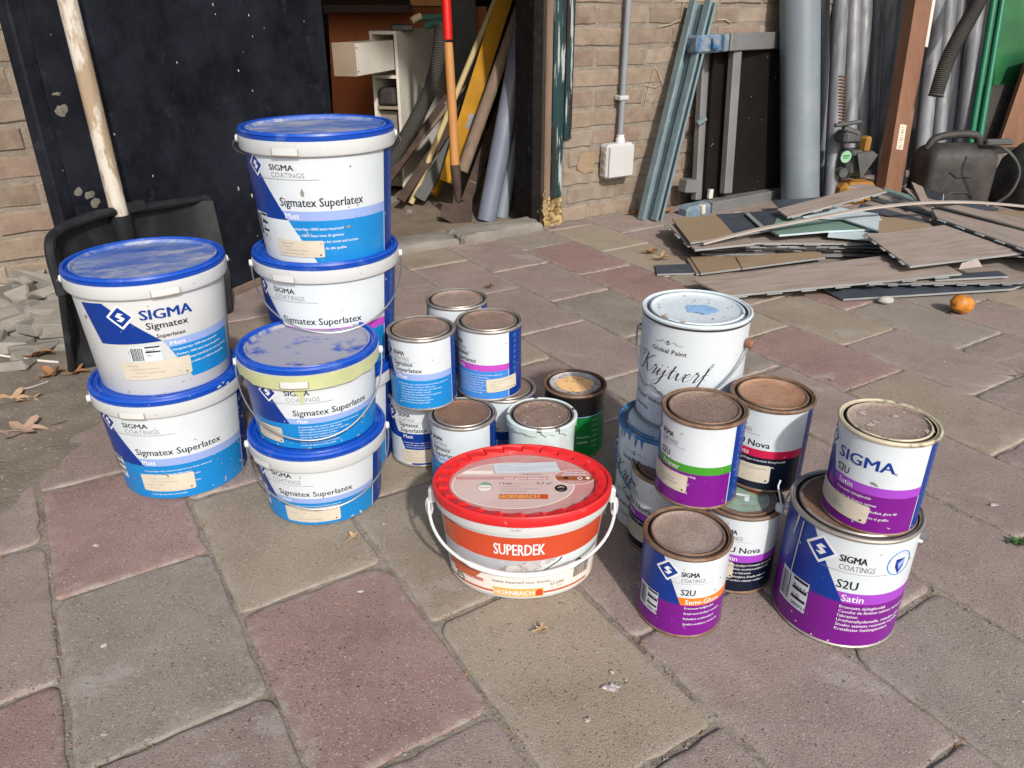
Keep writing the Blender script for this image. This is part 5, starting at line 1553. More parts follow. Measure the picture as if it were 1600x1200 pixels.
for _ in range(34):
    px_, py_ = q.uniform(-.25, .16), q.uniform(-.12, .16)
    c0 = V((-1.229, 1.827, 0)); hh = max(.008, .085 - .35 * abs(py_ + px_ * .3 - .12))
    chunk((c0.x + px_, c0.y + py_, hh * q.uniform(.75, 1.05)), q.uniform(.012, .036), q.uniform(.01, .024), q.uniform(.003, .008), q.uniform(0, 3), 'rubble', 'rubble_chunk', RL, 'rubble', RG, (q.uniform(-.5, .5), q.uniform(-.5, .5)))
hp_ = mb('rubble')
cx, cy = (-1.2127, 1.827, 0)[:2]
vs, fs = [], []
for j in range(13):
    for i in range(24):
        a = 2 * pi * i / 24; r_ = .30 * (j / 12) ** .8
        x, y = cx - .12 + r_ * cos(a) * 1.1, cy + .10 + r_ * sin(a) * 1.3
        vs.append((x, y, .085 * (1 - (j / 12) ** 1.4) + .01 * fbm(x * 2, y * 2) - .004))
for j in range(12):
    for i in range(24):
        i2 = (i + 1) % 24
        fs.append((j * 24 + i, j * 24 + i2, (j + 1) * 24 + i2, (j + 1) * 24 + i))
tag(hp_.add(vs, fs).build('rubble_grit'), 'fine grey grit filling the rubble heap by the wall', 'grit', kind='stuff')
def stick(name, pts, r, m, label, cat='stick'):
    return tag(mb(m).tube(smooth_path(pts, 5), r, 6).build(name), label, cat)
stick('wood_splinter', [(-1.1717, 1.5712, 0.02), (-1.0711, 1.5442, 0.018), (-0.9974, 1.5404, 0.012)], .0028, 'paint_flake', 'thin white splinter lying across the rubble, nearest the shovel', 'splinter')
stick('wood_splinter', [(-1.0312, 1.4105, 0.006), (-0.9945, 1.4172, 0.01), (-0.9742, 1.4516, 0.008)], .002, 'strip_grey', 'short pale splinter on the soil in front of the rubble', 'splinter')
stick('twig', [(-0.8874, 1.261, 0.004), (-0.8639, 1.2698, 0.006), (-0.8488, 1.2885, 0.004)], .0011, 'stalk', 'dark bent twig on the soil beside the pinkish dry leaf', 'twig')

def leaf(p, size, rz, m, label, lobes=5, curl=.3, cat='leaf', long=1.3):
    vs, fs = [], []
    n = 40
    for k in range(n):
        a = 2 * pi * k / n
        w = .42 + .58 * abs(cos(a * lobes / 2)) ** 2.2
        r_ = size * w * q.uniform(.92, 1.05)
        x, y = r_ * cos(a) * long, r_ * sin(a)
        vs.append((x, y, .004 + curl * size * (abs(y) / size) ** 1.5 + .15 * size * sin(x / size * 3) + .002))
    for k in range(n):
        a = 2 * pi * k / n; vs.append((vs[k][0] * .45, vs[k][1] * .45, .004 + .1 * size * sin(vs[k][0] * .45 / size * 3)))
    vs.append((0, 0, .003))
    fs = [(k, (k + 1) % n, n + (k + 1) % n, n + k) for k in range(n)] + [(n + k, n + (k + 1) % n, 2 * n) for k in range(n)]
    m_ = mb(m).add(vs, fs)
    m_.tube([(-size * 1.9, 0, .004), (-size, .0, .006), (0, 0, .005)], .0009, 5)
    o = m_.build('dry_leaf'); o.location = p; o.rotation_euler = (q.uniform(-.2, .2), q.uniform(-.2, .2), rz)
    return tag(o, label, cat, 'fallen dry leaves')
leaf((-0.9983, 1.3601, 0.004), .034, .5, 'leaf_tan', 'tan lobed dry leaf at the left edge, on soil in front of the rubble', 6)
leaf((-0.9632, 1.3657, 0.004), .022, -.5, 'leaf_tan', 'narrow tan dry leaf tucked against the bigger tan leaf', 4)
leaf((-0.9075, 1.2416, 0.004), .036, .35, 'leaf_pink', 'pinkish lobed dry leaf with its stalk to the right, left foreground soil', 6)
leaf((-0.9782, 1.4766, 0.008), .024, 1.1, 'leaf_brown', 'curled brown leaf standing on edge beside the foot of the shovel', 4, .7)
leaf((-0.9366, 1.4946, 0.004), .022, .1, 'leaf_brown', 'flat russet leaf against the bottom corner of the shovel', 5)
leaf((-1.0495, 1.5571, 0.02), .025, .3, 'leaf_brown', 'brown leaf lying on the edge of the rubble heap', 4)
leaf((0.4503, 2.4135, 0.004), .022, .2, 'leaf_brown', 'russet curled leaf left of the plank pile, the farther of two', 5, .5)
leaf((0.471, 2.3428, 0.004), .024, -.2, 'leaf_tan', 'tan curled leaf left of the plank pile, just above the small dark offcut', 5, .5)
leaf((0.466, 2.9301, 0.004), .026, .2, 'leaf_brown', 'brown leaf at the foot of the two leaning metal studs', 5, .4)
leaf((0.6085, 2.9715, 0.004), .022, .9, 'leaf_brown', 'brown leaf lying by the blue cap of the aluminium frame', 5, .4)
leaf((0.0372, 0.7353, 0.002), .007, .3, 'leaf_tan', 'crumpled golden scrap of leaf on the beige paver below the red lidded bucket', 5, .6)
leaf((-0.2361, 0.926, 0.002), .008, .9, 'leaf_tan', 'small tan leaf scrap in the joint right of the short bucket stack', 4, .5)
leaf((-0.0632, 2.0679, 0.003), .011, .1, 'stalk', 'dark withered leaf on the pavers behind the wall paint tins', 5, .6)

# specks and splashes on the paving
sp = mb('splat_white')
def splat(p, s, n=14, e=.7, rz=0):
    p = V(p); vs = []
    for k in range(n):
        a = 2 * pi * k / n; w = q.uniform(.45, 1.2)
        x, y = s * cos(a) * w, s * sin(a) * w * e
        vs.append((p.x + x * cos(rz) - y * sin(rz), p.y + x * sin(rz) + y * cos(rz), .0012 + q.uniform(0, .0004)))
    vs.append((p.x, p.y, .0022))
    sp.add(vs, [(k, (k + 1) % n, n) for k in range(n)])
splat((0.1168, 0.6466, 0), .010, 26, .8); splat((0.1196, 0.6705, 0), .004); splat((0.1071, 0.6466, 0), .004); splat((-0.2057, 0.8123, 0), .006, 12, .5); splat((-0.5064, 0.7134, 0), .006); splat((-0.4436, 0.5835, 0), .005)
splat((0.0839, 0.6028, 0), .005); splat((-0.1962, 0.9634, 0), .0035); splat((0.7672, 1.0141, 0), .010, 16, .5); splat((0.683, 1.4775, 0), .004); splat((0.6239, 1.8005, 0), .005); splat((0.7989, 1.7369, 0), .008, 14, .4); splat((0.134, 0.6589, 0), .002)
splat((-0.6106, 0.9119, 0), .007, 14, .7); splat((0.9672, 1.5669, 0), .004); splat((0.0572, 2.0383, 0), .005); splat((-0.1435, 1.7832, 0), .004)
for _ in range(60):
    x, y = q.uniform(-.8, 1.6), q.uniform(.55, 2.2); splat((x, y, 0), q.uniform(.0008, .0022), 7)
sp.build('paint_splash', pavement)

pb = mb('pebble').lathe([(0, -.0095), (.010, -.0085), (.017, -.002), (.016, .004), (.009, .009), (0, .010)], 11)
pb.v = [(x * 1.25 + q.uniform(-.0015, .0015), y + q.uniform(-.0015, .0015), z + q.uniform(-.001, .001)) for x, y, z in pb.v]
po = pb.build('pebble'); po.location = (1.0026, 1.9503, 0.009)
tag(po, 'grey white pebble at the front edge of the dark plank', 'pebble')
fr = thing('fruit', 'wrinkled orange fruit lying on the mauve pavers in front of the plank pile', 'fruit', (1.1609, 1.8775, 0), (0, .25, .35))
f_ = mb('fruit').lathe([(0, -.0235), (.012, -.0225), (.0225, -.014), (.0265, -.001), (.0245, .012), (.016, .0205), (.006, .0225), (0, .0205)], 28)
f_.v = [(p[0] * 1.22 + .002 * sin(p[2] * 200), p[1], p[2] + .0245 + .0008 * sin(p[0] * 300)) for p in f_.v]
f_.build('flesh', fr, world=False)
mb('stalk').lathe([(0, 0), (.004, .0), (.003, .003), (0, .004)], 8, c=(.029, -.008, .022)).build('stalk', fr, world=False)
wd_ = thing('weed', 'small green weed growing in the joint at the right edge', 'weed', (0.7471, 0.9164, 0))
lf = mb('weed')
for k in range(14):
    a = 2 * pi * k / 14 + q.uniform(-.3, .3); L_ = q.uniform(.008, .018); h_ = q.uniform(.003, .010)
    c_, s_ = cos(a), sin(a); w = L_ * .22
    P0 = Vector((0.7471, 0.9164, 0))
    lf.add([P0, P0 + Vector((c_ * L_ * .5 - s_ * w, s_ * L_ * .5 + c_ * w, h_)), P0 + Vector((c_ * L_, s_ * L_, h_ * .7)), P0 + Vector((c_ * L_ * .5 + s_ * w, s_ * L_ * .5 - c_ * w, h_))], [(0, 1, 2, 3)])
lf.build('leaves', wd_)

# ---- wall fittings
bx = thing('junction_box', 'square pale grey junction box on the brick wall with a conduit coming down into it', 'junction box', wp(.235, 0, .205))
j_ = mb('box_plastic'); wbox(j_, .172, .297, .0, .052, .148, .272, .010); j_.build('housing', bx)
j_ = mb('box_plastic'); wbox(j_, .178, .291, .0525, .058, .154, .266, .003); j_.build('cover', bx)
for z in (.182, .212, .240):
    a, b_ = V(wp(.172, .028, z)), V(wp(.168, .028, z)); mb('cabinet_edge').tube([a, b_], .010, 14).build('knockout', bx)
a, b_ = V(wp(.247, .026, .272)), V(wp(.247, .026, .300)); mb('wire_white').tube([a, a + (b_ - a) * .5, a + (b_ - a) * .55, b_], [.017, .017, .014, .014], 14).build('gland', bx)
cd = thing('conduit', 'thin grey vertical conduit clipped to the bricks above the junction box', 'conduit', wp(.246, .02, .3))
mb('conduit_grey').tube([wp(.2455, .026, .296), wp(.2485, .026, 2.2)], .0105, 14).build('tube', cd)
c_ = mb('box_plastic'); wbox(c_, .226, .266, .004, .040, .418, .434, .003); c_.build('clip', cd)

# two galvanised studs leaning against the wall
def stud(a, b, w, label, flip=1):
    a, b = V(a), V(b); b = upto(a, b, max(b.z, .74))
    ax = (b - a).normalized(); side = WD - ax * WD.dot(ax); side.normalize(); nr = ax.cross(side)
    if nr.dot(WN) < 0: nr = -nr
    o = thing('metal_stud', label, 'metal stud', tuple(a), group='galvanised metal studs leaning on the brick wall')
    for nm, (s0, s1, n0, n1) in (('web', (0, w, -.001, .0)), ('flange', (0, .0015, 0, .028)), ('flange', (w - .0015, w, 0, .028)), ('lip', (.0015, .010, .0265, .028)), ('lip', (w - .010, w - .0015, .0265, .028))):
        m_ = mb('steel_zinc'); vs = []
        for e in (a, b):
            for (s, n_) in ((s0, n0), (s1, n0), (s1, n1), (s0, n1)): vs.append(e + side * s + nr * n_)
        m_.add(vs, [(0, 1, 2, 3), (7, 6, 5, 4), (0, 4, 5, 1), (1, 5, 6, 2), (2, 6, 7, 3), (3, 7, 4, 0)]).build(nm, o)
    return o
stud((0.4721, 2.87, 0.0015), (0.6308, 3.06, 0.7279), .048, 'left and longer of the two galvanised studs leaning on the bricks')
sb = stud((0.5201, 2.855, 0.0028), (0.6394, 2.99, 0.544), .034, 'right and shorter of the two galvanised studs leaning on the bricks')

# aluminium trestle frame with blue caps and a dark board in it
fr = thing('trestle_frame', 'aluminium frame with worn blue plastic corner caps standing against the brick wall', 'frame', (0.7148, 2.95, 0.0116))
def bar(m_, a, b, wx, wy, bev=.003):
    a, b = V(a), V(b); ax = (b - a); L_ = ax.length; zq = ax.to_track_quat('Z', 'Y').to_matrix().to_4x4()
    # keep one side parallel to the wall
    z = ax.normalized(); x = (WD - z * WD.dot(z))
    if x.length < .2: x = Vector((0, 0, 1)) - z * z.z
    x.normalize(); y = z.cross(x)
    M_ = Matrix((x, y, z)).transposed().to_4x4()
    return m_.box(tuple((a + b) / 2), (wx, wy, L_), mtx=M_, bev=bev)
A_ = (0.758, 2.99, 0.0146); B_ = (1.2136, 3.34, 0.0077)
bar(mb('alu_frame'), A_, B_, .052, .06).build('bottom_rail', fr)
C_ = (0.7739, 3.06, 0.6026); E_ = (1.1345, 3.42, 0.5994)
bar(mb('alu_frame'), C_, E_, .058, .06).build('top_rail', fr)
bar(mb('alu_frame'), (0.7416, 3.06, 0.0314), (0.7283, 3.13, 0.5694), .06, .03).build('upright', fr)
bar(mb('alu_frame'), (0.8425, 3.05, 0.0587), (0.8308, 3.11, 0.5703), .042, .03).build('upright', fr)
cp = mb('blue_worn'); bar(cp, (0.6521, 2.93, 0.0065), (0.7583, 2.99, 0.0121), .058, .068, .012); cp.build('corner_cap', fr)
cp = mb('sticker_paper'); bar(cp, (0.718, 2.935, 0.02), (0.7346, 2.945, 0.0226), .035, .03, .003); cp.build('buckle', fr)
cp = mb('blue_plastic'); bar(cp, (0.6387, 2.99, 0.5967), (0.7704, 3.055, 0.6027), .060, .066, .008); cp.build('corner_cap', fr)
cp = mb('blue_plastic'); bar(cp, (0.7077, 2.985, 0.601), (0.7304, 2.995, 0.6028), .038, .03, .003); cp.build('buckle', fr)
cp = mb('blue_worn'); bar(cp, (0.7444, 3.015, 0.602), (0.7641, 3.03, 0.6036), .058, .05, .003); cp.build('corner_strap', fr)
cp = mb('alu_frame'); bar(cp, (0.6637, 3.03, 0.0927), (0.7206, 3.06, 0.0866), .05, .05, .004); cp.build('bracket', fr)
cp = mb('steel_zinc'); bar(cp, (0.7062, 3.06, 0.3176), (0.7353, 3.06, 0.3408), .016, .02, .003); cp.build('latch', fr)
bd = mb('board_dark')
P4 = [V((0.7567, 3.03, 0.0179)), V((1.2587, 3.36, -0.0241)), V((1.1684, 3.4, 0.6048)), V((0.7478, 3.1, 0.5882))]
tag(bd.plate(P4, .012).build('dark_board'), 'black brown board standing behind the aluminium frame', 'board')
tag(chunk((0.7745, 3.02, 0.0626), .010, .008, .019, .4, 'paint_flake', 'plaster_crumb', 'white crumb of plaster on the bottom rail of the aluminium frame', 'crumb'))

# ---- pipes and poles standing against the wall
def pole(name, a, b, r, m, label, cat, group=None, seg=20, cap=True):
    a, b = V(a), V(b)
    o = mb(m).tube([a, a + (b - a) * .5, b], r, seg).build(name)
    return tag(o, label, cat, group)
pole('drain_pipe', (1.1745, 3.14, 0.0032), (1.0206, 3.368, 1.4072), 0.0744, 'pvc_grey', 'thick upright grey plastic pipe right of the aluminium frame', 'pipe', seg=40)
GA = 'aluminium tubes standing against the wall on the right'
AL = [((1.3313, 3.3, -0.0383), (1.1304, 3.408, 1.3683), 0.0233, 'thin pinkish grey aluminium tube squeezed between the thick grey pipe and its neighbour'),
      ((1.3054, 3.16, -0.0013), (1.2177, 3.376, 1.3372), 0.0289, 'bright scratched aluminium tube standing directly right of the thick grey pipe'),
      ((1.4397, 3.36, 0.1066), (1.3512, 3.612, 1.2549), 0.0301, 'dull aluminium tube rising behind the rusty coil spring'),
      ((1.4896, 3.38, 0.103), (1.4059, 3.632, 1.2581), 0.033, 'aluminium tube rising behind the left half of the grey vise'),
      ((1.5629, 3.42, 0.0822), (1.4712, 3.636, 1.2751), 0.0321, 'darker aluminium tube rising behind the vise jaw'),
      ((1.5858, 3.32, 0.0065), (1.4914, 3.536, 1.3339), 0.0329, 'thick bright aluminium tube standing left of the leaning brown beam'),
      ((1.7052, 3.44, 0.0092), (1.5806, 3.62, 1.3335), 0.0312, 'dark aluminium tube half hidden by the left edge of the brown beam'),
      ((1.7395, 3.32, 0.0065), (1.6909, 3.572, 1.3342), 0.0329, 'bright aluminium tube emerging from behind the right edge of the brown beam'),
      ((1.8654, 3.42, -0.0147), (1.7653, 3.672, 1.3529), 0.0311, 'grey aluminium tube crossed by the upper part of the ribbed hose'),
      ((1.9162, 3.42, -0.0147), (1.8249, 3.672, 1.3529), 0.0325, 'speckled aluminium tube under the middle of the ribbed hose'),
      ((1.927, 3.36, -0.002), (1.877, 3.612, 1.3417), 0.0305, 'rightmost aluminium tube, next to the green pipes')]
for i, t_ in enumerate(AL): pole('aluminium_tube', t_[0], t_[1], t_[2], 'aluminium', t_[3], 'tube', GA) if len(t_) == 4 else None
pole('green_pipe', (1.924, 3.34, 0.2021), (1.9582, 3.568, 1.2319), 0.0134, 'green_pipe', 'left of the two thin green pipes on the right', 'pipe', 'thin green pipes')
pole('green_pipe', (1.9699, 3.36, 0.2121), (2.024, 3.626, 1.2237), 0.0135, 'green_pipe', 'right of the two thin green pipes, touching the green sheet', 'pipe', 'thin green pipes')
gs = mb('green_sheet').plate([V((2.0855, 3.56, 0.4177)), V((2.3621, 3.6, 0.3934)), V((2.3289, 3.62, 0.8877)), V((2.0257, 3.58, 0.8858))], .006)
tag(gs.build('green_sheet'), 'dark green plastic sheet in the upper right corner', 'sheet')
bx_ = mb('black_dusty').plate([V((2.0703, 3.5, 0.1859)), V((2.2889, 3.56, 0.177)), V((2.2558, 3.58, 0.4264)), V((2.047, 3.52, 0.4158))], .08)
tag(bx_.build('black_crate'), 'black plastic crate below the green sheet, behind the round tank', 'crate')
bo = mb('wood_brown').plate([V((2.0949, 3.42, 0.1767)), V((2.426, 3.5, 0.1642)), V((2.4223, 3.54, 0.6005)), V((2.1611, 3.48, 0.5415))], .02)
tag(bo.build('brown_board'), 'leaning reddish brown board at the right edge above the round tank', 'board')
dkw = mb('inside_dark'); wbox(dkw, 1.35, 3.2, .008, .03, .0, 2.3)  # flat panel added over the bricks, its colour paints the shade between the tubes
tag(dkw.build('shade_backing'), 'dark sheet leaning behind the row of aluminium tubes', 'sheet')

bm_ = thing('timber_beam', 'brown wooden beam leaning among the aluminium tubes with a white paper label on it', 'beam', (1.5378, 3.12, 0.0438))
b0, b1 = V((1.5349, 3.12, 0.0335)), V((1.5841, 3.3, 0.7425)); b2 = b0 + (b1 - b0) * 1.8
ax = (b1 - b0).normalized(); sd = Vector((.93, .36, 0)); sd = (sd - ax * sd.dot(ax)).normalized(); nb = ax.cross(sd)
if nb.y > 0: nb = -nb
def beam_box(m_, p0, p1, w0, w1, n0, n1):
    vs = []
    for e in (p0, p1):
        for (s, n_) in ((w0, n0), (w1, n0), (w1, n1), (w0, n1)): vs.append(e + sd * s + nb * n_)
    return m_.add(vs, [(3, 2, 1, 0), (4, 5, 6, 7), (0, 1, 5, 4), (1, 2, 6, 5), (2, 3, 7, 6), (3, 0, 4, 7)])
beam_box(mb('wood_brown'), b0, b2, -.043, .043, -.05, .0).build('timber', bm_)
c0 = b0 + (b1 - b0) * .245; c1 = b0 + (b1 - b0) * .375
lb = beam_box(mb('sticker_paper'), c0, c1, -.020, .014, .0005, .0015).build('paper_label', bm_)
p = Print(); x = 0
for i in range(9):
    beam = MB()
ln = mb('print_grey')
for i in range(9):
    f0 = .06 + .1 * i; beam_box(ln, c0.lerp(c1, f0), c0.lerp(c1, f0 + (.03 if i % 3 else .055)), -.010, (.004, .007, .0)[i % 3], .0017, .0019)
ln.build('lettering', lb)
wt = beam_box(mb('paint_flake'), b0 + (b1 - b0) * .78, b2, .044, .060, -.03, -.002); wt.build('white_edge', bm_)

def ribbed(name, pts, r, label, parent=None, pitch=.0075, m='hose_dark'):
    P_ = smooth_path(pts, 40); L_ = 0; path = [P_[0]]; rr = [r]
    acc = 0
    out, rad = [P_[0]], [r]
    step = pitch / 2; k = 0; want = step; run = 0
    for a, b in zip(P_, P_[1:]):
        d_ = (b - a).length
        while run + d_ >= want:
            t = (want - run) / d_; out.append(a.lerp(b, t)); k += 1; rad.append(r * (1.0 if k % 2 else .86)); want += step
        run += d_
    return tag(mb(m).tube(out, rad, 14).build(name), label, 'hose')
ribbed('ribbed_hose', [(1.6397, 3.16, 0.4088), (1.6614, 3.18, 0.5222), (1.7002, 3.2, 0.6221), (1.7579, 3.24, 0.7246), (1.8238, 3.3, 0.872)], .0285, 'dark ribbed hose crossing in front of the aluminium tubes at the upper right')

# jerrycan
jc = thing('jerrycan', 'dusty black plastic jerrycan with a moulded handle behind the plank pile', 'jerrycan', (1.7518, 3.12, -0.0078), (0, 0, .08))
w, d_, h_ = .150, .20, .215
prof = [(-.5, 0, 0), (.5, 0, 0)]
def jshape(zs):
    rings = []
    for (z, sx, sy, ox, r_) in zs:
        ring = []
        for cxs, cys, a0 in ((1, 1, 0), (-1, 1, pi / 2), (-1, -1, pi), (1, -1, 1.5 * pi)):
            for k in range(5):
                a = a0 + pi / 2 * k / 4
                ring.append((ox + cxs * (sx - r_) + r_ * cos(a), cys * (sy - r_) + r_ * sin(a), z))
        rings.append(ring)
    vs = [p for r_ in rings for p in r_]; n = len(rings[0]); fs = []
    for i in range(len(rings) - 1):
        for k in range(n): fs.append((i * n + k, i * n + (k + 1) % n, (i + 1) * n + (k + 1) % n, (i + 1) * n + k))
    fs.append(tuple(range(n - 1, -1, -1))); fs.append(tuple((len(rings) - 1) * n + k for k in range(n)))
    return vs, fs
vs, fs = jshape([(0, .132, .07, 0, .03), (.01, .142, .078, 0, .03), (.16, .142, .078, 0, .03), (.20, .140, .076, 0, .03), (.225, .128, .066, -.004, .03), (.240, .105, .045, -.012, .025), (.245, .090, .03, -.012, .02)])
mb('black_dusty').add(vs, fs).build('body', jc, world=False)
mb('black_dusty').tube(smooth_path([(-.125, 0, .225), (-.105, 0, .262), (-.05, 0, .277), (.03, 0, .280), (.072, 0, .268), (.085, 0, .232)], 6), .015, 12).build('handle', jc, world=False)
mb('black_dusty').tube([(.118, -.02, .222), (.134, -.02, .250)], .018, 16).build('cap', jc, world=False)
rb_ = mb('black_dusty')
for s in (-1, 1):
    rb_.tube([(-.06 * s, -.0785, .15), (-.03 * s, -.0795, .13), (.03 * s, -.0795, .13), (.06 * s, -.0785, .15)], .004, 6)
    rb_.tube([(-.06 * s, -.0785, .05), (-.03 * s, -.0795, .07), (.03 * s, -.0795, .07), (.06 * s, -.0785, .05)], .004, 6)
rb_.build('embossed_rib', jc, world=False)

# round tank with a cable
tk = thing('round_tank', 'dark round tank with a pale top at the right edge behind the jerrycan', 'tank', (2.1896, 3.12, -0.0287))
o_ = Vector((2.1896, 3.12, -0.0287))
mb('black_dusty').lathe([(0, -.01), (.20, -.01), (.225, .02), (.235, .10), (.215, .19), (.165, .25), (.145, .262), (.10, .268)], 40, c=tuple(o_)).build('body', tk)
mb('cabinet_edge').lathe([(.10, .2682), (.125, .2655), (.12, .2705), (0, .2725)], 40, c=tuple(o_)).build('lid', tk)
sp_ = mb('machine_grey'); sp_.box(tuple(V((1.8691, 3.06, 0.2518))), (.11, .03, .022), rz=.1, bev=.005); sp_.build('bracket', tk)
cbl = [V((1.7761, 2.98, 0.2499)), V((1.7963, 2.9, 0.2532)), V((1.8434, 2.88, 0.2111)), V((1.8681, 2.88, 0.1582)), V((1.853, 2.88, 0.095)), V((1.8213, 2.9, 0.0524)), V((1.7918, 2.92, 0.0236))]
tag(mb('machine_grey').tube(smooth_path(cbl, 8), .0055, 8).build('cable'), 'thin dark cable looping down in front of the round tank', 'cable')

# vise
vi = thing('vise', 'grey iron vise with a round green sticker, left of the brown beam', 'vise', (1.3883, 3.14, 0.0446))
c_ = V((1.366, 3.14, 0.1586))
m_ = mb('machine_grey'); m_.box(tuple(c_ + Vector((-.01, 0, .005))), (.095, .10, .10), rz=.2, bev=.018); m_.build('body', vi)
m_ = mb('machine_grey'); m_.box(tuple(V((1.3165, 3.13, 0.2631))), (.075, .08, .045), rz=.2, bev=.01); m_.build('jaw', vi)
m_ = mb('machine_grey'); m_.plate([V((1.3683, 3.06, 0.1114)), V((1.4167, 3.06, 0.2041)), V((1.3939, 3.06, 0.2185)), V((1.3365, 3.06, 0.2089))], .012); m_.build('side_plate', vi)
m_ = mb('machine_grey'); a = V((1.2757, 3.05, 0.1428)); m_.tube([a, a + Vector((.004, -.03, 0))], .018, 14); m_.build('bolt', vi)
m_ = mb('machine_grey'); m_.tube([V((1.2387, 3.08, 0.3103)), V((1.3427, 3.1, 0.3219))], .008, 10); m_.tube([V((1.2806, 3.1, 0.2983)), V((1.3388, 3.1, 0.2793))], .012, 10); m_.build('lever', vi)
m_ = mb('machine_ochre'); m_.box(tuple(V((1.3893, 3.16, 0.0404))), (.16, .10, .09), rz=.2, bev=.02); m_.build('base', vi)
sp_ = mb('spring_rust'); a, b_ = V((1.2723, 3.1, 0.303)), V((1.2481, 3.12, 0.4855))
sp_.tube([a.lerp(b_, k / 160) + Vector((.012 * cos(k * .62), .012 * sin(k * .62), 0)) for k in range(161)], .0022, 6); sp_.build('spring', vi)
dk = mb('decal_green'); a = V((1.2837, 3.035, 0.201))
dk.lathe([(0, .0), (.0225, .0)], 24); 
Mx = Matrix.Rotation(.2, 4, 'Z') @ Matrix.Rotation(pi / 2, 4, 'X')
v0_ = [tuple((Mx @ Vector(p)) + a) for p in dk.v]; dk.v = v0_
dec = dk.build('decal', vi)
a2 = a + Vector((0, -.001, 0))
ln = mb('print_dkgreen'); ln.box(tuple(a2 + Vector((0, 0, .004))), (.030, .0006, .004), rz=.2); ln.box(tuple(a2 + Vector((0, 0, -.004))), (.022, .0006, .003), rz=.2); ln.build('lettering', dec)
m_ = mb('machine_ochre'); m_.box(tuple(V((1.3856, 3.12, 0.2356))), (.03, .04, .06), rz=.5, bev=.008); m_.build('hook', vi)

# ---- inside the doorway
cb = thing('cabinet', 'narrow white cabinet in the dark doorway with its top drawer pulled out', 'cabinet', (-.477, 3.44, 0))
pd = Vector((-.25, -.968, 0)).normalized(); wd2 = Vector((pd.y, -pd.x, 0)); wd2 = -wd2 if wd2.x > 0 else wd2      # wd2 points left
F0 = Vector((-.462, 3.37, 0))            # right front corner
CA = math.atan2(-pd.y, -pd.x)
def cbox(m_, a0, a1, l0, l1, z0, z1, bev=0.0):
    """a along depth (away), l leftwards"""
    c = F0 - pd * (a0 + a1) / 2 + wd2 * (l0 + l1) / 2 + Vector((0, 0, (z0 + z1) / 2))
    return m_.box(tuple(c), (a1 - a0, l1 - l0, z1 - z0), mtx=Matrix.Rotation(CA, 4, 'Z'), bev=bev)
CW_, CD_, CH_ = .118, .56, .632
m_ = mb('cabinet_white'); cbox(m_, 0, CD_, 0, .012, 0, CH_ - .0125); m_.build('side_panel', cb)
m_ = mb('cabinet_white'); cbox(m_, 0, CD_, CW_ - .012, CW_, 0, CH_ - .0125); m_.build('side_panel', cb)
m_ = mb('cabinet_white'); cbox(m_, 0, CD_, 0, CW_, CH_ - .012, CH_); m_.build('top_panel', cb)
m_ = mb('cabinet_inner'); cbox(m_, CD_ - .01, CD_, .0125, CW_ - .0125, .0, CH_ - .0125); m_.build('back_panel', cb)
for z in (.455, .335, .195, .02):
    m_ = mb('cabinet_edge' if z != .455 else 'cabinet_white'); cbox(m_, .002, CD_ - .0105, .0125, CW_ - .0125, z, z + .012); m_.build('shelf', cb)
m_ = mb('cabinet_inner'); cbox(m_, .03, .05, .0125, CW_ - .0125, .2075, .325); m_.build('lower_drawer', cb)
dr_ = mb('cabinet_white'); L0 = -.36
cbox(dr_, L0, .0, .016, .024, .490, .600); dr_.build('drawer_side', cb)
dr_ = mb('cabinet_white'); cbox(dr_, L0, .0, CW_ - .024, CW_ - .016, .490, .600); dr_.build('drawer_side', cb)
dr_ = mb('cabinet_edge'); cbox(dr_, L0 - .010, L0 - .0005, .014, CW_ - .014, .488, .602, .002); df = dr_.build('drawer_front', cb)
dr_ = mb('cabinet_inner'); cbox(dr_, L0, .0, .0245, CW_ - .0245, .492, .498); dr_.build('drawer_bottom', cb)
sc = mb('machine_grey')
for z in (.505, .585): sc.lathe([(0, .0), (.004, 0)], 8); 
v_ = []
sc = mb('machine_grey')
for z in (.505, .585):
    c = F0 - pd * (L0 + .012) + wd2 * .0155 + Vector((0, 0, z)); sc.box(tuple(c), (.006, .003, .006), mtx=Matrix.Rotation(CA, 4, 'Z'))
sc.build('screw', cb)
bk = mb('black_dusty'); c = F0 - pd * .05 + wd2 * .058 + Vector((0, 0, .383)); bk.box(tuple(c), (.12, .075, .072), mtx=Matrix.Rotation(CA, 4, 'Z'), bev=.012)
tag(bk.build('battery_pack'), 'small black box sitting on the open shelf of the white cabinet', 'box')
bk = mb('machine_grey'); c = F0 - pd * .16 + wd2 * .04 + Vector((0, 0, .6435)); bk.box(tuple(c), (.24, .085, .022), mtx=Matrix.Rotation(CA + .4, 4, 'Z'), bev=.003)
tag(bk.build('dark_block'), 'flat dark block on top of the white cabinet, under the gloves', 'block')
gl = thing('work_gloves', 'pair of green work gloves with a cream cuff lying on the cabinet', 'gloves', (-0.3559, 3.5, 0.6691))
g_ = mb('glove_green'); g_.tube(smooth_path([(-0.3883, 3.44, 0.6768), (-0.3503, 3.45, 0.6814), (-0.307, 3.46, 0.6813), (-0.2613, 3.48, 0.6929)], 5), [.012] * 15 + [.008], 10); g_.build('glove', gl)
g_ = mb('glove_green'); g_.tube(smooth_path([(-0.352, 3.4, 0.647), (-0.3181, 3.4, 0.6586), (-0.2829, 3.41, 0.6608), (-0.2475, 3.42, 0.6653)], 5), [.008] + [.014] * 14 + [.010], 10); g_.build('glove', gl)
g_ = mb('glove_cream'); g_.tube(smooth_path([(-0.4046, 3.42, 0.6677), (-0.387, 3.43, 0.6792), (-0.3697, 3.44, 0.6861)], 5), [.013] * 11, 10); g_.build('cuff', gl)
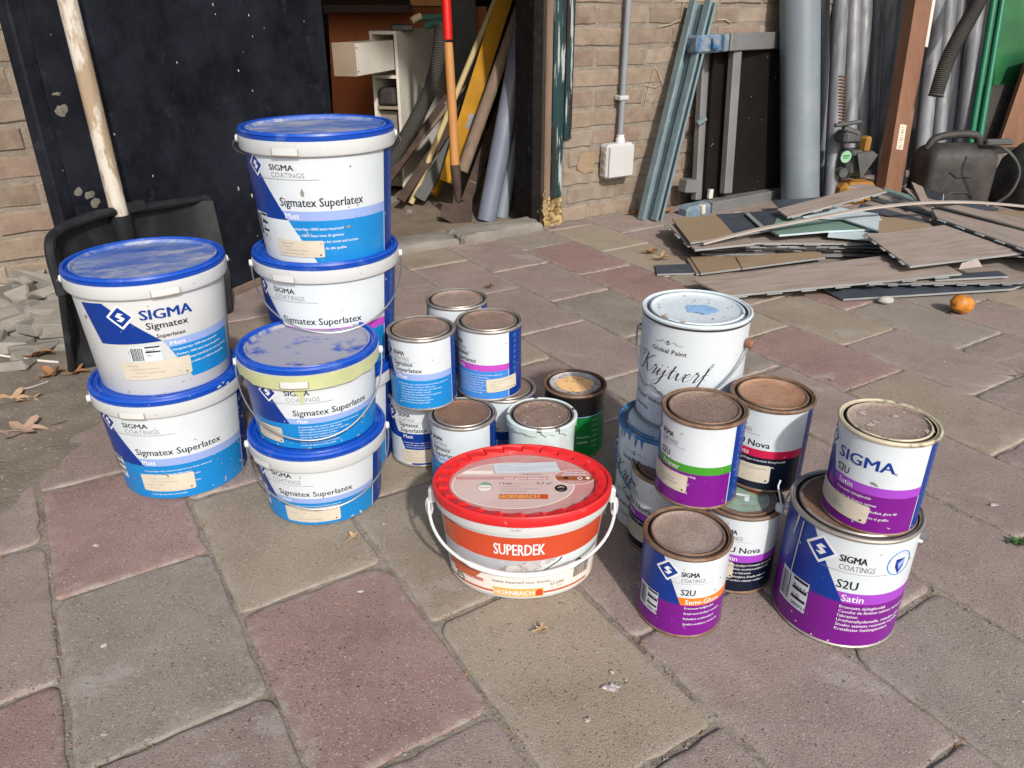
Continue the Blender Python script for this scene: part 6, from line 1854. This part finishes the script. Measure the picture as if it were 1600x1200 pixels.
rp = mb('panel_rust').plate([V((-0.8818, 3.95, 0.0631)), V((-0.131, 4.05, 0.0467)), V((-0.1226, 4.1, 0.723)), V((-0.8624, 4, 0.7146))], .012)
tag(rp.build('hardboard_sheet'), 'rust orange hardboard sheet at the back of the doorway behind the white cabinet', 'sheet')
sf = mb('rust_dark').plate([V((-0.8268, 3.75, 0.7269)), V((-0.4402, 3.8, 0.7272)), V((-0.4618, 4, 0.7548)), V((-0.879, 4, 0.7548))], .03)
tag(sf.build('wall_shelf'), 'dark shelf board along the top edge of the doorway view', 'shelf')
sf = mb('wood_ash').box(tuple(V((-0.3788, 3.85, 0.748))), (.15, .06, .05), bev=.003)
tag(sf.build('wood_block'), 'pale wooden block on the dark shelf above the gloves', 'block')
gp = mb('machine_grey').plate([V((-0.3128, 3.9, -0.2133)), V((-0.1564, 3.9, -0.2133)), V((-0.1718, 4, 0.8024)), V((-0.2844, 4, 0.8024))], .015)
tag(gp.build('grey_sheet'), 'dark grey sheet standing behind the spade handle', 'sheet')

sd_ = thing('spade', 'spade with a red and ash wood handle standing in the doorway', 'spade', (-0.1909, 2.84, 0.0017))
mb('red_paint').tube([V((-0.2229, 2.93, 0.6153)), V((-0.2257, 2.94, 0.739)), V((-0.2329, 2.97, 1.0044))], .0165, 16).build('handle_top', sd_)
mb('wood_ash').tube([V((-0.2082, 2.87, 0.19)), V((-0.2144, 2.9, 0.4122)), V((-0.2226, 2.93, 0.6051))], [.0170, .0165, .0160], 16).build('handle', sd_)
bl = MB().use('rust_dark'); bl.tube([V((-0.2078, 2.868, 0.1995)), V((-0.2022, 2.855, 0.1284)), V((-0.1989, 2.85, 0.0709))], [.019, .017, .010], 14)
bl.build('socket', sd_)
bl = mb('rust_dark').plate([V((-0.2602, 2.84, 0.0566)), V((-0.1472, 2.86, 0.0757)), V((-0.1506, 2.84, -0.0103)), V((-0.209, 2.82, -0.01)), V((-0.2647, 2.82, 0.0234))], .004); bl.build('blade', sd_)
def leaner(name, args, m, label, cat, group=None, seg=12):
    a, b, r_ = args; return pole(name, a, b, r_, m, label, cat, group, seg)
leaner('plastic_pipe', ((-0.0964, 2.87, -0.0057), (0.1403, 3.14, 1.113), 0.0362), 'pvc_blue', 'left of the two grey plastic pipes leaning in the doorway, the thicker one', 'pipe', 'grey plastic pipes in the doorway', 24)
leaner('plastic_pipe', ((-0.0442, 2.93, -0.0083), (0.1098, 3.122, 0.7827), 0.0295), 'pvc_grey', 'right of the two grey plastic pipes leaning in the doorway', 'pipe', 'grey plastic pipes in the doorway', 24)
leaner('wooden_dowel', ((-0.4074, 3.1, 0.0071), (0.0721, 3.45, 1.0374), 0.0116), 'wood_pine', 'pale thin wooden dowel leaning across the doorway', 'dowel')
leaner('wooden_pole', ((-0.188, 2.95, 0.1614), (0.1344, 3.23, 0.9729), 0.0229), 'wood_old', 'grey brown wooden pole leaning between the yellow level and the grey pipes', 'pole')
ly = thing('spirit_level', 'long yellow spirit level leaning in the doorway behind the spade', 'spirit level', (-0.2635, 3.2, 0.0581))
a, b_ = V((-0.2591, 3.06, 0.099)), V((-0.032, 3.3, 0.7425)); b_ = a + (b_ - a) * 1.4
ax = (b_ - a).normalized(); s2 = Vector((1, .2, 0)); s2 = (s2 - ax * s2.dot(ax)).normalized(); n2 = ax.cross(s2)
if n2.y > 0: n2 = -n2
vs = []
for e in (a, b_):
    for (s, n_) in ((-.030, 0), (.030, 0), (.030, .022), (-.030, .022)): vs.append(e + s2 * s + n2 * n_)
mb('level_yellow').add(vs, [(3, 2, 1, 0), (4, 5, 6, 7), (0, 1, 5, 4), (1, 2, 6, 5), (2, 3, 7, 6), (3, 0, 4, 7)]).build('beam', ly)
vl = mb('gloss_black')
for f_ in (.245,):
    c = a + (b_ - a) * f_
    vs = []
    for (s, t) in ((.006, -.03), (.031, -.03), (.031, .03), (.006, .03)): vs.append(c + s2 * s + ax * t + n2 * .0228)
    vl.add(vs, [(0, 1, 2, 3)])
vl.build('vial', ly)
y2 = thing('spirit_level', 'short yellow level tilted on the shed floor, a round hole in its end', 'spirit level', (-0.3264, 3.16, 0.0404))
a, b_ = V((-0.3347, 3.16, 0.03)), V((-0.2255, 3.36, 0.2509))
ax = (b_ - a).normalized(); s2 = Vector((1, .1, .35)); s2 = (s2 - ax * s2.dot(ax)).normalized(); n2 = ax.cross(s2)
if n2.y > 0: n2 = -n2
vs = []
for e in (a, b_):
    for (s, n_) in ((-.030, 0), (.030, 0), (.030, .022), (-.030, .022)): vs.append(e + s2 * s + n2 * n_)
mb('level_yellow').add(vs, [(3, 2, 1, 0), (4, 5, 6, 7), (0, 1, 5, 4), (1, 2, 6, 5), (2, 3, 7, 6), (3, 0, 4, 7)]).build('beam', y2)
hl = mb('gloss_black'); c = a + ax * .035 + n2 * .0226; hl.add([c + (s2 * cos(2 * pi * k / 14) + ax * sin(2 * pi * k / 14)) * .013 for k in range(14)], [tuple(range(14))]); hl.build('hole', y2)
ribbed('ribbed_hose', [(-0.2725, 3.28, 0.6537), (-0.2841, 3.25, 0.5526), (-0.3219, 3.22, 0.4268), (-0.3841, 3.18, 0.3119), (-0.44, 3.14, 0.2252), (-0.4902, 3.1, 0.1484)], .030, 'black ribbed hose curving down in front of the white cabinet', pitch=.009)
for (a, b_, w_, th, m, lb_) in (((-0.4846, 3.05, 0.1256), (-0.1765, 3.5, 0.4531), .028, .012, 'wood_old', 'brown wooden batten slanting across the doorway below the hose'),
                                ((-0.489, 3.02, 0.107), (-0.2665, 3.4, 0.386), .03, .02, 'rust_dark', 'dark metal batten slanting just under the brown one'),
                                ((-0.4333, 3, 0.0447), (-0.148, 3.45, 0.4192), .035, .01, 'rust_dark', 'dark batten slanting behind the pale dowel'),
                                ((-0.3704, 3.08, 0.032), (-0.0815, 3.5, 0.4531), .05, .01, 'machine_grey', 'grey strip leaning behind the spade'),
                                ((-0.1554, 3.05, 0.101), (0, 3.4, 0.4358), .03, .012, 'wood_old', 'short brown batten between the wooden pole and the grey pipes'),
                                ((-0.1795, 3, 0.0372), (0.0313, 3.4, 0.5333), .04, .012, 'rust_dark', 'dark plank leaning behind the grey pipes')):
    a, b_ = V(a), V(b_); m_ = mb(m); ax = (b_ - a).normalized(); s2 = Vector((1, 0, -.3)); s2 = (s2 - ax * s2.dot(ax)).normalized(); n2 = ax.cross(s2)
    vs = []
    for e in (a, b_):
        for (s, n_) in ((-w_ / 2, 0), (w_ / 2, 0), (w_ / 2, th), (-w_ / 2, th)): vs.append(e + s2 * s + n2 * n_)
    tag(m_.add(vs, [(3, 2, 1, 0), (4, 5, 6, 7), (0, 1, 5, 4), (1, 2, 6, 5), (2, 3, 7, 6), (3, 0, 4, 7)]).build('batten'), lb_, 'batten', 'battens leaning in the doorway')
for k, (p, s) in enumerate((((-0.4009, 2.9989, 0), .012), ((-0.4925, 3.1564, 0.01), .022), ((-0.3126, 3.1313, 0), .012))):
    chunk(p, s, s * .8, s * .6, k, 'stone_grey', 'stone_crumb', ('small stone crumb on the shed floor near the foot of the dowel', 'larger stone crumb beside the wire handle of the topmost bucket', 'stone crumb on the shed floor beside the spade blade')[k], 'stone')

# ================================================================ PILE OF VINYL PLANKS
GP = 'loose vinyl planks in the pile on the right'
def plank(pts, label, m='oak_grey', th=.0055, tabs=None, cat='plank', side='vinyl_core', name='vinyl_plank', group=GP):
    """pts: top corners; the local x axis runs along the first edge so that the grain follows the plank"""
    P_ = [V(p) for p in pts]
    x = (P_[1] - P_[0]).normalized(); nrm = Vector((0, 0, 0))
    for i in range(1, len(P_) - 1): nrm += (P_[i] - P_[0]).cross(P_[i + 1] - P_[0])
    nrm.normalize()
    if nrm.z < 0: nrm = -nrm
    y = nrm.cross(x).normalized(); x = y.cross(nrm)
    M_ = Matrix((x, y, nrm)).transposed().to_4x4()
    inv = M_.transposed()
    L_ = [inv @ (p - P_[0]) for p in P_]
    for p in L_: p.z = 0.0
    m_ = mb(m).plate(L_, th, side)
    if tabs:
        a, b, n = tabs
        A, B = L_[a], L_[b]; out = (B - A).normalized(); w = Vector((-out.y, out.x, 0))
        cen = sum(L_, Vector()) / len(L_)
        if (A + w * .01 - cen).length < (A - cen).length: w = -w
        m_.use(side)
        for k in range(n):
            t0, t1 = (k + .12) / n, (k + .55) / n
            q4 = [A.lerp(B, t0), A.lerp(B, t1), A.lerp(B, t1) + w * .009, A.lerp(B, t0) + w * .009]
            m_.plate([p - Vector((0, 0, th * .45)) for p in q4], th * .5)
    o = m_.build(name, smooth=False)
    o.matrix_world = Matrix.Translation(P_[0]) @ M_
    return tag(o, label, cat, group)
# lowest layer on the paving
plank([(0.8945, 1.9633, 0.008), (1.3892, 2.0365, 0.01), (1.5544, 2.1321, 0.016), (0.8632, 2.0696, 0.01)], 'dark grey plank face down at the very front of the pile, behind the pebble', 'vinyl_back', side='vinyl_core')
plank([(0.9009, 2.0269, 0.03), (1.6161, 2.0619, 0.022), (1.7447, 2.2565, 0.03), (1.2315, 2.2399, 0.035)], 'long grey oak plank with a tabbed front edge, lying on the frontmost dark plank', 'oak_grey', tabs=(0, 1, 11))
plank([(1.1791, 2.0483, 0.034), (1.3938, 2.0702, 0.038), (1.3876, 2.1109, 0.04), (1.1882, 2.0822, 0.036)], 'narrow dark blue grey offcut lying on the tabbed oak plank', 'vinyl_back', side='vinyl_core')
plank([(0.4302, 2.187, 0.006), (0.5561, 2.1993, 0.006), (0.5658, 2.289, 0.006), (0.4375, 2.2758, 0.006)], 'small dark offcut lying by itself left of the pile', 'vinyl_back', side='vinyl_core')
plank([(0.5557, 2.1745, 0.012), (0.7009, 2.2242, 0.014), (0.7075, 2.344, 0.014), (0.5589, 2.3438, 0.012)], 'square tan oak offcut on the paving under the left end of the long oak plank', 'oak_tan')
plank([(0.5443, 2.1808, 0.008), (0.6938, 2.2306, 0.008), (0.7059, 2.3502, 0.008), (0.5486, 2.3502, 0.008)], 'second tan oak offcut directly beneath the square one', 'oak_tan')
plank([(0.6876, 2.2115, 0.016), (0.9713, 2.31, 0.02), (0.9739, 2.3733, 0.022), (0.6976, 2.3236, 0.018)], 'tan oak plank end between the long front plank and the stack', 'oak_tan')
# the stack in the middle: seven long planks
e0, e1 = V((0.6007, 2.3793, 0.014)), V((1.4547, 2.358, 0.014))
bd_ = (e1 - e0).normalized(); wv = Vector((-bd_.y, bd_.x, 0))
SL = ['lowest', 'second lowest', 'third lowest', 'middle', 'third highest', 'second highest', 'topmost']
for k in range(7):
    off = q.uniform(-.012, .012); sh_ = q.uniform(-.05, .05) if k else 0
    a = e0 + bd_ * sh_ + wv * off + Vector((0, 0, .0062 * k)); b_ = e0 + bd_ * (1.12 + sh_) + wv * (off + .01 * (k % 2)) + Vector((0, 0, .0062 * k))
    plank([a, b_, b_ + wv * .175, a + wv * .175], '%s grey oak plank of the neat stack in the middle of the pile' % SL[k], ('oak_grey', 'vinyl_back', 'oak_grey', 'oak_grey', 'vinyl_back', 'oak_grey', 'oak_grey')[k], tabs=(0, 1, 9), side=('vinyl_core', 'vinyl_core_dark')[k % 2])
plank([(0.5596, 2.2906, 0.05), (0.7528, 2.3261, 0.056), (0.7445, 2.6064, 0.06), (0.5309, 2.6045, 0.045)], 'grey oak plank end sticking out under the square tan piece at the left', 'oak_grey', tabs=(3, 0, 3))
plank([(0.5522, 2.3264, 0.062), (0.7058, 2.3861, 0.066), (0.7114, 2.6552, 0.068), (0.5524, 2.6332, 0.06)], 'square tan oak piece on the left top of the pile', 'oak_tan')
plank([(0.7079, 2.3861, 0.066), (0.8208, 2.4413, 0.07), (0.8144, 2.6759, 0.072), (0.7092, 2.6645, 0.068)], 'left dark slab lying face down beside the square tan piece', 'vinyl_back')
plank([(0.8177, 2.426, 0.074), (0.9689, 2.4918, 0.078), (0.957, 2.6981, 0.078), (0.814, 2.6675, 0.074)], 'right dark slab lying face down, next to the green foam', 'vinyl_back')
plank([(0.7998, 2.4031, 0.08), (0.8144, 2.411, 0.08), (0.8174, 2.6423, 0.08), (0.8016, 2.633, 0.08)], 'thin grey edge strip lying between the two dark slabs', 'vinyl_core', th=.004)
plank([(0.9966, 2.8289, 0.045), (1.1829, 2.8687, 0.05), (1.2018, 3.021, 0.05), (1.0096, 2.9874, 0.045)], 'dark slab at the back of the pile, in front of the thick grey pipe', 'vinyl_back')
# foam underlay
GF = 'torn foam underlay sheets on the pile'
plank([(0.8248, 2.4107, 0.078), (0.8341, 2.3568, 0.08), (0.9916, 2.3955, 0.082), (1.17, 2.4115, 0.084), (1.2205, 2.5534, 0.084), (1.0689, 2.6072, 0.084), (0.8998, 2.5876, 0.08)], 'large torn sage green foam sheet in the middle of the pile', 'foam_green', th=.006, side='foam_white', name='foam_sheet', cat='foam', group=GF)
plank([(0.9709, 2.5465, 0.09), (1.0571, 2.5203, 0.09), (1.2072, 2.4861, 0.09), (1.2318, 2.5739, 0.092), (1.1632, 2.6289, 0.092), (1.13, 2.6861, 0.092), (1.0796, 2.6095, 0.09)], 'upper pale blue white foam sheet lying on the green foam', 'foam_white', th=.005, side='foam_white', name='foam_sheet', cat='foam', group=GF)
plank([(1.0848, 2.4955, 0.094), (1.1391, 2.3573, 0.092), (1.2094, 2.5127, 0.094), (1.1448, 2.5301, 0.094)], 'narrow pale foam strip crossing the right end of the green foam', 'foam_white', th=.005, side='foam_white', name='foam_sheet', cat='foam', group=GF)
plank([(0.9951, 2.3793, 0.074), (1.1329, 2.3341, 0.074), (1.1823, 2.4503, 0.076), (1.0133, 2.4184, 0.076)], 'pale foam edge under the green foam beside the large square plank', 'foam_white', th=.010, side='foam_white', name='foam_sheet', cat='foam', group=GF)
plank([(1.3803, 2.8552, 0.105), (1.4237, 2.7101, 0.1), (1.4308, 2.7884, 0.11), (1.3914, 2.9102, 0.11)], 'small green foam scrap at the top of the pile near the brown beam', 'foam_green', th=.006, side='foam_white', name='foam_sheet', cat='foam', group=GF)
# tilted long planks on top
plank([(0.905, 2.505, 0.098), (1.3417, 2.7715, 0.125), (1.3314, 2.8567, 0.128), (1.3033, 2.8913, 0.128), (1.2392, 2.8665, 0.126), (1.2793, 2.8487, 0.125), (0.8998, 2.6042, 0.1)], 'long grey oak plank lying across the top left of the pile, its right end notched', 'oak_grey', tabs=(0, 1, 5))
for k in range(6):
    x0, y0 = 1340 + 6 * k, 306 + 6 * k
fan = [([(1.2596, 2.7432, 0.088), (1.3879, 2.5348, 0.08), (1.4092, 2.5793, 0.082), (1.2764, 2.7971, 0.092)], 'oak_grey'), ([(1.2936, 2.7731, 0.095), (1.4132, 2.5718, 0.086), (1.4443, 2.6272, 0.088), (1.3091, 2.8226, 0.098)], 'vinyl_back'), ([(1.3237, 2.7921, 0.1), (1.435, 2.6103, 0.092), (1.4626, 2.6582, 0.094), (1.3378, 2.8379, 0.104)], 'oak_grey'),
       ([(1.2083, 2.6831, 0.086), (1.3514, 2.4666, 0.076), (1.3883, 2.5086, 0.078), (1.2436, 2.7432, 0.088)], 'vinyl_back'), ([(1.3474, 2.8177, 0.106), (1.4489, 2.6514, 0.1), (1.4774, 2.7012, 0.102), (1.3808, 2.8632, 0.108)], 'vinyl_back')]
for k, (pts, m) in enumerate(fan):
    plank(pts, ('second plank up in the fan of dark plank edges', 'middle plank in the fan of dark plank edges', 'second from top plank in the fan of dark plank edges', 'lowest and longest plank in the fan of dark plank edges', 'topmost plank in the fan of dark plank edges below the green scrap')[k], m, side='vinyl_core_dark' if k % 2 else 'vinyl_core')
plank([(1.1453, 2.2973, 0.088), (1.3232, 2.3344, 0.09), (1.3411, 2.4448, 0.092), (1.2683, 2.5208, 0.092), (1.2081, 2.5383, 0.092), (1.1244, 2.312, 0.088)], 'tan oak piece with diagonal grain under the large square plank', 'oak_tan')
plank([(1.1003, 2.0506, 0.072), (1.475, 2.1642, 0.075), (1.3627, 2.3969, 0.098), (1.148, 2.3156, 0.095), (1.0766, 2.3119, 0.092)], 'large grey oak plank jutting towards the viewer at the right of the pile', 'oak_grey', tabs=(4, 0, 5))
plank([(0.5734, 1.9437, 0.024), (1.2549, 2.0595, 0.06), (1.2192, 2.2284, 0.064), (0.5034, 2.0513, 0.046)], 'long grey oak plank at the left front of the pile, reaching towards the white can', 'oak_grey', tabs=(0, 1, 7))
plank([(1.252, 2.0754, 0.055), (1.3228, 2.0932, 0.055), (1.3116, 2.0972, 0.078), (1.2625, 2.0939, 0.066)], 'broken curled plank corner in front of the large square plank', 'oak_grey', side='vinyl_core')
plank([(1.3741, 2.4678, 0.105), (1.5078, 2.0408, 0.095), (1.6489, 2.2696, 0.115), (1.4924, 2.5612, 0.125), (1.4014, 2.5644, 0.12)], 'long grey oak plank sloping down to the right edge, the front one of two', 'oak_grey', tabs=(0, 1, 6))
plank([(1.3962, 2.5674, 0.13), (1.598, 2.1931, 0.12), (1.6498, 2.276, 0.125), (1.4452, 2.5512, 0.14), (1.4033, 2.6157, 0.145)], 'long grey oak plank sloping down to the right edge, behind the front one', 'oak_grey')
plank([(1.6313, 2.6064, 0.06), (1.8498, 2.4222, 0.05), (2.0962, 2.7877, 0.05), (1.6974, 2.7455, 0.06)], 'tan oak plank lying at the right edge behind the sloping planks', 'oak_tan')
plank([(1.3716, 2.5895, 0.125), (1.3891, 2.599, 0.125), (1.3968, 2.7082, 0.145), (1.3775, 2.7296, 0.145)], 'narrow upright sliver of oak plank near the jerrycan', 'oak_grey')
plank([(1.371, 2.5762, 0.128), (1.397, 2.5857, 0.128), (1.4168, 2.6782, 0.16), (1.4024, 2.7324, 0.16)], 'pointed oak plank end sticking up in front of the jerrycan', 'oak_grey')
plank([(1.4152, 2.622, 0.135), (1.4386, 2.5735, 0.135), (1.4437, 2.5891, 0.155), (1.4176, 2.6571, 0.16)], 'small blue grey offcut standing on edge before the jerrycan', 'vinyl_back', side='vinyl_core')
plank([(1.5841, 2.83, 0.04), (1.7153, 2.6866, 0.04), (1.7986, 2.8378, 0.05), (1.6797, 2.976, 0.05)], 'blue grey slab at the back of the pile under the sloping planks', 'vinyl_back')
plank([(1.1551, 2.2494, 0.052), (1.4641, 2.2526, 0.055), (1.6193, 2.3855, 0.06), (1.3214, 2.4395, 0.06)], 'dark plank buried under the large square plank', 'vinyl_back', side='vinyl_core_dark')
plank([(1.3805, 2.5628, 0.06), (1.5582, 2.0972, 0.05), (1.6355, 2.222, 0.06), (1.4896, 2.6513, 0.06)], 'dark plank buried beneath the sloping planks', 'vinyl_back', side='vinyl_core_dark')
stp = smooth_path([V((0.5868, 2.3119, 0.06)), V((0.7545, 2.3497, 0.092)), V((0.9329, 2.4139, 0.108)), V((1.1329, 2.4673, 0.13)), V((1.3131, 2.5047, 0.14)), V((1.4686, 2.5231, 0.14)), V((1.6065, 2.5393, 0.13)), V((1.7899, 2.5524, 0.11))], 8)
vs, fs = [], []
for i, p in enumerate(stp):
    t = (stp[min(i + 1, len(stp) - 1)] - stp[max(i - 1, 0)]).normalized(); s = Vector((0, 0, 1)).cross(t).normalized()
    for (a, b_) in ((-.008, 0), (.008, 0), (.008, .006), (-.008, .006)): vs.append(p + s * a + Vector((0, 0, b_)))
for i in range(len(stp) - 1):
    for k in range(4): fs.append((i * 4 + k, i * 4 + (k + 1) % 4, i * 4 + 4 + (k + 1) % 4, i * 4 + 4 + k))
tag(mb('strip_grey').add(vs, fs + [(3, 2, 1, 0)]).build('edging_strip'), 'long thin pale strip bowed across the top of the plank pile', 'strip')
